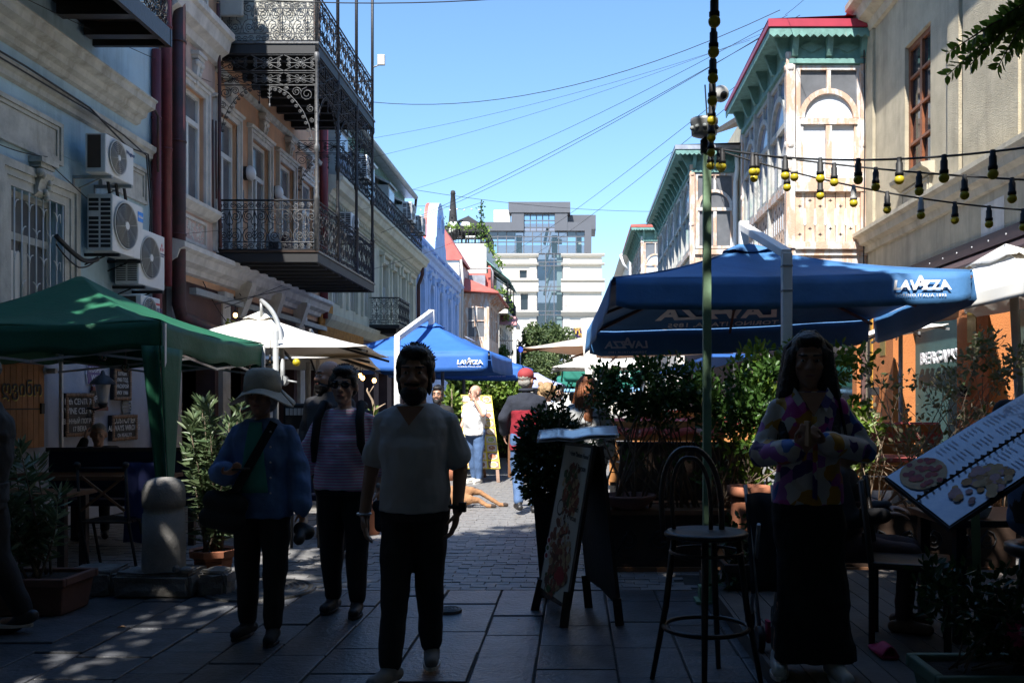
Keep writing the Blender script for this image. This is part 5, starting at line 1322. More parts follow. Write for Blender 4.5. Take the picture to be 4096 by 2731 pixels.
mb = MB(); mb.add([(4.2, 22.5, 8.6), (4.2, 27.4, 9.6), (6, 27.4, 10.2), (6, 22.5, 10.4)], [(0, 1, 2, 3)]); mb.build('side_roof', M['bareboard'], h10, solid=.12)
h11 = thing('third_gallery_house', 'distant house with a carved bay under a red roof edge', 'house', (5.2, 52, 0))
mb = MB(); mb.box(5.02, 11, 45, 62, 0, 11); mb.build('wall', M['whitetrim'], h11)
timber_bay(h11, 3.6, 5.0, 48.7, 57, 6.0, 10.7, 4, .45, M['redroof'])
h12 = thing('grey_gallery_house', 'distant pale grey bay house with a small panes gallery', 'house', (4.6, 66, 0))
mb = MB(); mb.box(3.9, 11, 64, 80, 0, 11.2); mb.build('wall', M['whitetrim'], h12)
S12 = Fac(3.6, -1)
mb = MB(); mb.box(3.6, 3.9, 60.5, 72, 6.5, 7.6); mb.box(3.6, 3.9, 60.5, 72, 9.6, 11.2); mb.prism([(3.0, 60.2, 11.2), (3.9, 60.2, 11.2), (3.9, 60.2, 12.0)], [(3.0, 74, 11.2), (3.9, 74, 11.2), (3.9, 74, 12.0)]); mb.build('gallery', M['whitewin'], h12)
for k in range(8): make_window(S12, h12, 60.7 + k * 1.4, 61.9 + k * 1.4, 7.6, 9.6, .05, M['whitewin'], M['glassblue'], .5, 1, .08)
pipe(h12, [(3.0, 60.2, 11.2), (3.2, 60.2, 10.6), (3.5, 60.2, 10.2)], .08, M['whitepaint'])
h13 = thing('yellow_eave_house', 'low distant house with yellow boarded eaves', 'house', (3.6, 75, 0))
mb = MB(); mb.box(3.0, 10, 76, 90, 0, 8.6); mb.build('wall', M['whitetrim'], h13)
mb = MB(); mb.add([(1.9, 75, 9.0), (3.6, 75, 10.6), (3.6, 90, 10.6), (1.9, 90, 9.0), (1.9, 75, 8.8), (3.6, 75, 10.4), (3.6, 90, 10.4), (1.9, 90, 8.8)], [(0, 1, 2, 3), (4, 5, 6, 7), (0, 1, 5, 4), (0, 3, 7, 4)]); mb.build('roof', pm('ochre eave', (.46, .33, .12), .7), h13)
pipe(h13, [(1.9, 75, 8.8), (2.0, 75.2, 8.0), (2.6, 75.5, 7.4)], .09, M['redroof'])
h14 = thing('unseen_shade_house', 'tall brown house closing the street behind the viewer', 'house', (0, -15, 0))  # unseen house added behind the camera to dim the foreground
mb = MB(); wall(Front(-13.5, 1), mb, -12, 11, 0, 6.6, .0, .4, [(-9 + k * 3, -8 + k * 3, zz, zz + 1.8) for k in range(7) for zz in (1.2, 4.6)]); mb.box(-12, 11, -16, -14.5, 0, 6.6); mb.build('wall', M['brownpanel'], h14)
# ------------------------------------------------------------------ parasols and the tent
UP = Vector((0, 0, 1))
def logo(parent, c, xd, zd, h, mat, mirror=False, sub=True, ex=.001):
 """wordmark with a tall middle letter, and the small line below"""
 x = Vector(xd).normalized(); z = Vector(zd).normalized(); s = -1 if mirror else 1
 c = Vector(c); X = x * s
 text('LAV', h * 1.25, parent, mat, c - X * h * 1.45, X, z, .035, ex, .12, sx=1.18, name='lettering', space=.92)
 text('A', h * 1.85, parent, mat, c + z * h * .2, X, z, .03, ex, 0, sx=1.12, name='lettering')
 text('ZZA', h * 1.25, parent, mat, c + X * h * 1.52, X, z, .035, ex, -.12, sx=1.18, name='lettering', space=.92)
 if sub: text('TORINO.ITALIA.1895', h * .38, parent, mat, c - z * h * .95, X, z, .012, .001, 0, sx=1.25, name='lettering', space=1.15)
def parasol(name, label, corners, apex, vh, mat, rib=None, group=None, vent=.2, sag=.05, wav=.012, cat='parasol', nb=10):
 cs = [Vector(c) for c in corners]; ap = Vector(apex); n = len(cs)
 ctr = sum(cs, Vector()) / n
 t = thing(name, label, cat, (ctr.x, ctr.y, 0), group)
 mb = MB()
 for i in range(n):
  p, q = cs[i], cs[(i + 1) % n]
  def f(u, v, p=p, q=q):
   e = p.lerp(q, u); pt = ap.lerp(e, .06 + .94 * v)
   pt.z -= sag * math.sin(math.pi * v) * 1.0 + sag * .6 * math.sin(math.pi * u) * v + .007 * math.sin(u * 19 + v * 7) * math.sin(v * 8 + u * 3)
   return pt
  mb.grid(nb, 8, f)
 mb.build('canopy', mat, t, solid=.006)
 vals = []
 if vh:
  for i in range(n):
   mb = MB(); mb.tube([ap.lerp(cs[i], .06 + .94 * q / 8) + UP * (.004 - sag * math.sin(math.pi * q / 8)) for q in range(9)], .007, 5); mb.build('seam', mat, t)
 if vh:
  for i in range(n):
   p, q = cs[i], cs[(i + 1) % n]; out = ((p + q) / 2 - ctr); out.z = 0; out.normalize()
   mb = MB(); nn = 24
   def f(u, v, p=p, q=q, out=out):
    uu = .008 + .984 * u
    e = p.lerp(q, uu); e.z -= sag * .6 * math.sin(math.pi * uu)
    k = min(u, 1 - u); hh = vh * (1 - .12 * max(0, 1 - k / .03) ** 2)
    return e - UP * (hh * v) + out * (.012 + .03 * v + wav * v * math.sin(u * 23 + i * 2))
   mb.grid(nn, 4, f); vals.append(mb.build('valance', mat, t, solid=.005))
 if vent:
  mb = MB()
  for i in range(n):
   p, q = ap.lerp(cs[i], vent), ap.lerp(cs[(i + 1) % n], vent)
   mb.grid(6, 3, lambda u, v: ap.lerp(p.lerp(q, u), v) + UP * (.07 - .05 * v + .02 * math.sin(u * 9) * v))
  mb.build('vent_cap', mat, t, solid=.005)
 rb = rib or M['steelgrey']
 for i in range(n):
  for k in (0, .5):
   e = cs[i].lerp(cs[(i + 1) % n], k); mb = MB(); a = ap - UP * .1
   mb.beam(a, e - UP * (.06 + (sag * .6 if k else 0)), .025, .03); mb.build('rib', rb, t)
 return t, vals, cs, ap
kY = 8.84 / 10.1
def sc_(p): return Vector((p[0] * kY, p[1] * kY, 1.5 + (p[2] - 1.5) * kY))
big, bv, bc, bap = parasol('parasol', 'large faded blue parasol with white wordmark, tilted over the hedge', [sc_(p) for p in ((.42, 10.1, 2.87), (4.41, 10.1, 2.95), (4.18, 12.82, 2.66), (.18, 12.82, 2.49))], sc_((2.12, 11.45, 3.42)), .31, M['bluecloth'], M['brownpanel'], vent=.16)
near_c = PX(3683, 1140, 8.78)
logo(bv[0], near_c + Vector((0, .0, 0)), (1, 0, .01), (0, 0, 1), .10, M['print'])
logo(bv[2], PX(2510, 1378, 11.14), (1, 0, .02), (0, 0, 1), .095, M['printdim'], mirror=True)
fs0, fs1 = bc[3].lerp(bc[2], .5), bap; slope = (bap - fs0).normalized()
mid = fs0.lerp(bap, .27) - UP * .085
logo(big, mid - Vector((.15, 0, 0)), (1, 0, .03), slope, .26, M['print'], mirror=True, sub=False, ex=.002)
text('TORINO, ITALIA, 1895', .115, big, M['print'], fs0.lerp(bap, .085) - UP * .06 - Vector((.1, 0, 0)), (-1, 0, -.03), slope, .01, .002, sx=1.2)
text('1895', .14, big, M['printdim'], bc[1].lerp(bc[2], .5).lerp(bap, .22) - UP * .06, (0, -1, 0), (-1, 0, .3), .01, .001)
mb = MB(); pt = PX(3146, 1012, 8.5); mb.box(pt.x - .045, pt.x + .045, 8.455, 8.545, 0, pt.z); mb.build('mast', M['whitepaint'], big, bevel=.006)
mb = MB(); e = bap + Vector((0, 0, .24)); mb.beam(pt, e, .10, .075); mb.box(e.x - .05, e.x + .05, e.y - .05, e.y + .05, bap.z - .1, e.z + .06); mb.build('arm', M['whitepaint'], big, bevel=.006)
mb = MB(); mb.lathe([(.08, 0), (.14, .03), (.06, .12), (.03, .14)], bap - UP * .42, 12); mb.tube([bap - UP * .4, bap], .03, 6); mb.build('hub', M['brownpanel'], big)
for dx, dz in ((0, -.12), (0, -.35)):
 mb = MB(); mb.box(pt.x - .05, pt.x + .05, 8.45, 8.55, pt.z + dz - .006, pt.z + dz + .006); mb.build('clamp', M['steelgrey'], big)
mb = MB(); mb.box(pt.x - .4, pt.x + .4, 8.1, 8.9, 0, .09); mb.build('base', M['concrete'], big)
w1, wv, _, _ = parasol('parasol', 'white parasol at the right edge with leaf shadows on it', [(3.75, 11.0, 2.64), (4.12, 8.0, 2.64), (4.66, 7.9, 2.68), (4.66, 11.0, 2.68)], (4.40, 9.3, 3.04), .18, M['whitecloth'], vent=.3)
mb = MB(); mb.tube([(4.33, 9.0, 2.75), (4.47, 9.0, 0)], .045, 8); mb.build('pole', M['steelgrey'], w1)
w2, _, _, _ = parasol('parasol', 'low white parasol tip in front of the orange pillars', [(3.95, 11.4, 2.42), (4.64, 11.3, 2.46), (4.66, 13.2, 2.46), (3.95, 13.2, 2.42)], (4.4, 12.3, 2.68), 0, M['whitecloth'], vent=0)
mb = MB(); mb.tube([(4.4, 12.3, 2.65), (4.4, 12.3, 0)], .03, 8); mb.build('pole', M['steelgrey'], w2)
def curved_arm(t, base, top, reach):
 b, tp, r = Vector(base), Vector(top), Vector(reach)
 mb = MB(); mb.tube([b, tp], .036, 10); mb.build('mast', M['steelgrey'], t)
 lo = tp + Vector((.1, -.05, -.55)); mb = MB(); pts = []
 for k in range(13):
  s = k / 12; p = lo.lerp(r, s); p += Vector((.10, 0, .2)) * math.sin(math.pi * s) * .8; pts.append(p)
 mb.tube(pts, .028, 10); mb.tube([r, r - UP * .22], .02, 8); mb.build('arm', M['steelgrey'], t)
 mb = MB(); mb.tube([lo + Vector((0, -.07, -.05)), lo + Vector((0, .07, -.05))], .062, 14); mb.tube([lo + Vector((.06, 0, -.05)), lo + Vector((.17, 0, -.07))], .014, 6); mb.build('crank_box', M['steelgrey'], t)
 mb = MB(); mb.box(b.x - .3, b.x + .3, b.y - .3, b.y + .3, 0, .08); mb.build('base', M['concrete'], t)
c1, _, _, _ = parasol('parasol', 'white cantilever parasol just behind the green tent', [(-5.4, 10.95, 2.17), (-2.49, 10.9, 2.16), (-2.7, 13.2, 2.14), (-5.5, 13.2, 2.2)], (-4.15, 12.0, 2.62), 0, M['whitecloth'], M['black'], vent=.14, sag=.03)
curved_arm(c1, (-3.60, 10.95, 0), (-3.60, 10.95, 2.35), (-4.1, 11.9, 2.82))
c2, _, _, _ = parasol('parasol', 'second white cantilever parasol showing its tan underside', [(-5.6, 13.3, 2.12), (-2.93, 12.95, 2.12), (-3.55, 16.6, 2.08), (-5.9, 16.6, 2.1)], (-4.4, 14.9, 2.5), 0, M['whitecloth'], M['black'], vent=.14, sag=.03)
curved_arm(c2, (-3.75, 12.8, 0), (-3.75, 12.8, 2.05), (-4.3, 14.8, 2.66))
def straight_arm(t, base, top, reach, m):
 mb = MB(); mb.box(base[0] - .05, base[0] + .05, base[1] - .05, base[1] + .05, 0, top[2]); mb.build('mast', m, t)
 mb = MB(); mb.beam(top, reach, .11, .10); mb.box(reach[0] - .06, reach[0] + .06, reach[1] - .06, reach[1] + .06, reach[2] - .35, reach[2] + .05); mb.build('arm', m, t)
 mb = MB(); mb.box(base[0] - .35, base[0] + .35, base[1] - .35, base[1] + .35, 0, .08); mb.build('base', M['concrete'], t)
ua, va, _, apa = parasol('parasol', 'bright blue parasol with white wordmark above the menu board', [(-4.5, 17.2, 2.46), (-1.62, 17.2, 2.44), (-1.42, 20.3, 2.44), (-4.4, 20.3, 2.46)], (-2.95, 18.7, 3.1), .36, M['navycloth'], vent=.16)
logo(va[0], PX(1877, 1447, 17.13), (1, 0, 0), (0, 0, 1), .088, M['print'])
straight_arm(ua, (-3.3, 16.9, 0), (-3.3, 16.9, 2.68), (-2.93, 18.6, 3.32), M['whitepaint'])
sl = ((Vector((-1.5, 18.7, 2.44))) - apa)
for k, f_ in ((0, .45),):
 logo(ua, apa + sl * .55 + Vector((.03, 0, .035)), (0, 1, 0), -sl, .17, M['print'], sub=False)
ub, vb, _, _ = parasol('parasol', 'farther blue parasol with wordmark behind the bright blue one', [(-4.2, 20.6, 2.36), (-1.17, 20.6, 2.3), (-1.1, 23.6, 2.34), (-4.2, 23.6, 2.4)], (-2.7, 22.1, 2.95), .3, M['navycloth'], vent=.16)
logo(vb[0], PX(1985, 1489, 20.5), (1, 0, 0), (0, 0, 1), .085, M['print'])
mb = MB(); mb.tube([(-2.7, 22.1, 0), (-2.7, 22.1, 2.9)], .04, 8); mb.build('pole', M['steelgrey'], ub)
mb = MB(); mb.tube([(-2.75, 18.9, 0), (-2.75, 18.9, 2.4)], .035, 8); mb.build('pole', M['steelgrey'], ua)
uc, _, _, apc = parasol('parasol', 'cream parasol with orange glow underneath on a thick white mast', [(1.3, 12.5, 2.34), (-.84, 14.7, 2.36), (.7, 17.9, 2.34), (3.2, 15.2, 2.36)], (1.15, 15.0, 2.76), 0, M['beigecloth'], M['wood'], vent=.12, sag=.02)
mb = MB(); mb.box(-.11, .11, -.09, .09, 0, 1, M=None); mb = MB()
mb.beam((.38, 12.3, 0), (.16, 12.3, 2.62), .17, .15, up=(0, 1, 0)); mb.build('mast', M['whitecloth'], uc)
mb = MB(); mb.beam((.16, 12.3, 2.55), (1.1, 14.9, 2.95), .1, .1); mb.build('arm', M['whitepaint'], uc)
ud, _, _, _ = parasol('parasol', 'small white parasol low in the distance behind the cream one', [(-.5, 20.5, 2.28), (1.8, 20.5, 2.3), (1.9, 23, 2.3), (-.6, 23, 2.28)], (.75, 21.7, 2.8), 0, M['whitecloth'], vent=0)
mb = MB(); mb.tube([(.75, 21.7, 0), (.75, 21.7, 2.8)], .04, 6); mb.build('pole', M['whitepaint'], ud)
def green_p(label, x0, x1, y0, z, s, sz):
 t, v, _, _ = parasol('parasol', label, [(x0, y0, z), (x1, y0, z), (x1, y0 + 2.6, z), (x0, y0 + 2.6, z)], ((x0 + x1) / 2, y0 + 1.3, z + .5), .32, M['greenumb'], vent=0, group=None)
 mb = MB(); mb.tube([((x0 + x1) / 2, y0 + 1.3, 0), ((x0 + x1) / 2, y0 + 1.3, z + .4)], .05, 6); mb.build('pole', M['whitepaint'], t)
 text(s, sz, v[0], M['print'], ((x0 + x1) / 2 + .1, y0 - .06, z - .17), (1, 0, 0), (0, 0, 1), .03, .001)
 return t
green_p('green parasol with white lettering far down the street', -.35, 2.2, 25.5, 2.42, 'ბორჯომი', .22)
green_p('lower green parasol beyond the lettered one', -.6, 2.0, 29, 2.28, 'N', .2)
tb, _, _, _ = parasol('parasol', 'pale blue parasol seen below the green ones', [(-.6, 33, 2.1), (2.4, 33, 2.1), (2.4, 35.5, 2.1), (-.6, 35.5, 2.1)], (.9, 34.2, 2.5), .25, pm('pale blue canvas', (.25, .5, .8), .7, .05), vent=0)
mb = MB(); mb.tube([(.9, 34.2, 0), (.9, 34.2, 2.4)], .05, 6); mb.build('pole', M['whitepaint'], tb)
tl, _, _, _ = parasol('parasol', 'lilac grey parasol behind the man in the red cap', [(-1.9, 27, 2.05), (-.3, 27, 2.0), (-.3, 29, 2.0), (-1.9, 29, 2.05)], (-1.2, 28, 2.4), .1, pm('lilac canvas', (.3, .33, .55), .7, .05), vent=0)
mb = MB(); mb.tube([(-1.2, 28, 0), (-1.2, 28, 2.3)], .05, 6); mb.build('pole', M['steelgrey'], tl)
tc = [Vector(p) for p in ((-6.02, 8.0, 2.22), (-3.65, 8.0, 2.21), (-3.65, 10.65, 2.17), (-6.02, 10.65, 2.2))]
tap = Vector((-5.08, 9.35, 2.79))
tent = thing('tent', 'green pop up tent over the terrace tables', 'tent', (-4.8, 9.3, 0))
mb = MB()
for i in range(4):
 p, q = tc[i], tc[(i + 1) % 4]
 def f(u, v, p=p, q=q):
  pt = tap.lerp(p.lerp(q, u), .02 + .98 * v)
  pt.z -= .09 * math.sin(math.pi * v) + .05 * math.sin(math.pi * u) * v + .012 * math.sin(u * 14 + v * 5) * v; return pt
 mb.grid(16, 14, f)
mb.build('canopy', M['greencloth'], tent, solid=.004)
for i in range(4):
 p, q = tc[i], tc[(i + 1) % 4]; mb = MB(); out = ((p + q) / 2 - sum(tc, Vector()) / 4); out.z = 0; out.normalize()
 mb.grid(26, 4, lambda u, v: p.lerp(q, u) - UP * (.05 * math.sin(math.pi * u) + .25 * v + .02 * math.sin(u * 20) * v) + out * (.01 + .02 * v * math.sin(u * 17)))
 mb.build('valance', M['greencloth'], tent, solid=.004)
for i, p in enumerate(tc):
 mb = MB(); mb.beam((p.x * .995, p.y + (.04 if i < 2 else -.04), 0), (p.x * .995, p.y + (.04 if i < 2 else -.04), p.z - .02), .035, .035, up=(0, 1, 0)); mb.build('leg', M['whitepaint'], tent)
for (p, q) in ((tc[0], tc[1]), (tc[1], tc[2]), (tc[2], tc[3])):
 n = 2
 for k in range(n):
  a, b = p.lerp(q, k / n), p.lerp(q, (k + 1) / n); m_ = Vector(((sum(tc, Vector()) / 4).x, (sum(tc, Vector()) / 4).y, 0)); ins = (m_ - a); ins.z = 0; ins = ins.normalized() * .05
  for z0_, z1_ in ((-.22, -.36), (-.36, -.22)):
   mb = MB(); mb.beam(a - UP * -z0_ + ins if False else a + UP * z0_ + ins, b + UP * z1_ + ins * (1.2 if z0_ < -.3 else 1), .022, .022); mb.build('truss_bar', M['alu'], tent)
mb = MB()
def drape(u, v):
 top0, top1 = Vector((-3.80, 7.975, 1.99)), Vector((-3.63, 7.97, 1.99)); b0, b1 = Vector((-3.66, 7.99, .62)), Vector((-3.56, 7.98, .62))
 e = v ** .75
 p = (top0.lerp(b0, e)).lerp(top1.lerp(b1, v), u); p.y -= .03 * math.sin(u * math.pi * 2.5) * (1 - .3 * v) + .02 * math.sin(math.pi * u); return p
mb.grid(12, 20, drape); mb.build('leg_drape', M['greencloth'], tent, solid=.004)
mb = MB(); mb.grid(6, 16, lambda u, v: Vector((-3.63 + .07 * v, 7.97, 1.99 - 1.37 * v)).lerp(Vector((-3.6 + .04 * v, 8.35 - .3 * v, 1.97 - 1.35 * v)), u)); mb.build('leg_drape', M['greencloth'], tent, solid=.004)
# ------------------------------------------------------------------ signs and fittings under the tent
WX = -6.14
WF = Fac(WX, 1)
def cork_sign(label, y0, y1, z0, z1, lines):
 t = thing('wall_sign', label, 'sign', (WX, (y0 + y1) / 2, z0), 'blackboards framed with wine corks')
 mb = MB(); WF.box(mb, y0, y1, .01, .06, z0, z1); mb.build('board', M['blackboard'], t)
 ck = MB(); ck.tube([(0, 0, -.022), (0, 0, .022)], .0115, 7); me = ck.mesh('cork', M['cork'])
 y = y0 + .012
 while y < y1:
  for z in (z1 - .02, z0 + .02): inst('cork', me, t, (WX + .07, y, z + random.uniform(-.004, .004)), (0, random.uniform(-.1, .1), random.uniform(-.1, .1)))
  y += .025
 z = z0 + .055
 while z < z1 - .05:
  for y in (y0 + .02, y1 - .02): inst('cork', me, t, (WX + .07, y, z), (math.pi / 2, random.uniform(-.1, .1), 0))
  z += .025
 for s, fz, sz in lines:
  text(s, sz, t, M['chalk'], (WX + .063, (y0 + y1) / 2, z0 + (z1 - z0) * fz), (0, 1, 0), (0, 0, 1), .015, .001, sx=1.0)
 return t
cork_sign('cork framed blackboard reading 17th century wine cellar', 10.86, 11.48, 1.08, 1.60, [('17th CENTURY', .80, .105), ('WINE CELLAR', .58, .105), ('ВИННЫЙ ПОГРЕБ', .34, .082), ('17 ВЕКА', .16, .082)])
cork_sign('cork framed blackboard reading customer always wrong, beside the tent leg', 11.95, 12.62, .98, 1.32, [('CUSTOMER', .78, .12), ('ALWAYS WRONG', .48, .105), ('Oh REALLY?!', .2, .07)])
cork_sign('narrow cork framed blackboard with small printed rows near the tent leg', 12.0, 12.45, 1.52, 1.95, [('БУКВА', .82, .07), ('1985 ГОД', .62, .07), ('РАСКРОЙ', .42, .07), ('ИКУ 1986', .22, .07)])
t = thing('enamel_sign', 'indigo enamel plaque reading kosher wine on the wall', 'sign', (WX, 12.0, 1.8))
c = (11.62, 1.845)
def plaque(s):
 w, h = .19 * s, .12 * s
 return [(c[0] - w, c[1] - h), (c[0] - w * .45, c[1] - h), (c[0] - w * .3, c[1] - h * 1.25), (c[0] + w * .3, c[1] - h * 1.25), (c[0] + w * .45, c[1] - h), (c[0] + w, c[1] - h), (c[0] + w, c[1] - h * .5), (c[0] + w * 1.1, c[1]), (c[0] + w, c[1] + h * .5), (c[0] + w, c[1] + h), (c[0] + w * .45, c[1] + h), (c[0] + w * .3, c[1] + h * 1.25), (c[0] - w * .3, c[1] + h * 1.25), (c[0] - w * .45, c[1] + h), (c[0] - w, c[1] + h), (c[0] - w, c[1] + h * .5), (c[0] - w * 1.1, c[1]), (c[0] - w, c[1] - h * .5)]
mb = MB(); WF.slab(mb, plaque(1.06), .01, .02); mb.build('rim', M['print'], t)
mb = MB(); WF.slab(mb, plaque(1.0), .02, .028); mb.build('plate', M['kosher'], t)
text('KOSHER\nWINE', .10, t, M['print'], (WX + .03, c[0], c[1] + .005), (0, 1, 0), (0, 0, 1), .01, .001)
t = thing('wall_lantern', 'black iron wall lantern with frosted glass on a scroll arm', 'lantern', (WX, 11.55, 1.5))
lx, ly = WX + .32, 11.22
mb = MB(); mb.lathe([(.035, -.03), (.06, .0), (.095, .2), (.1, .22)], (lx, ly, 1.5), 6); mb.build('lantern_glass', M['frost'], t)
mb = MB(); mb.lathe([(.15, .2), (.14, .23), (.07, .3), (.03, .32), (.02, .36), (.001, .38)], (lx, ly, 1.51), 12, caps=False); mb.build('cap', M['iron'], t); mb = MB(); mb.lathe([(.03, -.08), (.05, -.05), (.06, -.02)], (lx, ly, 1.5), 8); mb.build('holder', M['iron'], t)
mb = MB(); mb.tube([(WX + .03, ly + .15, 1.42), (WX + .2, ly + .05, 1.40), (lx, ly, 1.43)], .012, 6); mb.tube([(WX + .1 + .06 * math.cos(a), ly + .1, 1.36 + .06 * math.sin(a)) for a in np.linspace(0, 5, 12)], .008, 5); mb.build('scroll_arm', M['iron'], t)
mb = MB(); mb.lathe([(.02, 0), (.05, .05), (.04, .15), (.05, .25), (.01, .32)], (WX + .03, ly + .15, 1.27), 8); mb.build('wall_plate', M['iron'], t)
t = thing('open_sign', 'small red framed chalk sign behind the lantern', 'sign', (WX, 11.75, 1.5))
mb = MB(); WF.box(mb, 11.45, 11.88, .02, .05, 1.38, 1.43); WF.box(mb, 11.5, 11.9, .02, .05, 1.64, 1.69); WF.box(mb, 11.82, 11.87, .02, .045, 1.43, 1.64); mb.build('frame', M['redpipe'], t)
mb = MB(); WF.box(mb, 11.5, 11.82, .012, .02, 1.43, 1.64); mb.build('board', M['blackboard'], t); text('OPEN', .12, t, M['chalk'], (WX + .023, 11.66, 1.53), (0, 1, 0), (0, 0, 1), .01, .001)
t = thing('wooden_hatch', 'orange brown plank hatch with cut out lettering at the left edge', 'hatch', (WX, 10, 1.0))
for k in range(9):
 mb = MB(); y = 9.5 + k * .105; WF.box(mb, y + .003, y + .102, .01, .05, .98, 1.92); mb.build('plank', M['orangewood'], t)
mb = MB(); WF.box(mb, 10.36, 10.42, .05, .07, 1.36, 1.48); mb.build('latch', M['iron'], t)
mb = MB(); WF.box(mb, 9.5, 10.43, .05, .053, 1.41, 1.425); mb.build('split_line', M['black'], t)
text('ღვინო', .22, t, M['yellowbulb'], (WX + .054, 10.03, 1.63), (0, 1, 0), (0, 0, 1), .03, .001)
text('ღვინო', .22, t, M['black'], (WX + .058, 10.02, 1.64), (0, 1, 0), (0, 0, 1), .02, .001)
t = thing('security_camera', 'small white camera above the plank hatch', 'camera', (WX, 10.45, 1.85))
mb = MB(); mb.ball((WX + .05, 10.46, 1.85), .045, 10, 7); mb.build('mount', M['whitepaint'], t); mb = MB(); mb.tube([(WX + .07, 10.46, 1.85), (WX + .18, 10.46, 1.85)], .032, 10); mb.build('lens_barrel', M['whitepaint'], t)
t = thing('vent_grille', 'round grey vent grille low on the ground floor wall', 'vent', (WX, 12.3, 1.4))
mb = MB(); n = 18
mb.tube([WF.pt(12.42 + .12 * math.cos(6.283 * k / n), .02, 1.42 + .14 * math.sin(6.283 * k / n)) for k in range(n)], .012, 5, closed=True); mb.build('rim', M['galv'], t)
for k in range(6):
 mb = MB(); z = 1.31 + k * .044; WF.box(mb, 12.32, 12.52, .012, .03, z, z + .02); mb.build('louvre', M['galv'], t)
# ------------------------------------------------------------------ terrace furniture left
def bench(label, x0, x1, y, z_back, mat, frame, depth=.45, group=None):
 t = thing('bench', label, 'bench', ((x0 + x1) / 2, y, 0), group)
 mb = MB(); mb.box(x0, x1, y, y + .06, .5, z_back); mb.build('backrest', mat, t, bevel=.015)
 mb = MB(); mb.box(x0, x1, y + .06, y + depth, .40, .47); mb.build('seat', mat, t, bevel=.015)
 for xx in (x0 + .06, x1 - .06):
  for yy in (y + .03, y + depth - .05): mb = MB(); mb.box(xx - .03, xx + .03, yy - .03, yy + .03, 0, .4); mb.build('leg', frame, t)
 mb = MB(); mb.box(x0 - .02, x1 + .02, y - .01, y + .07, z_back, z_back + .04); mb.build('top_rail', frame, t)
 return t
def table(label, x0, x1, y0, y1, z, mat, leg, group=None):
 t = thing('table', label, 'table', ((x0 + x1) / 2, (y0 + y1) / 2, 0), group)
 mb = MB(); mb.box(x0, x1, y0, y1, z - .04, z); mb.build('tabletop', mat, t, bevel=.005)
 for xx in (x0 + .08, x1 - .08):
  for yy in (y0 + .08, y1 - .08): mb = MB(); mb.box(xx - .03, xx + .03, yy - .03, yy + .03, 0, z - .04); mb.build('leg', leg, t)
 return t
bench('long bench with navy cover below the wine cellar sign', -5.5, -3.95, 9.5, .98, M['navyfabric'], M['darkwood'])
table('brown wooden terrace table under the green tent', -5.6, -4.0, 8.75, 9.3, .78, M['wood'], M['iron'])
table('small brown table at the left edge of the terrace', -5.2, -4.3, 7.7, 8.2, .72, M['wood'], M['darkwood'])
bench('navy covered bench by the second oleander', -3.6, -2.75, 10.0, .92, M['navyfabric'], M['darkwood'])
t = thing('folding_chair', 'iron folding chair with a navy cloth hung over its back', 'chair', (-4.1, 7.9, 0))
for sx in (-4.32, -3.9):
 mb = MB(); mb.tube([(sx, 8.1, 0), (sx, 7.95, .45), (sx, 7.9, .92)], .014, 6); mb.ball((sx, 7.9, .95), .03, 8, 6); mb.build('back_leg', M['iron'], t)
 mb = MB(); mb.tube([(sx, 8.3, 0), (sx, 8.15, .45)], .014, 6); mb.build('front_leg', M['iron'], t)
mb = MB(); mb.tube([(-4.32, 7.9, .92), (-3.9, 7.9, .92)], .012, 6); mb.build('top_bar', M['iron'], t)
for k in range(5): mb = MB(); mb.box(-4.33, -3.89, 7.92 + k * .09, 7.99 + k * .09, .44, .455); mb.build('seat_slat', M['darkwood'], t)
mb = MB(); mb.beam((-4.3, 7.92, .55), (-3.92, 7.92, .85), .02, .02); mb.beam((-4.3, 7.925, .85), (-3.92, 7.925, .55), .02, .02); mb.build('cross_brace', M['wood'], t)
t = thing('hung_jacket', 'navy blue cloth draped behind the folding chair', 'cloth', (-3.85, 8.2, .2))
mb = MB(); mb.grid(10, 10, lambda u, v: Vector((-4.05 + .32 * u + .06 * v * (u - .5), 8.22 + .03 * math.sin(u * 9), .95 - .72 * v))); mb.build('fabric', pm('blue cloth', (.03, .04, .14), .85, .15, 8), t, solid=.02)
def hang_bulb(label, p, warm=False, group='clear bulbs hanging at the terrace', cordlen=.1):
 t = thing('hanging_bulb', label, 'bulb', p, group)
 p = Vector(p); mb = MB(); mb.tube([p + UP * .06, p + UP * (.06 + cordlen)], .006, 5); mb.tube([p + UP * .03, p + UP * .09], .016, 8); mb.build('socket', M['black'], t)
 mb = MB(); mb.ball(p, (.036, .036, .042), 12, 8); mb.build('glass_bulb', M['bulbwarm'] if warm else M['clearbulb'], t)
 if not warm:
  mb = MB(); mb.tube([p + UP * .03, p - UP * .012], .006, 5); mb.build('filament', M['bulbwarm'] if False else M['cork'], t)
hang_bulb('clear bulb hanging near the tent valance, left one', (PX(410, 1427, 8.15)))
hang_bulb('clear bulb hanging below the black socket by the lantern', (PX(502, 1470, 8.3)), cordlen=.16)
hang_bulb('clear bulb under the white parasol above the sun hat, left one', (PX(929, 1456, 10.3)))
hang_bulb('clear bulb under the white parasol above the sun hat, right one', (PX(991, 1460, 10.4)))
hang_bulb('clear bulb on a looped flex beside the parasol mast', (PX(1081, 1447, 10.6)), cordlen=.2)
for i, (u, v) in enumerate(((1441, 1500), (1451, 1510), (1497, 1520))):
 hang_bulb(('leftmost','middle','rightmost')[i] + ' of three tiny warm lamps under the blue parasol', PX(u, v, 15.5), True, 'tiny lit lamps under the blue parasol')
hang_bulb('tiny lit lamp among the leaves over the shop front', PX(942, 1259, 15.3), True)
mb = MB(); p = PX(1186, 1448, 10.6); mb.ball(p, .045, 12, 8); o = mb.build('yellow_bulb', M['yellowbulb']); tag(o, 'single yellow bulb under the white parasol edge', 'bulb')
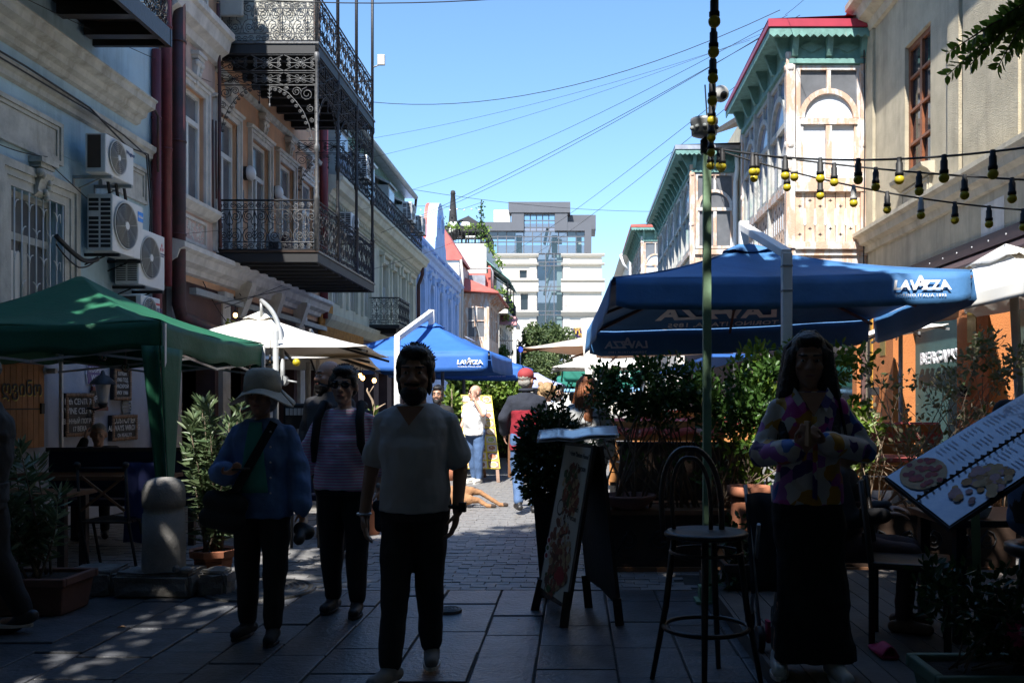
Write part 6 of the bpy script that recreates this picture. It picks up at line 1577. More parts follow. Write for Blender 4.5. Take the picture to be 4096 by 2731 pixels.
# ------------------------------------------------------------------ menu board with food photographs
mbd = thing('menu_board', 'tall yellow menu board covered with photographs of dishes', 'menu board', (-1.6, 17.1, 0))
FB = [PX(1843, 1577, 17.35), PX(1966, 1580, 17.35), PX(2001, 1872, 16.95), PX(1855, 1872, 16.95)]
def fb(u, v, d=0.0):
 p = FB[0].lerp(FB[1], u).lerp(FB[3].lerp(FB[2], u), v); return p + Vector((0, -d, .2 * d))
mb = MB(); mb.prism([fb(0, 0), fb(1, 0), fb(1, 1), fb(0, 1)], [fb(0, 0, -.03), fb(1, 0, -.03), fb(1, 1, -.03), fb(0, 1, -.03)]); mb.build('panel', pm('yellow print', (.72, .58, .03), .5, .04), mbd)
cols = [(.6, .35, .1), (.5, .12, .05), (.65, .5, .28), (.3, .4, .1), (.45, .2, .08), (.7, .6, .45), (.25, .12, .06), (.55, .42, .12)]
FM = [pm('dish photograph %d' % k, c, .4, .5, 9, c2=cols[(k * 3 + 1) % 8], mix=.4, ms=16, edge=.03) for k, c in enumerate(cols)]
BGM = [pm('table background %d' % k, c, .5, .2, 7) for k, c in enumerate(((.5, .45, .38), (.2, .12, .08), (.62, .58, .5), (.3, .18, .1)))]
plate_m = pm('plate rim print', (.66, .64, .6), .4, .05)
for r in range(9):
 for cidx in range(3):
  u0, u1 = (cidx + .06) / 3, (cidx + .94) / 3; v0, v1 = (r + .07) / 9, (r + .93) / 9
  mb = MB(); mb.add([fb(u0, v0, .004), fb(u1, v0, .004), fb(u1, v1, .004), fb(u0, v1, .004)], [(0, 1, 2, 3)])
  n = 14; q = random.uniform(.36, .46)
  for rad, m_, d in ((q, 1, .007), (q * .8, 2, .010)):
   mb.add([fb((u0 + u1) / 2 + (u1 - u0) * rad * math.cos(6.283 * k / n), (v0 + v1) / 2 + (v1 - v0) * rad * math.sin(6.283 * k / n), d) for k in range(n)], [tuple(range(n))], m_)
  mb.build('food_photo', [random.choice(BGM), plate_m, random.choice(FM)], mbd)
for u in (.06, .92):
 mb = MB(); a = fb(u, .98, -.035); mb.beam(a, (a.x + (.03 if u > .5 else -.03), a.y - .12, 0), .06, .03, up=(0, 1, 0)); mb.build('leg', M['wood'], mbd)
mb = MB(); mb.beam(fb(.5, .05, -.05), (FB[0].x + .4, 18.0, 0), .05, .03); mb.build('rear_strut', M['wood'], mbd)
t = thing('carved_panel', 'low carved wooden panel standing beside the menu board', 'panel', (-1.05, 17.4, 0))
mb = MB(); Fp = Front(17.5, 1); bx = (2035 - 2300) * 17.4 / 3640
Fp.slab(mb, [(bx - .02, .05), (bx + .42, .05), (bx + .42, .38), (bx + .34, .46), (bx + .26, .36), (bx + .2, .5), (bx + .12, .62), (bx + .06, .8), (bx, .88), (bx - .02, .6)], 0, .04); mb.build('board', M['wood'], t)
# ------------------------------------------------------------------ sandwich board in the middle
ab = thing('sandwich_board', 'tall wooden sandwich board printed with meat dishes', 'sandwich board', (.05, 6.3, 0))
BL, BR, TL, TR = Vector((-.27, 6.55, .12)), Vector((-.05, 6.05, .12)), Vector((-.07, 6.53, 1.21)), Vector((.125, 6.07, 1.21))
nrm = (BR - BL).cross(TL - BL).normalized()
if nrm.x > 0: nrm = -nrm
def af(u, v, d=0.0): return BL.lerp(BR, u).lerp(TL.lerp(TR, u), v) + nrm * d
cream_print = pm('cream printed sheet', (.50, .47, .38), .45, .1, 3, c2=(.36, .32, .24), mix=.3, ms=2.5, edge=.15)
mb = MB(); mb.prism([af(0, 0), af(1, 0), af(1, 1), af(0, 1)], [af(0, 0, -.025), af(1, 0, -.025), af(1, 1, -.025), af(0, 1, -.025)]); mb.build('front_panel', M['darkwood'], ab)
mb = MB(); mb.prism([af(.04, .05, .003), af(.94, .02, .003), af(.94, .98, .003), af(.04, .98, .003)], [af(.04, .05, .001), af(.94, .02, .001), af(.94, .98, .001), af(.04, .98, .001)]); pr = mb.build('poster', cream_print, ab)
RB0, RB1, RT0, RT1 = Vector((.10, 6.64, .0)), Vector((.30, 6.12, .0)), Vector((-.02, 6.56, 1.2)), Vector((.165, 6.09, 1.2))
mb = MB(); dn = Vector((.025, .01, 0)); mb.prism([RB0.lerp(RT0, .18), RB0.lerp(RB1, .5).lerp(RT0.lerp(RT1, .5), .16), RB1.lerp(RT1, .1), RT1, RT0], [p + dn for p in (RB0.lerp(RT0, .18), RB0.lerp(RB1, .5).lerp(RT0.lerp(RT1, .5), .16), RB1.lerp(RT1, .1), RT1, RT0)]); mb.build('rear_panel', M['darkwood'], ab)
for p0, p1 in ((BL + Vector((-.02, 0, -.12)), af(.06, .1)), (BR + Vector((-.025, 0, -.12)), af(.94, .1)), (RB0, RB0.lerp(RT0, .2)), (RB1, RB1.lerp(RT1, .15))):
 mb = MB(); mb.beam(p0, p1, .06, .035, up=(0, 1, 0)); mb.build('foot', M['darkwood'], ab)
xd = (BR - BL).normalized(); zd = (TL - BL).normalized(); dk = pm('dark print', (.03, .025, .02), .6)
for s, u, v, sz in (('Specially from "Steizen House"', .5, .93, .045), ('3-4 Person', .68, .85, .06), ('Mtsvadiauri', .66, .60, .06), ('3-4 Person', .66, .54, .055), ('▾', .62, .49, .05)):
 text(s, sz, pr, dk, af(u, v, .006), xd, zd, .01, .0005, sx=.85)
def dish(u, v, r, mats, n=16, seed=0):
 rr = random.Random(seed); mb = MB()
 for k in range(90):
  a, q = rr.uniform(0, 6.283), 1.15 * r * math.sqrt(rr.random()); s = rr.uniform(.012, .04); m_ = rr.randrange(len(mats)); ph = rr.uniform(0, 6)
  cu, cv = u + q * math.cos(a) / .55, v + q * math.sin(a) / 1.1
  mb.add([af(cu + s * math.cos(ph + 6.283 * j / 7) * rr.uniform(.6, 1.2) / .55, cv + s * math.sin(ph + 6.283 * j / 7) * rr.uniform(.5, 1.1) / 1.1, .004 + k * .00006) for j in range(7)], [tuple(range(7))], m_)
 return mb.build('food_photo', mats, pr)
meat = [pm('grilled meat print', (.14, .05, .025), .5, .3, 20), pm('sausage print', (.22, .06, .03), .5, .3, 20), pm('bread print', (.42, .28, .14), .5, .2, 20), pm('onion print', (.45, .4, .33), .5, .2, 20), pm('herb print', (.06, .10, .025), .5, .3, 20)]
dish(.5, .74, .13, meat, seed=2); dish(.55, .66, .12, meat[:3], seed=3); dish(.45, .36, .16, meat[:4], seed=4); dish(.55, .24, .15, meat[:3], seed=9); dish(.4, .14, .1, meat, seed=5)
rd = pm('tomato print', (.32, .02, .02), .5, .2, 15)
mb = MB(); n = 16; mb.add([af(.62 + .16 * math.cos(6.283 * k / n), .17 + .06 * math.sin(6.283 * k / n), .009) for k in range(n)], [tuple(range(n))]); mb.build('food_photo', rd, pr)
for k, (v, m_) in enumerate(((.36, rd), (.31, meat[4]), (.26, rd))):
 mb = MB(); mb.add([af(.1 + .07 * math.cos(6.283 * j / n), v + .025 * math.sin(6.283 * j / n), .0085) for j in range(n)], [tuple(range(n))], 0); mb.add([af(.1 + .05 * math.cos(6.283 * j / n), v + .016 * math.sin(6.283 * j / n), .0095) for j in range(n)], [tuple(range(n))], 1); mb.build('food_photo', [plate_m, m_], pr)
mb = MB(); mb.add([af(.28 + .11 * math.cos(6.283 * j / n), .585 + .055 * math.sin(6.283 * j / n), .007) for j in range(n)], [tuple(range(n))]); mb.add([af(.28 + .085 * math.cos(6.283 * j / n), .585 + .042 * math.sin(6.283 * j / n), .008) for j in range(n)], [tuple(range(n))], 1); mb.build('emblem', [dk, cream_print], pr)
t = thing('open_menu', 'open glossy menu lying on top of the sandwich board', 'menu', (.02, 6.3, 1.23))
def page(label_s, s0):
 mb = MB()
 def f(u, v):
  x = -.33 + .56 * u; yy = 6.22 + .36 * v
  q = abs(u - .45); base = Vector((x + .07, yy, 1.225 + .035 * u + .055 * v + .022 * min(q * 5, 1) * (1 - q)))
  return base - UP * s0
 mb.grid(16, 6, f); return mb
printed = pm('printed menu page', (.52, .55, .60), .16, .1, 3, c2=(.20, .22, .33), mix=.36, ms=7, edge=.04, spec=.6)
o = page('', 0).build('page', printed, t, solid=.004); page('', .018).build('cover', M['paperglossy'], t, solid=.004)
# ------------------------------------------------------------------ bentwood bar stool
st = thing('bar_stool', 'black bentwood bar stool with hooped back and ring footrest', 'stool', (.70, 4.86, 0))
cx, cy = .70, 4.86
mb = MB(); mb.lathe([(.001, .775), (.19, .775), (.222, .785), (.225, .80), (.21, .812), (.17, .806), (.001, .80)], (cx, cy, 0), 36, caps=False); mb.build('seat', M['darkwood'], st)
for a in (-100, -10, 68, 168):
 r = math.radians(a); d = Vector((math.cos(r), math.sin(r), 0)); mb = MB(); mb.tube([Vector((cx, cy, .78)) + d * .17, Vector((cx, cy, .4)) + d * .215, Vector((cx, cy, 0)) + d * .29], [.019, .018, .014], 10); mb.build('leg', M['darkwood'], st)
mb = MB(); mb.tube([(cx + .225 * math.cos(6.283 * k / 36), cy + .225 * math.sin(6.283 * k / 36), .30) for k in range(36)], .013, 8, closed=True); mb.build('footrest_ring', M['darkwood'], st)
mb = MB(); mb.tube([(cx + .19 * math.cos(6.283 * k / 36), cy + .19 * math.sin(6.283 * k / 36), .70) for k in range(36)], .009, 6, closed=True); mb.build('seat_hoop', M['darkwood'], st)
def hoop(w, z1, zb, lean):
 pts = []
 for k in range(25):
  a = math.pi * k / 24; x = -math.cos(a) * w; z = zb + (z1 - zb) * min(1, math.sin(a) * 1.02) ** .72
  pts.append((cx - .06 + x * (1 + .25 * (z - zb) / (z1 - zb)) , cy + .10 + lean * (z - .8), z))
 return pts
mb = MB(); mb.tube(hoop(.155, 1.235, .74, .35), .016, 10); mb.build('outer_hoop', M['darkwood'], st)
mb = MB(); mb.tube(hoop(.10, 1.185, .80, .33), .012, 10); mb.build('inner_hoop', M['darkwood'], st)
# ------------------------------------------------------------------ tilted menu stand on the right
ms = thing('menu_stand', 'tilted menu stand with a laminated open menu on a green post', 'menu stand', (1.95, 4.4, .1))
Lp, Bp, Tp = PX(3545, 1905, 3.9), PX(3800, 2105, 3.5), PX(4020, 1618, 4.2); e1 = Tp - Lp; e2 = Bp - Lp; nn = e1.cross(e2).normalized(); nn = nn if nn.z > 0 else -nn
def mp(u, v, d=0.0): return Lp + e1 * u + e2 * v + nn * d
mb = MB(); mb.prism([mp(-.01, -.01), mp(1.3, -.01), mp(1.3, 1.01), mp(-.01, 1.01)], [mp(-.01, -.01, -.02), mp(1.3, -.01, -.02), mp(1.3, 1.01, -.02), mp(-.01, 1.01, -.02)]); mb.build('board', M['black'], ms)
mb = MB(); mb.beam(mp(.45, .5, -.02), (1.98, 4.45, .1), .035, .035); mb.build('post', M['greenpost'], ms)
lam = pm('laminated sheet with painted sky sheen', (.36, .43, .60), .17, .15, 3, c2=(.20, .28, .50), mix=.42, ms=3.5, edge=.12, spec=.7, coat=.8)  # blue patches paint the sky's reflection into the page colour
for v0, v1 in ((.01, .49), (.52, .99)):
 mb = MB(); mb.grid(12, 5, lambda u, v: mp(u * 1.28, v0 + (v1 - v0) * v, .004 + .003 * math.sin(math.pi * u) + .003 * math.sin(math.pi * v))); pg = mb.build('page', lam, ms)
 for k in range(27):
  if k % 6 == 5: continue
  for c in range(2):
   mb = MB(); u0 = .36 + k * .033 ; a = v0 + .06 + c * .2
   ln = random.uniform(.09, .16); mb.add([mp(u0, a, .012), mp(u0 + .006, a, .012), mp(u0 + .006, a + ln, .012), mp(u0, a + ln, .012)], [(0, 1, 2, 3)]); mb.build('text_line', M['textgrey'], pg)
sal = [pm('salami print', (.36, .03, .03), .65, .2, 30), pm('salami print dark', (.25, .015, .03), .65, .2, 30), pm('cheese print', (.45, .32, .18), .65, .2, 20)]
mb = MB(); rr = random.Random(4); n = 18
mb.add([mp(.17 + .15 * math.cos(6.283 * k / n), .26 + .24 * math.sin(6.283 * k / n), .012) for k in range(n)], [tuple(range(n))], 2)
for k in range(34):
 a, q = rr.uniform(0, 6.283), math.sqrt(rr.random()); u, v = .17 + .135 * q * math.cos(a), .26 + .215 * q * math.sin(a); s = .02
 mb.add([mp(u + s * math.cos(6.283 * j / 9), v + s * 1.7 * math.sin(6.283 * j / 9), .013 + .00005 * k) for j in range(9)], [tuple(range(9))], k % 2)
mb.build('food_photo', sal, ms)
mb = MB()
for k in range(60):
 a, q = rr.uniform(0, 6.283), math.sqrt(rr.random()); u, v = .35 + .2 * q * math.cos(a), .78 + .2 * q * math.sin(a); s = rr.uniform(.015, .04)
 mb.add([mp(u + s * math.cos(6.283 * j / 7), v + s * 1.4 * math.sin(6.283 * j / 7), .013 + .00005 * k) for j in range(7)], [tuple(range(7))], k % 3)
mb.build('food_photo', [pm('pizza print', (.46, .30, .14), .65, .2, 20), pm('crust print', (.38, .2, .06), .65, .2, 20), pm('onion print two', (.40, .24, .26), .65, .2, 20)], ms)
mb = MB()
for k in range(26): p = mp(.02 + k * .05, .505, .012); mb.box(p.x - .004, p.x + .004, p.y - .012, p.y + .012, p.z - .004, p.z + .008)
tag(mb.build('comb_binding', M['black'], ms), kind='stuff')
# ------------------------------------------------------------------ green post with fittings
gp = thing('lamp_post', 'slim green steel post carrying the yellow string lights', 'post', (.99, 6.83, 0))
mb = MB(); mb.box(.96, 1.02, 6.80, 6.86, 0, 3.38); mb.build('shaft', M['greenpost'], gp, bevel=.004)
mb = MB(); mb.box(.90, 1.08, 6.74, 6.92, 0, .02); mb.box(.93, 1.05, 6.77, 6.89, .02, .12); mb.build('foot_plate', M['greenpost'], gp)
mb = MB(); mb.lathe([(.05, 0), (.05, .1), (.02, .12)], (.99, 6.83, 3.36), 10); mb.build('tape', M['black'], gp)
t = thing('junction_box', 'round grey junction box on top of the green post', 'junction box', (.96, 6.8, 3.46))
mb = MB(); mb.lathe([(.07, 0), (.095, .01), (.1, .09), (.104, .1), (.104, .125), (.001, .13)], (.965, 6.8, 3.48), 18); mb.build('housing', M['steelgrey'], t)
for a in range(5): mb = MB(); r = math.radians(200 + a * 32); mb.ball((.965 + .1 * math.cos(r), 6.8 + .1 * math.sin(r), 3.53), .018, 8, 5); mb.build('knockout', M['galv'], t)
t = thing('dome_camera', 'white dome camera above the junction box', 'camera', (1.06, 6.8, 3.7))
mb = MB(); mb.ball((1.085, 6.78, 3.79), .062, 14, 10); mb.tube([(1.02, 6.83, 3.6), (1.05, 6.8, 3.75)], .015, 6); mb.build('body', M['whitepaint'], t); mb = MB(); mb.ball((1.10, 6.735, 3.765), .03, 10, 7); mb.build('lens', M['lens'], t)
mb = MB(); mb.tube([(.985, 6.79, 3.62), (.97, 6.79, 3.86)], .006, 5); mb.build('aerial', M['whitepaint'], t)
# ------------------------------------------------------------------ right terrace: benches, tables
def booth(label, x0, x1, y, ztop, cloth=True):
 t = thing('booth_bench', label, 'bench', ((x0 + x1) / 2, y, 0))
 k = 0; z = .45
 while z < ztop - .02:
  mb = MB(); mb.box(x0, x1, y, y + .035, z, min(z + .12, ztop)); mb.build('plank', M['orangewood'], t); z += .135
 for xx in (x0 + .05, x1 - .05): mb = MB(); mb.box(xx - .04, xx + .04, y + .036, y + .1, 0, ztop - .03); mb.build('post', M['black'], t)
 mb = MB(); mb.box(x0, x1, y + .101, y + .5, .4, .45); mb.build('seat', M['orangewood'], t)
 if cloth:
  mb = MB(); mb.grid(20, 3, lambda u, v: Vector((x0 - .02 + (x1 - x0 + .04) * u, y - .02 + (.14 if v > .6 else 0), ztop + .015 - (.22 - .03 * math.sin(u * 20)) * (1 - v) ** 1.0 if v < .6 else ztop + .02)))
  mb.build('cloth_cover', M['clothred'], t, solid=.006)
 return t
booth('booth bench with red patterned cover, left of the hedge gap', .45, 1.95, 11.9, 1.26)
booth('second booth bench with red patterned cover, farther back', .9, 2.9, 14.2, 1.34)
booth('booth bench with red cover below the orange pillar', 3.3, 4.5, 11.2, 1.22)
table('orange table with red cloth behind the climber', 3.0, 4.4, 9.6, 10.3, .9, M['clothred'], M['black'])
table('dark wooden table behind the hedge', .6, 1.9, 9.9, 10.5, .95, M['darkwood'], M['black'])
bench('dark slatted bench behind the planter', .45, 1.9, 9.2, 1.05, M['darkwood'], M['black'])
table('black terrace table below the tilted menu', 2.15, 3.2, 5.2, 5.9, .82, M['darkwood'], M['black'])
def dark_chair(label, x, y, rz):
 t = thing('dark_chair', label, 'chair', (x, y, .1), 'black wooden terrace chairs', local=True, rz=rz)
 for sx in (-.2, .2):
  mb = MB(); mb.box(sx - .02, sx + .02, -.22, -.18, 0, .45); mb.build('leg', M['darkwood'], t)
  mb = MB(); mb.tube([(sx, .2, 0), (sx, .2, .45), (sx, .26, .95)], .02, 6); mb.build('leg', M['darkwood'], t)
 mb = MB(); mb.box(-.22, .22, -.22, .22, .45, .49); mb.build('seat', M['darkwood'], t, bevel=.01)
 for z in (.62, .76, .9): mb = MB(); mb.box(-.2, .2, .215 + (z - .45) * .11, .235 + (z - .45) * .11, z - .03, z + .03); mb.build('back_slat', M['darkwood'], t)
 return t
dark_chair('black terrace chair half behind the woman in the floral shirt', 1.95, 5.3, 1.2)
dark_chair('black terrace chair at the lower right corner', 2.35, 4.55, -2.2)
t = thing('wine_glass', 'wine glass on the terrace table behind the floral shirt', 'glass', (2.25, 5.4, .82))
p = PX(3575, 1800, 5.4); mb = MB(); mb.lathe([(.03, .82), (.006, .826), (.005, .9), (.02, .92), (.038, .96), (.036, 1.02), (.03, 1.06)], (2.25, 5.5, 0), 16, caps=False); mb.build('bowl', M['clearbulb'], t)
t = thing('soup_bowl', 'pale bowl on the terrace table by the tilted menu', 'bowl', (2.3, 5.35, .82))
mb = MB(); mb.lathe([(.04, .822), (.05, .83), (.075, .89), (.07, .89), (.045, .84), (.001, .835)], (2.36, 5.32, 0), 20, caps=False); mb.build('bowl', M['porcelain'], t)
t = thing('foam_clog', 'magenta foam clog lying on the deck', 'shoe', (PX(3530, 2570, 4.9)))
px_, py_ = 1.71, 5.05
mb = MB(); mb.grid(10, 6, lambda u, v: Vector((px_ + (u - .5) * .09 * (1 + .25 * math.sin(v * 3)), py_ - .12 + .24 * v, .115 + .055 * math.sin(math.pi * u) * (1 if v < .55 else .2)))); mb.build('upper', M['croc'], t, solid=.01)
mb = MB(); mb.box(px_ - .045, px_ + .045, py_ - .12, py_ + .12, .1, .125); mb.build('sole', M['croc'], t, bevel=.015)
sv = thing('stroller', 'folded black stroller with red wheel fork behind the floral shirt', 'stroller', (1.13, 5.25, .1))
for a, b in (((1.05, 5.15, .16), (1.02, 5.45, 1.0)), ((1.2, 5.15, .16), (1.18, 5.45, 1.0)), ((1.08, 5.6, .16), (1.05, 5.2, .8)), ((1.22, 5.6, .16), (1.2, 5.2, .8))):
 mb = MB(); mb.tube([a, b], .012, 6); mb.build('frame_tube', M['steelgrey'], sv)
for (x, y) in ((1.04, 5.12), (1.13, 5.12), (1.08, 5.62), (1.24, 5.62)):
 mb = MB(); mb.tube([(x - .018, y, .17), (x + .018, y, .17)], .07, 16); mb.build('wheel', M['rubber'], sv)
mb = MB(); mb.box(1.075, 1.095, 5.09, 5.15, .15, .27); mb.build('fork', M['croc'], sv)
mb = MB(); mb.grid(8, 8, lambda u, v: Vector((1.02 + .18 * u, 5.42 - .2 * v + .08 * math.sin(math.pi * u), .95 - .55 * v))); mb.build('fabric_seat', M['blackcloth'], sv, solid=.02)
# ------------------------------------------------------------------ pots and plants
def oleander(t, bases, heights, spread, seed, leafL=.13, nstem=9):
 r = random.Random(seed); P, D = [], []; stems = MB()
 for k in range(nstem):
  b = Vector(r.choice(bases)) + Vector((r.uniform(-.06, .06), r.uniform(-.05, .05), 0)); h = r.uniform(*heights)
  tip = b + Vector((r.uniform(-1, 1) * spread, r.uniform(-1, 1) * spread * .7, h)); mid = b.lerp(tip, .5) + Vector((r.uniform(-.05, .05), r.uniform(-.05, .05), .04))
  pts = [(b * (1 - s) ** 2 + mid * (2 * s * (1 - s)) + tip * s * s) for s in [i / 8 for i in range(9)]]
  stems.tube(pts, [.011 - .0085 * i / 8 for i in range(9)], 5)
  nl = int(h / .035)
  for i in range(nl):
   s = .25 + .75 * i / nl; p = b * (1 - s) ** 2 + mid * (2 * s * (1 - s)) + tip * s * s; d = ((tip - b).normalized())
   for q in range(3):
    a = r.uniform(0, 6.283); side = d.orthogonal().normalized(); side.rotate(Matrix.Rotation(a, 3, d)); up = .35 + .9 * max(0, s - .8) / .2 * .8
    P.append(p); D.append(side * 1.0 + d * up + Vector((0, 0, r.uniform(-.35, .3))))
  for q in range(9):
   a = r.uniform(0, 6.283); P.append(tip); D.append(Vector((math.cos(a), math.sin(a), r.uniform(.6, 1.6))))
 stems.build('stems', M['bark'], t)
 n = len(P); leaf_mesh('leaves', [tuple(p) for p in P], [tuple(d) for d in D], RNG.uniform(.75, 1.15, n) * leafL, RNG.uniform(.8, 1.2, n) * leafL * .17, M['oleander'], t, fold=.2)
def box_pot(name, label, x0, x1, y0, y1, z0, z1, mat, taper=.03, rim=.02):
 t = thing(name, label, 'pot', ((x0 + x1) / 2, (y0 + y1) / 2, z0))
 mb = MB(); q = taper
 mb.prism([(x0 + q, y0 + q, z0), (x1 - q, y0 + q, z0), (x1 - q, y1 - q, z0), (x0 + q, y1 - q, z0)], [(x0, y0, z1 - .04), (x1, y0, z1 - .04), (x1, y1, z1 - .04), (x0, y1, z1 - .04)]); mb.build('body', mat, t, bevel=.015)
 mb = MB(); mb.box(x0 - rim, x1 + rim, y0 - rim, y0 + .02, z1 - .06, z1); mb.box(x0 - rim, x1 + rim, y1 - .02, y1 + rim, z1 - .06, z1); mb.box(x0 - rim, x0 + .02, y0 + .02, y1 - .02, z1 - .06, z1); mb.box(x1 - .02, x1 + rim, y0 + .02, y1 - .02, z1 - .06, z1); mb.build('rim', mat, t, bevel=.01)
 mb = MB(); mb.box(x0 + .02, x1 - .02, y0 + .02, y1 - .02, z1 - .05, z1 - .03); mb.build('soil', M['soil'], t)
 return t
box_pot('plant_trough', 'long terracotta trough at the lower left corner', -4.45, -3.56, 6.32, 6.75, 0, .27, pm('dull trough clay', (.15, .07, .05), .85, .2, 6))
t = thing('oleander', 'leafy oleander growing in the long terracotta trough', 'shrub', (-3.9, 6.55, .23))
oleander(t, [(-4.1, 6.52, .23), (-3.85, 6.52, .23)], (.3, .72), .26, 3, nstem=15)
oleander(t, [(-3.85, 6.55, .25)], (.75, .95), .32, 8, nstem=4)
t = thing('terracotta_pot', 'square terracotta pot with ribbed rim behind the end stone', 'pot', (-2.98, 7.5, 0))
mb = MB(); mb.lathe([(.12, 0), (.155, .17), (.16, .2), (.155, .205), (.158, .21), (.165, .225)], (-2.98, 7.5, 0), 8, smooth=False); mb.build('body', M['terracotta'], t)
mb = MB(); mb.lathe([(.165, .225), (.195, .235), (.2, .285), (.19, .29), (.165, .275)], (-2.98, 7.5, 0), 8, smooth=False, caps=False); mb.build('rim', M['terracotta'], t)
mb = MB(); mb.lathe([(.001, .262), (.165, .262)], (-2.98, 7.5, 0), 8, caps=False); mb.build('soil', M['soil'], t)
t = thing('oleander', 'tall oleander in the square terracotta pot beside the sun hat', 'shrub', (-2.98, 7.5, .26))
oleander(t, [(-2.98, 7.5, .26)], (.7, 1.22), .27, 5, nstem=15)
oleander(t, [(-3.0, 7.45, .26)], (.25, .6), .2, 15, nstem=5)
t = thing('tall_pot', 'tall black tapered pot behind the sandwich board', 'pot', (-.17, 7.05, 0))
mb = MB(); mb.prism([(-.26, 6.96, 0), (-.08, 6.96, 0), (-.08, 7.14, 0), (-.26, 7.14, 0)], [(-.32, 6.9, .78), (-.02, 6.9, .78), (-.02, 7.2, .78), (-.32, 7.2, .78)]); mb.build('body', M['black'], t, bevel=.01)
t = thing('box_shrub', 'round dark box shrub in the tall black pot', 'shrub', (-.19, 7.05, .78))
mb = MB(); mb.tube([(-.17, 7.05, .7), (-.18, 7.05, .95)], .03, 6)
for k in range(12):
 a = random.uniform(0, 6.28); mb.tube([(-.18, 7.05, .9), (-.19 + .25 * math.cos(a), 7.05 + .25 * math.sin(a), random.uniform(.85, 1.4))], .008, 4)
sh = []
for k in range(7):
 b = Vector((-.19 + random.uniform(-.15, .25), 7.05, 1.35)); e = b + Vector((random.uniform(-.12, .2), random.uniform(-.1, .1), random.uniform(.2, .42))); mb.tube([b, e], .005, 4); sh.append((b, e))
mb.build('branches', M['bark'], t)
P, D = [], []
for cz, rr, n in ((1.0, (.30, .28, .3), 2600), (1.24, (.24, .24, .22), 1500), (1.12, (.27, .26, .3), 1500), (.82, (.22, .2, .15), 500)):
 p, d = blob((-.19 + random.uniform(-.03, .05), 7.05, cz), rr, n, .45); P.append(p); D.append(d + RNG.normal(size=d.shape) * .6)
for b, e in sh:
 for q in range(14):
  s = RNG.uniform(.2, 1.05); P.append(np.array([b.lerp(e, s)])); D.append(RNG.normal(size=(1, 3)) + np.array([[0, 0, .5]]))
P = np.concatenate(P); D = np.concatenate(D); leaf_mesh('foliage', P, D, RNG.uniform(.03, .055, len(P)), RNG.uniform(.016, .026, len(P)), M['boxleaf'], t)
def planter(label, x0, x1, y0, y1, h):
 t = thing('planter', label, 'planter', ((x0 + x1) / 2, y0, 0))
 mb = MB(); mb.box(x0, x1, y0, y1, 0.04, h); mb.build('box', M['darkwood'], t)
 mb = MB(); mb.box(x0 - .03, x1 + .03, y0 - .03, y1 + .03, h, h + .04); mb.box(x0 - .03, x1 + .03, y0 - .03, y1 + .03, 0, .04); mb.build('ledge', M['wood'], t)
 k = x0 + .25
 while k < x1 - .15:
  mb = MB()
  for s in (-1, 1):
   mb.tube([(k + s * p[0], y0 - .015, p[1]) for p in spiral(.1, h * .55, .09, math.pi / 2, -1.6 * 1, 14)], .008, 4)
   mb.tube([(k + s * .1, y0 - .015, h * .55 + .09), (k, y0 - .015, h * .3), (k + s * .14, y0 - .015, h * .2)], .008, 4)
  mb.build('scroll_ornament', M['iron'], t); k += .48
 return t
planter('dark planter with iron scrolls below the hedge', .12, 1.75, 8.05, 8.5, .5)
planter('second dark planter with iron scrolls under the climber', 1.85, 3.9, 8.05, 8.5, .5)
t = thing('clay_bowl', 'wide shallow clay bowl on the planter left of the stool', 'pot', (.45, 8.2, .54))
mb = MB(); mb.lathe([(.12, 0), (.2, .06), (.23, .1), (.25, .1), (.25, .13), (.22, .13), (.2, .09), (.001, .08)], (.48, 8.15, .54), 24, caps=False); mb.build('bowl', pm('dull clay', (.16, .07, .05), .8, .15), t)
def shrub(label, stemsrc, clumps, mat, L, n_stems, seed, sm=None, name='hedge_shrub', thick=.012):
 r = random.Random(seed); c0 = stemsrc[0]
 t = thing(name, label, 'shrub', c0)
 mb = MB()
 for k in range(n_stems):
  b = Vector(r.choice(stemsrc)) + Vector((r.uniform(-.08, .08), r.uniform(-.05, .05), 0)); c = r.choice(clumps); e = Vector(c[0]) + Vector([r.uniform(-.8, .8) * q for q in c[1]])
  m_ = b.lerp(e, .5) + Vector((r.uniform(-.12, .12), r.uniform(-.08, .08), .05)); mb.tube([b, b.lerp(m_, .6) + Vector((r.uniform(-.03, .03), 0, 0)), m_, e], [thick, thick * .8, thick * .6, thick * .25], 5)
 mb.build('branches', sm or M['bark'], t)
 P, D = [], []
 for c, rr, n in clumps:
  p, d = blob(c, rr, n, .15); P.append(p); D.append(d * .6 + RNG.normal(size=d.shape) * .6 + np.array([0, 0, .35]))
 P = np.concatenate(P); D = np.concatenate(D); n = len(P)
 leaf_mesh('foliage', P, D, RNG.uniform(.7, 1.25, n) * L, RNG.uniform(.7, 1.2, n) * L * .5, mat, t); return t
def clumps(x0, x1, y, z0, z1, n, r, m, seed, ry=.22):
 rr = random.Random(seed); return [((rr.uniform(x0, x1), y + rr.uniform(-ry, ry), rr.uniform(z0, z1)), (r * rr.uniform(.6, 1.3), r * rr.uniform(.6, 1.1), r * rr.uniform(.6, 1.2)), int(m * rr.uniform(.5, 1.4))) for _ in range(n)]
shrub('dense dark hedge between the sandwich board and the green post', [(.3, 8.25, .5), (.6, 8.25, .5), (.9, 8.25, .5), (1.1, 8.3, .5)], clumps(.2, 1.2, 8.25, 1.42, 1.82, 40, .14, 84, 21) + clumps(.15, 1.2, 8.25, .8, 1.45, 7, .11, 22, 22), M['hedgeleaf'], .062, 34, 31)
shrub('hedge shrub with paler leaves right of the green post', [(1.3, 8.25, .5), (1.6, 8.3, .5)], clumps(1.1, 1.75, 8.2, 1.2, 1.8, 26, .16, 80, 23) + clumps(1.1, 1.8, 8.2, .75, 1.2, 10, .13, 24, 24), M['hedgeleaf'], .066, 20, 32)
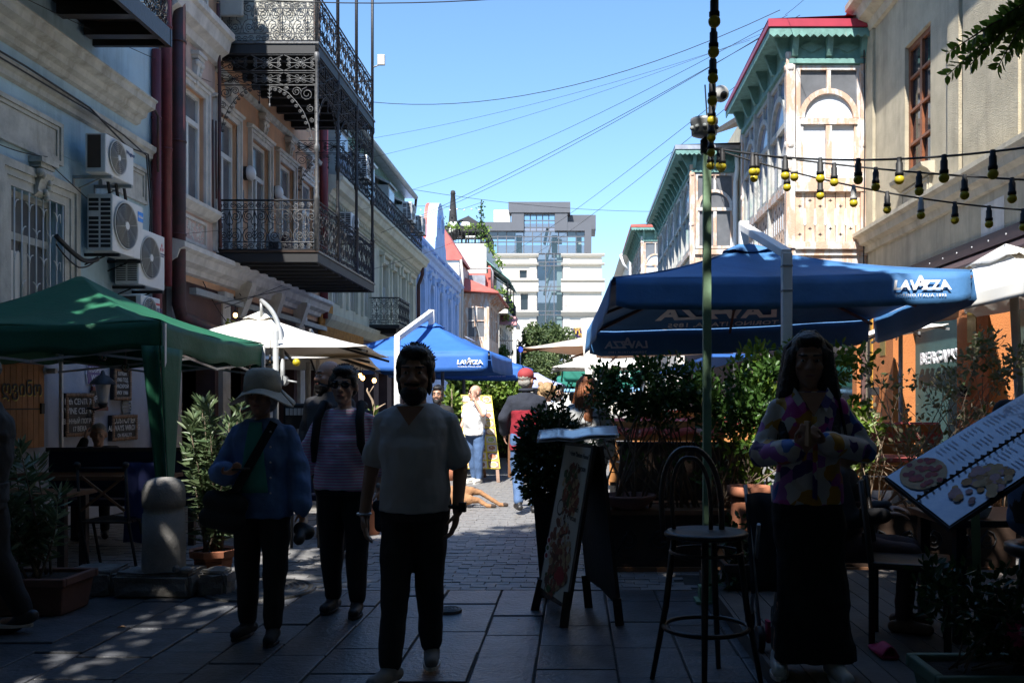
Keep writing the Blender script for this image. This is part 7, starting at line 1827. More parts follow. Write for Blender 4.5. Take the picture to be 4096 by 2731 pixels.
shrub('lime green sunlit shrub behind the woman in the floral shirt', [(1.8, 8.4, .5), (2.2, 8.4, .5), (2.5, 8.4, .5)], clumps(1.55, 2.65, 8.5, 1.2, 1.95, 40, .18, 75, 25) + clumps(1.5, 2.7, 8.4, .8, 1.3, 14, .15, 35, 26), M['limeleaf'], .085, 26, 33)
cl = clumps(2.5, 4.0, 8.25, 1.0, 1.85, 40, .16, 26, 27, .3)
for i in range(len(cl)):
 (x, y, z), r_, n_ = cl[i]; z = .75 + (z - .75) * (.62 + .38 * abs(math.sin((x - 2.3) * 1.9))); cl[i] = ((x, y, z), r_, n_)
shrub('straggly half dry climber in front of the teal wall', [(2.7, 8.25, .5), (3.1, 8.25, .5), (3.4, 8.25, .5), (3.8, 8.25, .5)], cl + clumps(3.4, 4.0, 8.0, 1.6, 2.05, 12, .14, 40, 28, .1), M['dryleaf'], .06, 70, 34, M['twig'], 'climber', .008)
shrub('low dark ivy spilling from a box near the stool', [(1.2, 6.9, .2), (1.5, 6.9, .2)], clumps(1.1, 1.9, 6.9, .15, .55, 14, .14, 60, 29, .12), M['boxleaf'], .06, 12, 35, None, 'ivy')
box_pot('plant_box', 'low dark plant box on the deck under the ivy', 1.12, 1.95, 6.72, 7.1, .1, .3, M['darkwood'])
t = thing('terracotta_pot', 'sunlit terracotta pot with thick rim beside the floral shirt', 'pot', (1.47, 7.6, .1))
mb = MB(); mb.lathe([(.13, .36), (.15, .42), (.155, .6), (.15, .68), (.155, .70)], (1.47, 7.68, 0), 28); mb.build('body', M['terracotta'], t)
mb = MB(); mb.lathe([(.15, .70), (.185, .71), (.185, .79), (.165, .79), (.15, .73)], (1.47, 7.68, 0), 28, caps=False); mb.build('rim', M['terracotta'], t)
mb = MB(); mb.lathe([(.17, .0), (.17, .03), (.05, .05), (.05, .33), (.16, .34), (.16, .36)], (1.47, 7.68, 0), 16); mb.build('stand', M['iron'], t)
box_pot('flower_box', 'pale green flower box at the lower right corner', 1.55, 2.4, 3.85, 4.2, .1, .34, pm('pale green box', (.12, .2, .15), .7, .1))
t = shrub('flowering plant with magenta blooms in the pale green box', [(1.7, 4.0, .32), (2.0, 4.0, .32), (2.25, 4.0, .32)], clumps(1.55, 2.4, 4.0, .35, .72, 18, .13, 50, 40, .12), M['boxleaf'], .055, 26, 41, None, 'flowering_plant', .005)
P, D = [], []
for x, y, z in ((2.18, 4.0, .80), (2.25, 3.95, .60), (1.95, 3.95, .50), (2.35, 3.9, .45), (2.1, 3.9, .42)):
 p, d = blob((x, y, z), (.06, .06, .045), 60, .3); P.append(p); D.append(d)
P = np.concatenate(P); leaf_mesh('blossoms', P, np.concatenate(D), .03, .022, M['flower'], t)
for lab, pts, n, s in (('leafy climber with small yellow leaves over the shop front', [(-5.75, 15.0, 2.75), (-5.7, 15.6, 2.55), (-5.7, 16.4, 2.4)], 260, .06), ('climber hanging below the long gutter', [(-5.75, 17.0, 2.6), (-5.7, 18.6, 2.45), (-5.75, 20.5, 2.5)], 700, .07), ('green climber under the small balcony', [(-5.7, 21, 2.7), (-5.6, 22.5, 2.45), (-5.6, 24.5, 2.5)], 700, .08)):
 t = thing('shop_climber', lab, 'climber', pts[0]); garland(t, pts, n, s, 'foliage', M['hedgeleaf'] if 'yellow' not in lab else M['vine'])
t = thing('ivy_screen', 'bright green ivy screen behind the yellow menu board', 'ivy', (-1.9, 24.3, 0))
mb = MB(); mb.box(-3.4, -1.2, 24.3, 24.36, 0, 2.3); mb.build('lattice', M['darkwood'], t)
P = np.stack([RNG.uniform(-3.4, -1.2, 2600), 24.25 + RNG.normal(size=2600) * .05, RNG.uniform(.2, 2.3, 2600)], 1); leaf_mesh('foliage', P, RNG.normal(size=(2600, 3)), .12, .09, M['vine'], t)
t = thing('dead_branch', 'bare pale forked branch standing in a terrace pot', 'branch', (-2.35, 10.3, 0))
mb = MB(); b0 = PX(1500, 1640, 10.3)
mb.tube([(b0.x - .05, 10.3, .3), b0, PX(1490, 1600, 10.3), PX(1468, 1560, 10.3), PX(1470, 1550, 10.3)], [.02, .018, .014, .01, .006], 6); mb.tube([b0, PX(1520, 1625, 10.3), PX(1542, 1612, 10.3)], [.014, .01, .005], 5); mb.tube([PX(1475, 1575, 10.3), PX(1495, 1542, 10.3)], .006, 5); mb.build('twigs', M['twig'], t)
mb = MB(); mb.lathe([(.1, 0), (.15, .3), (.16, .3)], (b0.x - .05, 10.3, 0), 14); mb.build('pot', M['terracotta'], t)
p, d = blob((b0.x - .02, 10.3, 1.3), (.07, .06, .12), 60, .2); leaf_mesh('leaves', p, d, .09, .03, M['limeleaf'], t)
t = thing('potted_plant', 'tall yellow green plant left of the man by the menu board', 'plant', (-2.3, 17.3, 0))
p, d = blob(PX(1808, 1620, 17.3), (.12, .12, .35), 160, .2); leaf_mesh('leaves', p, d, .12, .07, M['vine'], t); mb = MB(); q = PX(1808, 1620, 17.3); mb.tube([(q.x, 17.3, .3), (q.x, 17.3, q.z + .3)], .015, 5); mb.build('stem', M['bark'], t); mb = MB(); mb.lathe([(.1, 0), (.15, .34)], (q.x, 17.3, 0), 12); mb.build('pot', M['terracotta'], t)
# ------------------------------------------------------------------ street trees whose crowns shade the foreground
def street_tree(label, base, seed, xr, nclump, per, yshift=0.0, shade=0):
 r = random.Random(seed); t = thing('street_tree', label, 'tree', base); mb = MB(); b = Vector(base)
 top = b + Vector((.3, .8, 5.2)); mb.tube([b, b + Vector((.05, .1, 2)), b + Vector((.2, .4, 4)), top], [.24, .2, .16, .1], 10)
 P, D = [], []; cnt = 0; tries = 0
 while cnt < nclump and tries < 6000:
  tries += 1
  x, y, z = r.uniform(*xr), r.uniform(-8, 7.5), r.uniform(4.0, 11)
  tg = cnt < shade
  if tg:
   z = r.uniform(7.2, 9.5); k = (z - 2.55) / TO_SUN.z; x, y = r.uniform(.2, 2.3) + TO_SUN.x * k, r.uniform(8.7, 9.5) + TO_SUN.y * k
  gx_, gy_ = x - TO_SUN.x / TO_SUN.z * z, y - TO_SUN.y / TO_SUN.z * z
  yl = 10.2 - .757 * z + yshift + r.gauss(0, .55) + (1.5 if .6 < gx_ < 3.0 else 0)
  if not tg and any(a < gx_ < b and c < gy_ < d and r.random() < q for a, b, c, d, q in ((-3.7, -2.1, 7.1, 9.4, .85), (1.0, 2.9, 7.4, 9.8, .85), (-2.4, -.9, 7.2, 9.2, .45), (3.0, 5.0, 7.5, 10, .7))): continue
  if tg: yl = 99
  if y > yl or (y > -1 and z < 2.6 + max(0, y) * .475 + .75): continue
  rad = r.uniform(.55, .95); p, d = blob((x, y, z), (rad, rad, rad * .7), per, .2); P.append(p); D.append(d * .4 + RNG.normal(size=d.shape))
  if cnt % 3 == 0:
   c = Vector((x, y, z)); mb.tube([top.lerp(b + Vector((.2, .4, 4)), r.random()), top.lerp(c, .55) + Vector((0, 0, .2)), c], [.07, .04, .015], 5)
  cnt += 1
 mb.build('trunk', M['bark'], t); P = np.concatenate(P); D = np.concatenate(D); n = len(P)
 leaf_mesh('crown', P, D, RNG.uniform(.2, .3, n), RNG.uniform(.12, .18, n), M['treeleaf'], t); return t
street_tree('street tree behind the viewer shading the green tent', (-3.4, -2.2, 0), 51, (-7.5, -1.5), 165, 250)
street_tree('street tree behind the viewer shading the middle of the street', (-.6, -4.5, 0), 52, (-3, 2.2), 190, 260, -.2)
rt = street_tree('street tree at the right whose leafy branch hangs into view', (4.2, -.5, 0), 53, (1, 5.0), 110, 230, -.9, 11)
mb = MB(); P, D = [], []; A = PX(4150, 30, 4.3); mb.tube([(4.2, .6, 4.6), (3.2, 2.5, 4.2), A], [.05, .03, .015], 6)
for (u, v), q in (((3800, 205), .0), ((3790, 300), .1), ((3880, 260), .05), ((3990, 270), -.05), ((3960, 130), .05), ((4060, 200), 0), ((4020, 60), 0), ((3870, 215), .1)):
 e = PX(u, v, 4.25 + q); m_ = A.lerp(e, .5) + Vector((0, 0, .03)); mb.tube([A, m_, e], [.008, .005, .002], 4)
 for k in range(15):
  s = .25 + .75 * k / 14; p = A.lerp(m_, s * 2) if s < .5 else m_.lerp(e, s * 2 - 1); dr = (e - A).normalized(); sd = dr.cross(Vector((0, 1, .2))).normalized()
  for sg_ in (-1, 1): P.append(tuple(p)); D.append(tuple(sd * sg_ * .8 + dr * .6 + Vector((0, random.uniform(-.4, .4), -.15))))
mb.build('hanging_branch', M['bark'], rt); n = len(P); leaf_mesh('hanging_leaves', P, D, RNG.uniform(.045, .065, n), RNG.uniform(.020, .028, n), M['limeleaf'], rt)
# ------------------------------------------------------------------ people
TMP = bpy.data.scenes.new('tmp_scene')
QUEUE = []
CL = bpy.data.textures.new('folds', 'CLOUDS'); CL.noise_scale = .16; CL.noise_depth = 1
CF = bpy.data.textures.new('creases', 'CLOUDS'); CF.noise_scale = .07; CF.noise_depth = 1
CH = bpy.data.textures.new('strands', 'CLOUDS'); CH.noise_scale = .035; CH.noise_depth = 2
def remesh(mb, name, mat, parent, voxel=.01, it=5, disp=0.0, tex=None, Mx=None):
 """the shapes in mb fused into one continuous skin"""
 me = bpy.data.meshes.new('tmp'); vs = mb.v if Mx is None else [tuple(Mx @ Vector(p)) for p in mb.v]
 me.from_pydata(vs, [], mb.f); bm = bmesh.new(); bm.from_mesh(me); bmesh.ops.recalc_face_normals(bm, faces=bm.faces); bm.to_mesh(me); bm.free()
 o = bpy.data.objects.new('tmp', me); TMP.collection.objects.link(o)
 m = o.modifiers.new('r', 'REMESH'); m.mode = 'VOXEL'; m.voxel_size = voxel; m.use_smooth_shade = True
 m = o.modifiers.new('s', 'SMOOTH'); m.iterations = it; m.factor = .5
 if disp:
  m = o.modifiers.new('d', 'DISPLACE'); m.texture = tex or CL; m.strength = disp; m.mid_level = .5; m.texture_coords = 'LOCAL'
  if tex is None:
   m = o.modifiers.new('d2', 'DISPLACE'); m.texture = CF; m.strength = disp * .3; m.mid_level = .5; m.texture_coords = 'LOCAL'
 fin = bpy.data.objects.new(name, bpy.data.meshes.new(name)); attach(fin, parent)
 QUEUE.append((o, fin, mat)); return fin
def flush():
 TMP.view_layers[0].update(); dg = TMP.view_layers[0].depsgraph
 for o, fin, mat in QUEUE:
  me = bpy.data.meshes.new_from_object(o.evaluated_get(dg)); me.materials.clear(); me.materials.append(mat)
  me.polygons.foreach_set('use_smooth', [True] * len(me.polygons)); me.name = fin.name; fin.data = me
 for o, fin, mat in QUEUE: bpy.data.objects.remove(o)
 QUEUE.clear()
def piece(t, Mx, mb, name, mat, **k):
 m2 = MB(); m2.v = [tuple(Mx @ Vector(p)) for p in mb.v]; m2.f, m2.m, m2.sm = mb.f, mb.m, mb.sm; return m2.build(name, mat, t, **k)
def cap(mb, p0, p1, r0, r1, n=12):
 p0, p1 = Vector(p0), Vector(p1); mb.tube([p0, p1], [r0, r1], n); mb.ball(p0, r0, n, 7); mb.ball(p1, r1, n, 7)
def ell(mb, c, r, Mx=None):
 M_ = Matrix.Translation(Vector(c)) if Mx is None else Mx @ Matrix.Translation(Vector(c)); mb.ball((0, 0, 0), r, 16, 10, M=M_)
def loft(mb, secs, n=20):
 vs = []
 for c, rx, ry in secs:
  for k in range(n):
   a = 6.28318 * k / n; vs.append((c[0] + rx * math.cos(a), c[1] + ry * math.sin(a), c[2]))
 fs = [(i * n + k, i * n + (k + 1) % n, (i + 1) * n + (k + 1) % n, (i + 1) * n + k) for i in range(len(secs) - 1) for k in range(n)]
 fs += [tuple(range(n))[::-1], tuple((len(secs) - 1) * n + k for k in range(n))]; mb.add(vs, fs)
def hand(mb, w, fwd, nrm, side, curl=.5, s=1.0):
 w, f, nn = Vector(w), Vector(fwd).normalized(), Vector(nrm).normalized(); nn = (nn - f * nn.dot(f)).normalized(); sd = f.cross(nn) * side
 M_ = Matrix((sd, f, nn)).transposed().to_4x4(); M_.translation = w + f * .05 * s; mb.ball((0, 0, 0), (.04 * s, .055 * s, .017 * s), 12, 8, M=M_)
 for k, (o, l) in enumerate(((-.029, .068), (-.010, .078), (.010, .073), (.028, .058))):
  a = w + f * .088 * s + sd * o * s; d1 = (f + nn * curl * .7).normalized(); b = a + d1 * l * .55 * s; d2 = (f + nn * curl * 2.0).normalized(); c = b + d2 * l * .5 * s
  cap(mb, a - f * .02, b, .0098 * s, .0088 * s, 8); cap(mb, b, c, .0088 * s, .0074 * s, 8)
 a = w + f * .025 * s - sd * .03 * s; b = a + (f * .7 - sd * .75 + nn * .3).normalized() * .042 * s; c = b + (f * .9 - sd * .2 + nn * .5).normalized() * .032 * s
 cap(mb, a, b, .0125 * s, .0105 * s, 8); cap(mb, b, c, .0105 * s, .0085 * s, 8)
def shoe(mb, ank, fwd, s=1.0, lift=0.0):
 a = Vector(ank); f = Vector((fwd[0], fwd[1], 0)).normalized(); z = Vector((0, 0, 1)); f = (f * math.cos(lift) - z * math.sin(lift)); up = f.cross(Vector((-f.y, f.x, 0)).normalized()) if False else z
 toe = a + f * .15 * s - z * .045 * s; heel = a - f * .055 * s - z * .045 * s
 cap(mb, heel, a + f * .05 * s - z * .04 * s, .038 * s, .043 * s); cap(mb, a + f * .05 * s - z * .042 * s, toe, .043 * s, .036 * s); cap(mb, a, a + f * .02 * s - z * .03 * s, .042 * s, .045 * s)
def sole_mesh(ank, fwd, s, mat, parent, Mx, th=.022):
 a = Vector(ank); f = Vector((fwd[0], fwd[1], 0)).normalized(); sd = Vector((-f.y, f.x, 0)); mb = MB(); pts = []
 for k in range(16):
  t = 6.283 * k / 16; u = math.cos(t); w = math.sin(t); L_ = .135 if u > 0 else .105; pts.append(a + f * (.05 + u * L_) * s + sd * w * .047 * s * (1.0 if u > -.3 else .85))
 z0 = a.z - .085 * s; mb.prism([Mx @ Vector((p.x, p.y, z0)) for p in pts], [Mx @ Vector((p.x, p.y, z0 + th)) for p in pts]); mb.build('sole', mat, parent, bevel=.004)
BASE = dict(hipL=(.09, 0, .93), hipR=(-.09, 0, .93), knL=(.10, -.02, .50), knR=(-.10, -.02, .50), anL=(.10, .02, .085), anR=(-.10, .02, .085),
   shL=(.176, .01, 1.368), shR=(-.176, .01, 1.368), elL=(.235, .03, 1.13), elR=(-.235, .03, 1.13), wrL=(.245, -.05, .89), wrR=(-.245, -.05, .89),
   hdL=(0, -.1, -1), hdR=(0, -.1, -1), nmL=(-1, 0, 0), nmR=(1, 0, 0), pel=(0, 0, .95), neck=(0, .01, 1.46), ftL=(.15, -1), ftR=(-.15, -1))
def person(label, loc, H, yaw, pose=None, skin='skin', top=None, trousers=None, hair=None, shoes='shoeblack', sleeve='short', bulk=1.0, belly=0.0, head_yaw=0.0, head_pitch=0.0, voxel=.0085,
           hem=.90, hairstyle='short', beard=False, glasses=False, female=False, sole=None, loose=0.0, skirt=None, curl=.5, z0=0.0, legcut=None, tilt=0.0, face=True, hs=1.1, cat='person', lift=(0, 0)):
 """top: material name or [(name, material, zlo)], clothes end at sleeve / hem"""
 J = dict(BASE); J.update(pose or {}); J = {k: Vector(v) if len(v) == 3 else v for k, v in J.items()}
 s = H / 1.75; t = thing('person', label, cat, (loc[0], loc[1], z0))
 Mx = Matrix.Translation((loc[0], loc[1], z0)) @ Matrix.Rotation(yaw, 4, 'Z') @ Matrix.Scale(s, 4)
 b = bulk; shx = .93 if female else 1.0
 for k in ('shL', 'shR'): J[k] = Vector((J[k].x * shx * (1 + (b - 1) * .4), J[k].y, J[k].z))
 P0 = J['pel']; N0 = J['neck']
 def spine(f): return P0.lerp(N0, f)
 # ---- body: one continuous skin
 mb = MB()
 hw = .165 if not female else .175
 secs = [(spine(-.14), .10 * b, .09 * b), (spine(0), hw * b, .115 * b), (spine(.28), .145 * b, .105 * b + belly * .6), (spine(.55), .160 * b, .118 * b + belly * .3), (spine(.80), .175 * b * shx, .108 * b), (spine(.92), .14 * b * shx, .08 * b), (spine(1.0), .065, .06)]
 secs = [((c.x, c.y - (belly * .5 if 0.1 < i / 6 < .5 else 0), c.z), rx, ry) for i, (c, rx, ry) in enumerate(secs)]
 loft(mb, secs)
 hc = N0 + Vector((0, -.012, .155)); Hm = Matrix.Translation(hc) @ Matrix.Rotation(head_yaw, 4, 'Z') @ Matrix.Rotation(head_pitch, 4, 'X') @ Matrix.Rotation(tilt, 4, 'Y') @ Matrix.Scale(hs, 4)
 cap(mb, N0 - Vector((0, 0, .04)), hc + Vector((0, .015, -.03)), .058 if not female else .05, .055 if not female else .047)
 ell(mb, (0, .012, .03), (.077, .098, .092), Hm); ell(mb, (0, -.03, -.03), (.064, .066, .086), Hm); ell(mb, (0, -.045, -.085), (.047, .045, .035), Hm); ell(mb, (0, -.078, -.105), (.023, .02, .018), Hm)
 ell(mb, (0, -.082, .026), (.05, .018, .012), Hm)
 cap(mb, Hm @ Vector((0, -.092, .012)), Hm @ Vector((0, -.112, -.026)), .010, .0165, 10); ell(mb, (-.012, -.1, -.03), (.011, .012, .01), Hm); ell(mb, (.012, -.1, -.03), (.011, .012, .01), Hm)
 ell(mb, (0, -.09, -.062), (.026, .011, .014), Hm)
 for sx in (-1, 1): ell(mb, (sx * .079, .012, -.008), (.012, .023, .034), Hm); ell(mb, (sx * .042, -.07, -.025), (.022, .018, .02), Hm)
 for S_ in 'LR':
  sd = 1 if S_ == 'L' else -1
  sh, el, wr = J['sh' + S_], J['el' + S_], J['wr' + S_]; q = b ** .7 * (.88 if female else 1)
  cap(mb, N0 - Vector((0, 0, .045)), sh, .05, .05 * q); cap(mb, sh, el, .052 * q, .042 * q); cap(mb, el, wr, .041 * q, .028 * q); hand(mb, wr, J['hd' + S_], J['nm' + S_], sd, curl)
  hp, kn, an = J['hip' + S_], J['kn' + S_], J['an' + S_]
  cap(mb, hp, kn, .085 * b, .056 * b); cap(mb, kn, kn.lerp(an, .35), .054 * b, .055 * b); cap(mb, kn.lerp(an, .35), an, .055 * b, .036)
  f = Vector((J['ft' + S_][0], J['ft' + S_][1], 0)).normalized(); cap(mb, an - Vector((0, 0, .045)), an + f * .12 - Vector((0, 0, .055)), .03, .026)
 remesh(mb, 'body', M[skin], t, voxel, 3, Mx=Mx)
 # ---- face
 if face:
  for sx in (-1, 1):
   e = MB(); ell(e, (sx * .031, -.0845, .006), (.0115, .011, .0065), Hm); e2 = MB(); e2.v = [tuple(Mx @ Vector(p)) for p in e.v]; e2.f, e2.m, e2.sm = e.f, e.m, e.sm; eo = e2.build('eye', M['eye'], t)
   e = MB(); ell(e, (sx * .031, -.0935, .006), (.0058, .004, .0058), Hm); e2 = MB(); e2.v = [tuple(Mx @ Vector(p)) for p in e.v]; e2.f, e2.m, e2.sm = e.f, e.m, e.sm; e2.build('iris', M['iris'], eo)
   e = MB(); cap(e, Hm @ Vector((sx * .016, -.1, .03)), Hm @ Vector((sx * .05, -.088, .032)), .005, .004, 8); e2 = MB(); e2.v = [tuple(Mx @ Vector(p)) for p in e.v]; e2.f, e2.m, e2.sm = e.f, e.m, e.sm; e2.build('eyebrow', M['hairblack' if hair != 'hairgrey' else 'hairgrey'], t)
  e = MB(); ell(e, (0, -.0975, -.063), (.023, .008, .0075), Hm); e2 = MB(); e2.v = [tuple(Mx @ Vector(p)) for p in e.v]; e2.f, e2.m, e2.sm = e.f, e.m, e.sm; e2.build('lips', M['lip'], t)
 if glasses:
  g = MB()
  for sx in (-1, 1): ell(g, (sx * .034, -.098, .006), (.030, .008, .022), Hm)
  cap(g, Hm @ Vector((-.01, -.106, .01)), Hm @ Vector((.01, -.106, .01)), .004, .004, 6)
  for sx in (-1, 1): cap(g, Hm @ Vector((sx * .062, -.09, .01)), Hm @ Vector((sx * .083, .01, .005)), .004, .003, 6)
  g2 = MB(); g2.v = [tuple(Mx @ Vector(p)) for p in g.v]; g2.f, g2.m, g2.sm = g.f, g.m, g.sm; g2.build('sunglasses', M['lens'], t)
 # ---- hair
 if hair:
  h = MB()
  if hairstyle in ('short', 'full', 'long', 'curly'):
   k = 1.0 if hairstyle != 'full' else 1.05
   ell(h, (0, .024, .052), (.085 * k, .1 * k, .088 * k), Hm); ell(h, (0, .055, -.01), (.076, .06, .075), Hm); ell(h, (0, -.045, .098), (.064, .05, .034), Hm)
   for sx in (-1, 1): ell(h, (sx * .07, -.012, .03), (.018, .04, .045), Hm)
  if hairstyle == 'fringe':
   ell(h, (0, .02, .052), (.09, .104, .088), Hm); ell(h, (0, .055, -.03), (.08, .06, .08), Hm); ell(h, (0, -.06, .075), (.07, .04, .035), Hm)
   for sx in (-1, 1): ell(h, (sx * .076, -.02, .0), (.018, .045, .06), Hm)
  if hairstyle == 'crop': ell(h, (0, .02, .045), (.081, .098, .087), Hm); ell(h, (0, .05, -.02), (.073, .055, .06), Hm)
  if hairstyle == 'ring': ell(h, (0, .045, -.01), (.083, .065, .055), Hm)
  if hairstyle == 'long':
   for sx in (-1, 1):
    cap(h, Hm @ Vector((sx * .07, .0, .03)), Hm @ Vector((sx * .10, .0, -.18)), .04, .055); cap(h, Hm @ Vector((sx * .10, .0, -.18)), Hm @ Vector((sx * .115, -.13, -.36)), .05, .026)
   cap(h, Hm @ Vector((0, .06, 0)), Hm @ Vector((0, .085, -.3)), .085, .10); cap(h, Hm @ Vector((0, .085, -.3)), Hm @ Vector((0, .09, -.45)), .09, .05)
  if hairstyle == 'curly':
   for k in range(26):
    a = random.uniform(0, 6.28); zz = random.uniform(-.1, .1); ell(h, (.1 * math.cos(a), .03 + .1 * math.sin(a) if math.sin(a) > -.5 else .03, zz + .02), (.04, .04, .04), Hm)
  if beard:
   ell(h, (0, -.052, -.088), (.062, .056, .046), Hm); ell(h, (0, -.078, -.118), (.04, .03, .025), Hm)
   for sx in (-1, 1): ell(h, (sx * .066, -.012, -.045), (.013, .026, .05), Hm)
   cap(h, Hm @ Vector((-.03, -.098, -.046)), Hm @ Vector((.03, -.098, -.046)), .009, .009, 8)
  remesh(h, 'hair', M[hair], t, max(.006, voxel * .8), 2, .02 if hairstyle in ('curly',) else .010, CH, Mx)
  lk = MB(); rr = random.Random(int(abs(loc[0]) * 1000))
  if hairstyle == 'long':
   for k in range(80):
    a = rr.uniform(-.2, 3.34); sx = math.cos(a); sy = math.sin(a); j = rr.uniform(.9, 1.2); e = -.3 - rr.uniform(.02, .16)
    lk.tube([Hm @ Vector((sx * .03, .02 + sy * .03, .14)), Hm @ Vector((sx * .09 * j, .02 + sy * .1 * j, .06)), Hm @ Vector((sx * .115 * j, .03 + sy * .11 * j - (.04 if sy < .2 else 0), -.12)), Hm @ Vector((sx * .15 * j, .02 + sy * .13 * j - (.12 if sy < .2 else 0), e))], [.004, .008, .009, .002], 4)
  elif hairstyle in ('short', 'full', 'fringe'):
   for k in range(160):
    a = rr.uniform(0, 6.283); ph_ = rr.uniform(.1, 1.5); d = Vector((math.cos(a) * math.cos(ph_), math.sin(a) * math.cos(ph_), math.sin(ph_)))
    if d.y < -.55 and d.z < .55: continue
    b0 = Vector((d.x * .083, .024 + d.y * .098, .052 + d.z * .086)); lk.tube([Hm @ b0, Hm @ (b0 + d * .012 + Vector((rr.uniform(-.015, .015), rr.uniform(-.015, .015), .004)))], [.005, .0015], 3)
  if lk.v: piece(t, Mx, lk, 'hair_locks', M[hair])
 # ---- trousers or skirt
 if trousers:
  p = MB(); f = .014 + min(loose, .03) * .3
  loft(p, [((P0.x, P0.y, hem + .06), hw * b + f, .118 * b + f + belly * .5), ((P0.x, P0.y, .93), hw * b + f + .008, .125 * b + f), ((P0.x, P0.y, .84), hw * b + f, .125 * b + f)])
  for S_ in 'LR':
   hp, kn, an = J['hip' + S_], J['kn' + S_], J['an' + S_]; e = kn.lerp(an, .93 if legcut is None else legcut)
   cap(p, hp, kn, .088 * b + f, .06 * b + f); cap(p, kn, e, .06 * b + f, (.05 if not legcut else .054) + f * .4)
  remesh(p, 'trousers', M[trousers], t, voxel * 1.2, 4, .022, None, Mx)
 if skirt:
  p = MB(); loft(p, [((0, 0, hem + .05), hw - .005, .12), ((0, 0, .85), hw + .01, .13), ((0.02, .0, .5), hw + .0, .13), ((.03, .0, .14), hw + .035, .15), ((.03, .0, .08), hw + .04, .155)]); remesh(p, 'skirt', M[skirt], t, voxel * 1.3, 4, .04, None, Mx)
 # ---- shoes
 for i, S_ in enumerate('LR'):
  sm_ = MB(); shoe(sm_, J['an' + S_], J['ft' + S_], 1.05, lift[i]); remesh(sm_, 'shoe', M[shoes], t, .008, 3, Mx=Mx)
  if sole: sole_mesh(J['an' + S_], J['ft' + S_], 1.05, M[sole], t, Mx)
 # ---- top
 if top:
  f = .016 + loose * .35
  def garment(zlo, zhi, sleeves):
   p = MB(); zs = [(zlo, hw * b + f + .012, .122 * b + f + belly * .6), (zlo + .06, hw * b + f + .006, .12 * b + f + belly * .6)]
   def at(z):
    fr = (z - P0.z) / (N0.z - P0.z); c = spine(fr)
    tab = [(-.2, hw, .118), (0, hw, .118), (.28, .15, .112 + belly), (.55, .165, .122 + belly * .5), (.80, .178 * shx, .112), (.93, .13 * shx, .08), (1.0, .072, .066), (1.2, .066, .062)]
    for i in range(len(tab) - 1):
     if tab[i][0] <= fr <= tab[i + 1][0]:
      q = (fr - tab[i][0]) / (tab[i + 1][0] - tab[i][0]); return c, (tab[i][1] + (tab[i + 1][1] - tab[i][1]) * q) * b + f, (tab[i][2] + (tab[i + 1][2] - tab[i][2]) * q) * (b if fr < .9 else 1) + f
    return c, .17 * b + f, .12 * b + f
   se = []; z = zlo
   while z < zhi - 1e-4:
    c, rx, ry = at(z); se.append(((c.x, c.y - (belly * .5 if z < 1.25 else 0), z), rx, ry)); z += .05
   c, rx, ry = at(zhi); se.append(((c.x, c.y, zhi), rx * .96, ry * .96)); loft(p, se, 24)
   if sleeves:
    for S_ in 'LR':
     sh, el, wr = J['sh' + S_], J['el' + S_], J['wr' + S_]; q = b ** .7 * (.9 if female else 1); ff = f * 1.0 + .002; fs_ = .012 + loose * .06; cap(p, N0 - Vector((0, 0, .045)), sh, .052 + fs_, .05 * q + fs_)
     if sleeve == 'short': cap(p, sh, sh.lerp(el, .74), .047 * q + fs_, .05 * q + ff)
     else:
      cap(p, sh, el, .047 * q + fs_, .045 * q + ff); e = el.lerp(wr, .93 if sleeve == 'long' else .45); cap(p, el, e, .047 * q + ff, (.036 if sleeve == 'long' else .042) * q + ff)
   return p
  if isinstance(top, str): top = [('shirt', top, hem, 1.475, True)]
  for nm, mt, zlo, zhi, slv in top:
   remesh(garment(zlo, zhi, slv), nm, M[mt], t, voxel * 1.1, 3, .024 + loose * .3, None, Mx)
 return t, J, Mx, Hm
def stripes(name, a, b_, n=58):
 m, nt, bs = _nt(name); N, L = nt.nodes, nt.links; co = N.new('ShaderNodeTexCoord'); w = N.new('ShaderNodeTexWave'); w.wave_type = 'BANDS'; w.bands_direction = 'Z'; w.inputs['Scale'].default_value = n / 6.283; w.inputs['Distortion'].default_value = .8; w.inputs['Detail Scale'].default_value = .6
 L.new(co.outputs['Object'], w.inputs['Vector']); r = N.new('ShaderNodeValToRGB'); r.color_ramp.interpolation = 'CONSTANT'; r.color_ramp.elements[0].color = (*a, 1); r.color_ramp.elements[1].color = (*b_, 1); r.color_ramp.elements[1].position = .55
 L.new(w.outputs['Color'], r.inputs[0]); L.new(r.outputs[0], bs.inputs['Base Color']); bs.inputs['Roughness'].default_value = .85; return m
M['pinkstripe'] = stripes('pink and pale blue striped jersey', (.62, .27, .42), (.55, .60, .68), 95)
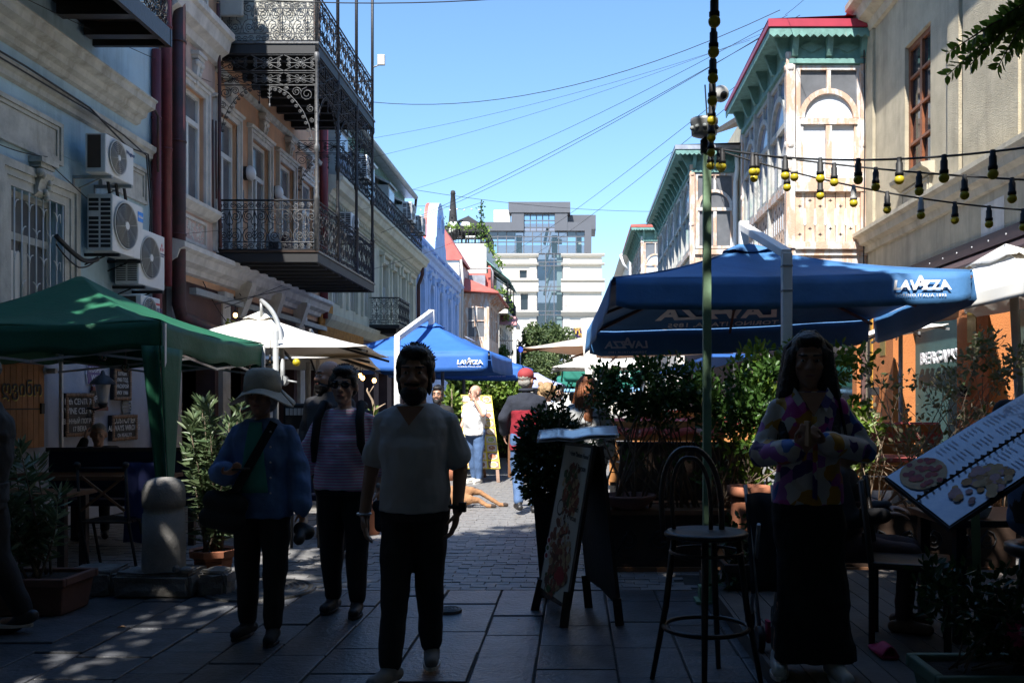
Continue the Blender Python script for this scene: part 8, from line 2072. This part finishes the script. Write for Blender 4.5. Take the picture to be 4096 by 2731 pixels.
def floral(name):
 m, nt, bs = _nt(name); N, L = nt.nodes, nt.links; co = N.new('ShaderNodeTexCoord'); ns = N.new('ShaderNodeTexNoise'); ns.inputs['Scale'].default_value = 7; mx = N.new('ShaderNodeMix'); mx.data_type = 'RGBA'; mx.blend_type = 'LINEAR_LIGHT'; mx.inputs[0].default_value = .06
 L.new(co.outputs['Object'], ns.inputs['Vector']); L.new(co.outputs['Object'], mx.inputs[6]); L.new(ns.outputs['Color'], mx.inputs[7])
 v = N.new('ShaderNodeTexVoronoi'); v.inputs['Scale'].default_value = 15; L.new(mx.outputs[2], v.inputs['Vector']); sp = N.new('ShaderNodeSeparateColor'); L.new(v.outputs['Color'], sp.inputs[0])
 r = N.new('ShaderNodeValToRGB'); r.color_ramp.interpolation = 'CONSTANT'; cr = r.color_ramp
 cols_ = [(0, (.55, .52, .50)), (.42, (.45, .05, .30)), (.52, (.50, .25, .02)), (.60, (.06, .03, .16)), (.70, (.03, .12, .40)), (.78, (.5, .12, .08)), (.84, (.5, .46, .42)), (.93, (.35, .12, .42))]
 cr.elements[0].color = (*cols_[0][1], 1); cr.elements[1].position = cols_[1][0]; cr.elements[1].color = (*cols_[1][1], 1)
 for p_, c_ in cols_[2:]: e = cr.elements.new(p_); e.color = (*c_, 1)
 L.new(sp.outputs[0], r.inputs[0]); L.new(r.outputs[0], bs.inputs['Base Color']); bs.inputs['Roughness'].default_value = .55; return m
M['floral'] = floral('floral silk')
M['plaid'] = pm('black and white plaid', (.55, .55, .53), .9, .1, 6, c2=(.03, .03, .032), mix=.47, ms=9, mstretch=(1, 1, 2.2), edge=.05)
t, J, Mx, Hm = person('man in a pale grey v neck t-shirt and dark trousers walking forward', (-.88, 5.02), 1.785, -.06,
 dict(shL=(.176, .01, 1.352), shR=(-.176, .01, 1.352), hipL=(.08, 0, .93), hipR=(-.08, 0, .93), knL=(.075, .0, .50), anL=(.055, .16, .11), knR=(-.08, -.10, .52), anR=(-.085, -.2, .095), ftR=(-.35, -1), ftL=(.2, -1), elR=(-.245, .02, 1.11), wrR=(-.265, -.06, .87), elL=(.24, .03, 1.11), wrL=(.245, -.08, .89), hdL=(-.15, -.25, -1), hdR=(.1, -.25, -1)),
 'skin2', [('t_shirt', 'greytee', .885, 1.455, True)], 'charcoal', 'hairblack', 'shoegrey', 'short', 1.02, .03, hs=1.18, head_yaw=.10, beard=True, hairstyle='full', sole='shoewhite', hem=.9, voxel=.0068, loose=.02, legcut=.95)
g = MB(); c = Mx
v = MB(); v.add([(-.075, -.118, 1.445), (.075, -.118, 1.445), (0, -.150, 1.345)], [(0, 1, 2)]); piece(t, Mx, v, 'v_neckline', M['skin2'], solid=.006)
w = MB(); w.tube([J['wrL'] + Vector((.04 * math.cos(a), .04 * math.sin(a), .025)) for a in np.linspace(0, 6.1, 14)], .011, 6, closed=True); w.box(J['wrL'].x + .015, J['wrL'].x + .05, J['wrL'].y - .05, J['wrL'].y - .01, J['wrL'].z + .0, J['wrL'].z + .05); piece(t, Mx, w, 'watch', M['black'])
w = MB(); w.tube([J['wrR'] + Vector((.036 * math.cos(a), .036 * math.sin(a), .0)) for a in np.linspace(0, 6.1, 14)], .006, 5, closed=True); piece(t, Mx, w, 'bracelet', M['alu'])
t, J, Mx, Hm = person('person in a sand sun hat and open denim shirt holding a phone', (-2.0, 5.82), 1.665, -.02,
 dict(elR=(-.275, -.02, 1.10), wrR=(-.16, -.22, 1.11), hdR=(.75, -.5, .15), nmR=(0, .1, 1), elL=(.24, .02, 1.12), wrL=(.275, -.03, .86), hdL=(.1, -.1, -1), knL=(.10, -.04, .5), anL=(.11, -.10, .085), knR=(-.1, 0, .5), anR=(-.12, .06, .085)),
 'skin2', [('denim_shirt', 'denimshirt', .80, 1.46, True)], 'blackcloth', 'hairgrey', 'charcoal', 'long', 1.0, .0, female=True, loose=.06, hairstyle='fringe', curl=.9, hem=.82, voxel=.0075, legcut=.93, sole='shoeblack')
hm = MB(); ch = Hm @ Vector((0, .01, .035))
prof = [(.122, -.01), (.12, .03), (.116, .085), (.10, .125), (.06, .145), (.001, .148)]; hm.lathe(prof, ch, 28, caps=False)
hm.grid(36, 6, lambda u, v_: ch + Vector(((.12 + .09 * v_) * math.cos(6.2832 * u), (.128 + .085 * v_) * math.sin(6.2832 * u), -.005 - .065 * v_ - .035 * v_ * math.cos(12.566 * u) + .012 * math.sin(18 * u)))); piece(t, Mx, hm, 'sun_hat', M['hat'], solid=.006)
tt = MB(); tt.grid(8, 10, lambda u, v_: Vector(((u - .5) * (.08 + .11 * v_), -.168 * math.sqrt(1 - ((u - .5) * (.08 + .11 * v_) / .2) ** 2) + .05 * (1 - v_) ** 3, 1.44 - .46 * v_))); piece(t, Mx, tt, 'tee', M['tealtee'], solid=.01)
stp = MB(); stp.beam((.13, -.14, 1.44), (-.10, -.205, 1.0), .055, .012, up=(0, 1, .2)); stp.beam((-.10, -.205, 1.0), (-.2, -.17, .9), .055, .012, up=(0, 1, .2)); piece(t, Mx, stp, 'bag_strap', M['blackcloth'])
bg_ = MB(); cap(bg_, (-.27, -.14, .93), (-.10, -.19, .90), .07, .08); cap(bg_, (-.29, -.14, .82), (-.12, -.19, .80), .075, .085); remesh(bg_, 'shoulder_bag', M['blackcloth'], t, .012, 3, .01, None, Mx)
ph = MB(); ph.box(-.085, -.005, -.31, -.20, 1.135, 1.15); piece(t, Mx, ph, 'phone', M['black'], bevel=.004)
cmr = MB(); cap(cmr, (.28, -.06, .73), (.33, -.08, .71), .05, .05); cap(cmr, (.30, -.12, .71), (.31, -.19, .68), .035, .038); remesh(cmr, 'camera', M['black'], t, .01, 1, 0, None, Mx)
for k in range(5):
 bt = MB(); bt.ball((.115 + .002 * k, -.165 - .006 * k, 1.38 - .1 * k), .007, 7, 5); piece(t, Mx, bt, 'button', M['alu'])
t, J, Mx, Hm = person('woman in sunglasses and a pink striped top with backpack straps', (-1.66, 6.55), 1.745, -.03,
 dict(elR=(-.275, .03, 1.14), wrR=(-.27, -.04, .90), elL=(.255, .03, 1.13), wrL=(.27, -.06, .88), knL=(.105, -.05, .5), anL=(.12, -.10, .085), knR=(-.1, .02, .5), anR=(-.09, .03, .085), ftL=(.1, -1), ftR=(-.1, -1)),
 'skin', [('striped_top', 'pinkstripe', .875, 1.455, True)], 'blackcloth', 'hairblack', 'shoeblack', '34', 1.06, .03, female=True, glasses=True, hairstyle='full', loose=.03, hem=.9, voxel=.0085, legcut=.93, sole='charcoal')
for sx in (-1, 1):
 sp = MB(); sp.tube([(sx * .13, .06, 1.475), (sx * .135, -.04, 1.49), (sx * .15, -.145, 1.38), (sx * .165, -.165, 1.2), (sx * .19, -.10, 1.08)], [.028, .03, .032, .03, .018], 8); piece(t, Mx, sp, 'backpack_strap', M['blackcloth'])
bp = MB(); bp.box(-.15, .15, .13, .28, 1.0, 1.45); piece(t, Mx, bp, 'backpack', M['blackcloth'], bevel=.05)
cmr = MB(); cap(cmr, (.27, -.08, .76), (.31, -.10, .75), .05, .05); cap(cmr, (.28, -.1, .74), (.29, -.13, .62), .036, .038); remesh(cmr, 'camera', M['black'], t, .01, 1, 0, None, Mx)
wt = MB(); wt.tube([J['wrL'] + Vector((.036 * math.cos(a), .036 * math.sin(a), .03)) for a in np.linspace(0, 6.1, 12)], .008, 5, closed=True); wt.ball(J['wrL'] + Vector((-.0, -.04, .03)), (.018, .008, .018), 8, 5); piece(t, Mx, wt, 'watch', M['alu'])
t, J, Mx, Hm = person('bald bearded man in a dark grey sweater behind the striped top', (-2.33, 8.6), 1.885, -.25, dict(knR=(-.1, .12, .5), anR=(-.1, .32, .2)), 'skin3', [('sweater', 'greycloth', .86, 1.475, True)], 'blackcloth', 'hairblack', 'shoeblack', 'long', 1.05, .02, head_yaw=-.55, hairstyle='none', beard=True, hem=.88, voxel=.009)
t, J, Mx, Hm = person('bald man in a white t-shirt with a hand raised to his head', (-1.84, 16.75), 1.80, -.55, dict(elL=(.27, -.12, 1.22), wrL=(.10, -.17, 1.50), hdL=(-.12, .05, 1), nmL=(-.8, .2, 0), elR=(-.25, .02, 1.15), wrR=(-.2, -.15, 1.0), knL=(.1, -.03, .5), anL=(.10, -.02, .085), knR=(-.1, .05, .5), anR=(-.11, .12, .085)),
 'skin3', [('t_shirt', 'whitetee', .86, 1.465, True)], 'denim', 'hairshort', 'shoewhite', 'short', 1.1, .06, head_yaw=-.35, glasses=True, hairstyle='ring', hem=.88, voxel=.0105, sole='shoewhite', loose=.03)
w = MB(); w.tube([J['wrL'] + Vector((.036 * math.cos(a), .036 * math.sin(a), -.03)) for a in np.linspace(0, 6.1, 12)], .01, 6, closed=True); piece(t, Mx, w, 'watch', M['black'])
t, J, Mx, Hm = person('man in a red cap and navy and crimson fleece seen from behind', (-.66, 12.3), 1.93, math.pi + .12, dict(elL=(.27, .0, 1.16), wrL=(.26, -.13, .98), elR=(-.27, .0, 1.16), wrR=(-.24, -.13, .98), knR=(-.1, -.05, .52), anR=(-.10, -.04, .085), knL=(.105, -.02, .52), anL=(.10, .20, .14)),
 'skin', [('fleece', 'fleecered', .76, 1.26, False), ('fleece_yoke', 'navyfleece', 1.24, 1.47, True)], 'denim', 'hairgrey', 'shoeblack', 'long', 1.08, .03, head_yaw=-.5, hairstyle='crop', hem=.8, voxel=.0105, loose=.02)
cp = MB(); ell(cp, (0, .012, .062), (.09, .108, .082), Hm); cpo = piece(t, Mx, cp, 'cap', M['capred'])
bl_ = MB(); bl_.grid(10, 4, lambda u, v_: Hm @ Vector(((u - .5) * .15, -.09 - .085 * v_ * math.sin(math.pi * (.15 + .7 * u)), .05 - .03 * v_ - .02 * abs(u - .5)))); piece(t, Mx, bl_, 'cap_brim', M['capred'], solid=.006)
cl_ = MB(); cl_.tube([(.075 * math.cos(a), .01 + .07 * math.sin(a), 1.50) for a in np.linspace(0, 6.1, 16)], .022, 8, closed=True); piece(t, Mx, cl_, 'collar', M['navyfleece'])
person('woman with bushy blond hair beyond the red cap', (-.42, 14.2), 1.79, math.pi - .3, None, 'skin', [('shirt', 'whitetee', .86, 1.46, True)], 'denim', 'hairblond', 'shoewhite', 'short', 1.0, female=True, hairstyle='curly', voxel=.012, face=False)
t, J, Mx, Hm = person('woman with long auburn hair in a plaid coat seen from behind', (.13, 10.4), 1.79, math.pi + .15, dict(elL=(.25, -.04, 1.15), wrL=(.2, -.2, 1.05)), 'skin', [('plaid_coat', 'plaid', .56, 1.46, True)], 'denimlight', 'hairred', 'shoewhite', 'long', 1.05, female=True, hairstyle='long', voxel=.011, loose=.10, hem=.75, face=False)
person('waiter in a black waistcoat farther down the street', (-.32, 17.6), 1.80, -.5, dict(elR=(-.25, -.05, 1.14), wrR=(-.15, -.2, 1.1)), 'skin', [('shirt', 'whitetee', .9, 1.46, True), ('waistcoat', 'blackcloth', .88, 1.40, False)], 'blackcloth', 'hairblack', 'shoeblack', 'short', 1.08, hairstyle='short', beard=True, voxel=.013, hem=.9)
person('person in a patterned shirt standing far down the street', (-.05, 23.5), 1.72, 2.6, None, 'skin', [('shirt', 'plaid', .86, 1.46, True)], 'denim', 'hairblack', 'shoewhite', 'short', 1.0, voxel=.016, face=False)
person('man in black standing in the shade under the blue parasol', (-2.2, 14.6), 1.74, -.1, None, 'skin2', [('shirt', 'blackcloth', .86, 1.46, True)], 'blackcloth', 'hairblack', 'shoeblack', 'short', 1.12, beard=True, voxel=.013)
person('dark haired customer beside the ivy screen', (-1.55, 22.5), 1.6, .2, None, 'skin', [('shirt', 'greycloth', .86, 1.46, True)], 'blackcloth', 'hairblack', 'shoeblack', 'short', 1.0, voxel=.016)
t, J, Mx, Hm = person('woman with long black hair in a floral shirt holding a phone', (1.20, 4.68), 1.745, -.05, dict(elR=(-.24, -.02, 1.14), wrR=(-.10, -.23, 1.16), hdR=(.5, -.5, .6), nmR=(.4, .5, .4), elL=(.285, .03, 1.15), wrL=(.03, -.24, 1.205), hdL=(-.9, -.3, .25), nmL=(0, .2, 1), knL=(.1, -.02, .5), anL=(.12, -.06, .085), anR=(-.14, .06, .085)),
 'skin2', [('floral_shirt', 'floral', .88, 1.46, True)], None, 'hairblack', 'shoewhite', 'long', .9, .0, female=True, hairstyle='long', loose=.025, hem=.92, voxel=.0075, skirt='blackcloth', z0=.1, curl=.9, head_yaw=-.12, head_pitch=.12, sole='shoewhite')
co_ = MB()
for sx in (-1, 1): co_.add([(sx * .03, -.115, 1.40), (sx * .085, -.06, 1.475), (sx * .105, -.10, 1.43), (sx * .06, -.145, 1.35)], [(0, 1, 2, 3)])
piece(t, Mx, co_, 'collar', M['floral'], solid=.006)
vv = MB(); vv.add([(-.07, -.102, 1.45), (.07, -.102, 1.45), (0, -.142, 1.33)], [(0, 1, 2)]); piece(t, Mx, vv, 'v_neckline', M['skin2'], solid=.006)
pk = MB(); pk.grid(2, 10, lambda u, v_: Vector((-.012 + .024 * u, -.152 - .012 * math.sin(v_ * 3), 1.33 - .43 * v_))); piece(t, Mx, pk, 'button_placket', M['floral'], solid=.004)
ph = MB(); ph.box(-.075, -.062, -.37, -.26, 1.19, 1.31); piece(t, Mx, ph, 'phone', pm('wooden phone case', (.3, .17, .08), .5), bevel=.003)
person('passer-by in black stepping out of the frame at the left edge', (-3.77, 5.75), 1.80, -1.35, dict(knL=(.09, -.12, .53), anL=(.08, -.3, .085), knR=(-.1, .06, .5), anR=(-.1, .22, .13), elL=(.25, -.02, 1.15), wrL=(.24, -.15, .95)), 'skin2', [('shirt', 'blackcloth', .8, 1.46, True)], 'blackcloth', 'hairblack', 'shoeblack', 'long', 1.12, .03, hairstyle='crop', voxel=.01, loose=.05, sole='shoewhite', lift=(0, .5))
SIT = dict(pel=(0, 0, .55), neck=(0, .02, 1.06), shL=(.185, .02, 1.01), shR=(-.185, .02, 1.01), hipL=(.09, 0, .53), hipR=(-.09, 0, .53), knL=(.12, -.42, .52), knR=(-.12, -.42, .52), anL=(.12, -.38, .085), anR=(-.12, -.38, .085), elL=(.26, -.06, .74), elR=(-.26, -.06, .74), wrL=(.2, -.28, .78), wrR=(-.2, -.28, .78), hdL=(-.4, -1, 0), hdR=(.4, -1, 0), nmL=(0, 0, -1), nmR=(0, 0, -1))
def seated(label, loc, H, yaw, over, **k):
 P = dict(SIT); P.update(over); return person(label, loc, H, yaw, P, hem=.5, **k)
seated('grey haired man on the phone seated below the wine cellar sign', (-5.42, 10.35), 1.62, .35, dict(elR=(-.24, -.15, .85), wrR=(-.13, -.11, 1.16), hdR=(.1, .1, 1), nmR=(.9, 0, 0)), skin='skin', top=[('jacket', 'blackcloth', .5, 1.06, True)], trousers='blackcloth', hair='hairgrey', hairstyle='crop', sleeve='long', voxel=.01, beard=False)
seated('diner in a leather jacket sitting behind the floral shirt', (1.70, 5.75), 1.62, 1.2, {}, skin='skin2', top=[('jacket', 'charcoal', .5, 1.06, True)], trousers='brownpanel', hair='hairblack', shoes='wood', sleeve='long', voxel=.011, z0=.1)
seated('dark haired diner cut off at the right edge', (2.22, 4.25), 1.78, 2.4, {}, skin='skin2', top=[('jacket', 'blackcloth', .5, 1.06, True)], trousers='denim', hair='hairblack', hairstyle='full', sleeve='long', voxel=.011, z0=.42, face=False)
t = thing('high_stool', 'high black stool under the diner at the right edge', 'stool', (2.22, 4.25, .1))
mb = MB(); mb.lathe([(.18, .78), (.2, .8), (.2, .83), (.17, .84)], (2.22, 4.25, 0), 20); mb.build('seat', M['darkwood'], t)
for a in range(4): mb = MB(); r = a * 1.571 + .6; mb.tube([(2.22 + .13 * math.cos(r), 4.25 + .13 * math.sin(r), .79), (2.22 + .2 * math.cos(r), 4.25 + .2 * math.sin(r), .1)], .016, 6); mb.build('leg', M['darkwood'], t)
# ------------------------------------------------------------------ dog asleep on the paving
dg_ = thing('dog', 'tan dog lying on its side on the sunny paving', 'dog', (-1.95, 13.0, 0))
b = MB(); c0 = Vector((-1.69, 13.0, .16))
cap(b, c0, c0 + Vector((-.55, .05, .02)), .135, .165); cap(b, c0 + Vector((-.55, .05, .02)), c0 + Vector((-.78, .0, 0)), .12, .085); ell(b, c0 + Vector((-.93, -.03, -.03)), (.11, .08, .08)); cap(b, c0 + Vector((-.95, -.08, -.05)), c0 + Vector((-1.02, -.2, -.09)), .055, .036)
for dy, z, e in ((-.02, .10, (.36, -.06, .05)), (.0, .2, (.42, .12, .07))):
 k0 = c0 + Vector((.02, dy, z - .16)); kn = k0 + Vector((.18, -.14 if dy < 0 else .0, .02)); hk = kn + Vector((.13, .04, -.02)); pw = Vector((c0.x + .46 + (.16 if dy == 0 else 0), 12.86 + (.12 if dy == 0 else -.03), .03))
 cap(b, k0, kn, .12, .07); cap(b, kn, hk, .062, .04); cap(b, hk, pw, .036, .03); cap(b, pw, pw + Vector((.06, 0, 0)), .03, .028)
for dy in (-.05, .05):
 k0 = c0 + Vector((-.6, dy, -.05)); kn = k0 + Vector((.0, -.2, -.03)); cap(b, k0, kn, .06, .04); cap(b, kn, kn + Vector((.06, -.18, -.02)), .035, .028)
cap(b, c0 + Vector((.1, .05, 0)), c0 + Vector((.25, .3, -.1)), .03, .018)
remesh(b, 'body', M['dogfur'], dg_, .012, 3, .012, CH)
for px_, py_ in ((c0.x + .52, 12.83), (c0.x + .68, 12.98)):
 b = MB(); cap(b, (px_, py_, .03), (px_ + .035, py_, .028), .031, .029); remesh(b, 'paw', M['dogdark'], dg_, .01, 2)
b = MB()
for s_ in (-1, 1): b.ball(c0 + Vector((-.95, .02 + s_ * .03, .03)), (.05, .03, .04), 8, 6)
b.build('ear', M['dogdark'], dg_)
flush()
bpy.data.scenes.remove(TMP)
t = thing('accordion_case', 'black keyboard case on a stand behind the striped top', 'case', (-2.95, 9.3, 0))
p = PX(1215, 1650, 9.3); mb = MB(); mb.box(p.x - .18, p.x + .18, 9.2, 9.5, p.z - .16, p.z + .1); mb.build('case', M['black'], t, bevel=.02)
mb = MB()
for k in range(8): mb.box(p.x - .15 + k * .04, p.x - .12 + k * .04, 9.19, 9.2, p.z - .02, p.z + .05)
mb.build('keys', M['shoewhite'], t)
for sx in (-.14, .14): mb = MB(); mb.tube([(p.x + sx, 9.35, 0), (p.x + sx * .8, 9.35, p.z - .16)], .015, 6); mb.build('leg', M['iron'], t)
# ------------------------------------------------------------------ string lights on the green post
def string_light(label, pts, n, sag, group='yellow bulb string lights', t0=.02, grey=()):
 t = thing('string_light', label, 'string light', pts[0], group)
 a, b = Vector(pts[0]), Vector(pts[-1])
 def at(s):
  p = a.lerp(b, s); p.z -= sag * 4 * s * (1 - s); return p
 mb = MB(); mb.tube([at(k / 24) for k in range(25)], .007, 5); mb.build('cable', M['rubber'], t)
 for k in range(n):
  s = t0 + (1 - t0) * k / (n - .5) if n > 1 else .5; s = min(s, .999); p = at(s)
  mb = MB(); tl = random.uniform(-.06, .06); mb.lathe([(.014, .01), (.016, -.02), (.021, -.025), (.021, -.075), (.026, -.08), (.026, -.1)], p, 12); mb.build('socket', M['rubber'] if k not in grey else M['acgrey'], t)
  mb = MB(); mb.ball(p + Vector((0, 0, -.125)), .03, 14, 10); mb.build('bulb', M['yellowbulb'], t)
top = (.985, 6.8, 3.40)
string_light('yellow bulb string rising from the post straight over the viewer', [(1.0, 6.72, 3.34), (.42, 2.6, 3.62)], 13, .05)
string_light('uppermost yellow bulb string running to the right edge', [top, PX(4300, 560, 4.7)], 9, .10, t0=.06)
string_light('middle yellow bulb string running to the right', [top, PX(4350, 730, 5.6)], 9, .04, t0=.04, grey=(2,))
string_light('lowest yellow bulb string slanting down to the right', [top, PX(4300, 850, 6.6)], 11, .10, t0=.04, grey=(4, 6))
# ------------------------------------------------------------------ overhead wires
def wire(label, a, b, r=.008, sag=.2):
 c = cable([a, b], r * .55, None, None, 4, sag, 16); c.name = 'overhead_wire'; tag(c, label, 'wire', 'wires over the street')
wire('thick black cable crossing the top of the picture', (-5.9, 11.0, 6.55), PX(2500, -60, 13), .014, .25)
wire('dark cable from the iron balcony towards the right roofs', PX(1490, 408, 20), PX(3120, 40, 15.2), .012, .55)
wire('thin wire from the left attic up to the crimson roof', PX(1640, 760, 34), PX(3150, 60, 15.4), .010, .3)
wire('thin wire from the far left houses to the crimson roof', PX(1600, 900, 35), PX(3170, 70, 15.5), .012, .3)
wire('long thin wire rising across the middle of the sky', PX(1500, 940, 28), PX(3200, 60, 15.6), .012, .2)
wire('faint upper wire leaving the iron balcony', PX(1492, 552, 20), PX(3000, 160, 16), .006, .15)
wire('faint second wire leaving the iron balcony', PX(1492, 628, 20), PX(3060, 130, 16), .006, .15)
wire('wire in front of the far glass building to the second bay', PX(2050, 1010, 60), PX(2960, 330, 26), .02, .2)
wire('second wire in front of the far glass building', PX(2150, 1010, 60), PX(2990, 360, 24), .02, .2)
wire('thin wire from the far attic to the second bay', PX(1640, 755, 34), PX(2620, 845, 39), .015, .2)
wire('wire stretched low across the peach shop front', PX(740, 934, 14), PX(1480, 830, 20), .006, .05)
wire('wire from the shop front rising behind the balcony', PX(900, 1230, 15.0), PX(1640, 870, 34), .012, .2)
wire('second low wire rising past the small balcony', PX(860, 1215, 14.8), PX(1830, 960, 45), .014, .2)
wire('thin wire from the crimson roof off the top edge', PX(3140, 60, 15.3), PX(3300, -80, 14), .008, .02)
wire('diagonal black wire in front of the red drainpipes', (-5.9, 8.2, 5.6), PX(850, 330, 15.4), .009, .05)
# ------------------------------------------------------------------ lettering becomes plain mesh
bpy.context.view_layer.update()
dgr = bpy.context.evaluated_depsgraph_get()
for o in [o for o in COL.objects if o.type == 'FONT']:
 me = bpy.data.meshes.new_from_object(o.evaluated_get(dgr))
 n = bpy.data.objects.new(o.name, me); par = o.parent; mb_, mpi = o.matrix_basis.copy(), o.matrix_parent_inverse.copy(); nm = o.name
 bpy.data.objects.remove(o); COL.objects.link(n); n.name = nm; n.parent = par; n.matrix_parent_inverse = mpi; n.matrix_basis = mb_
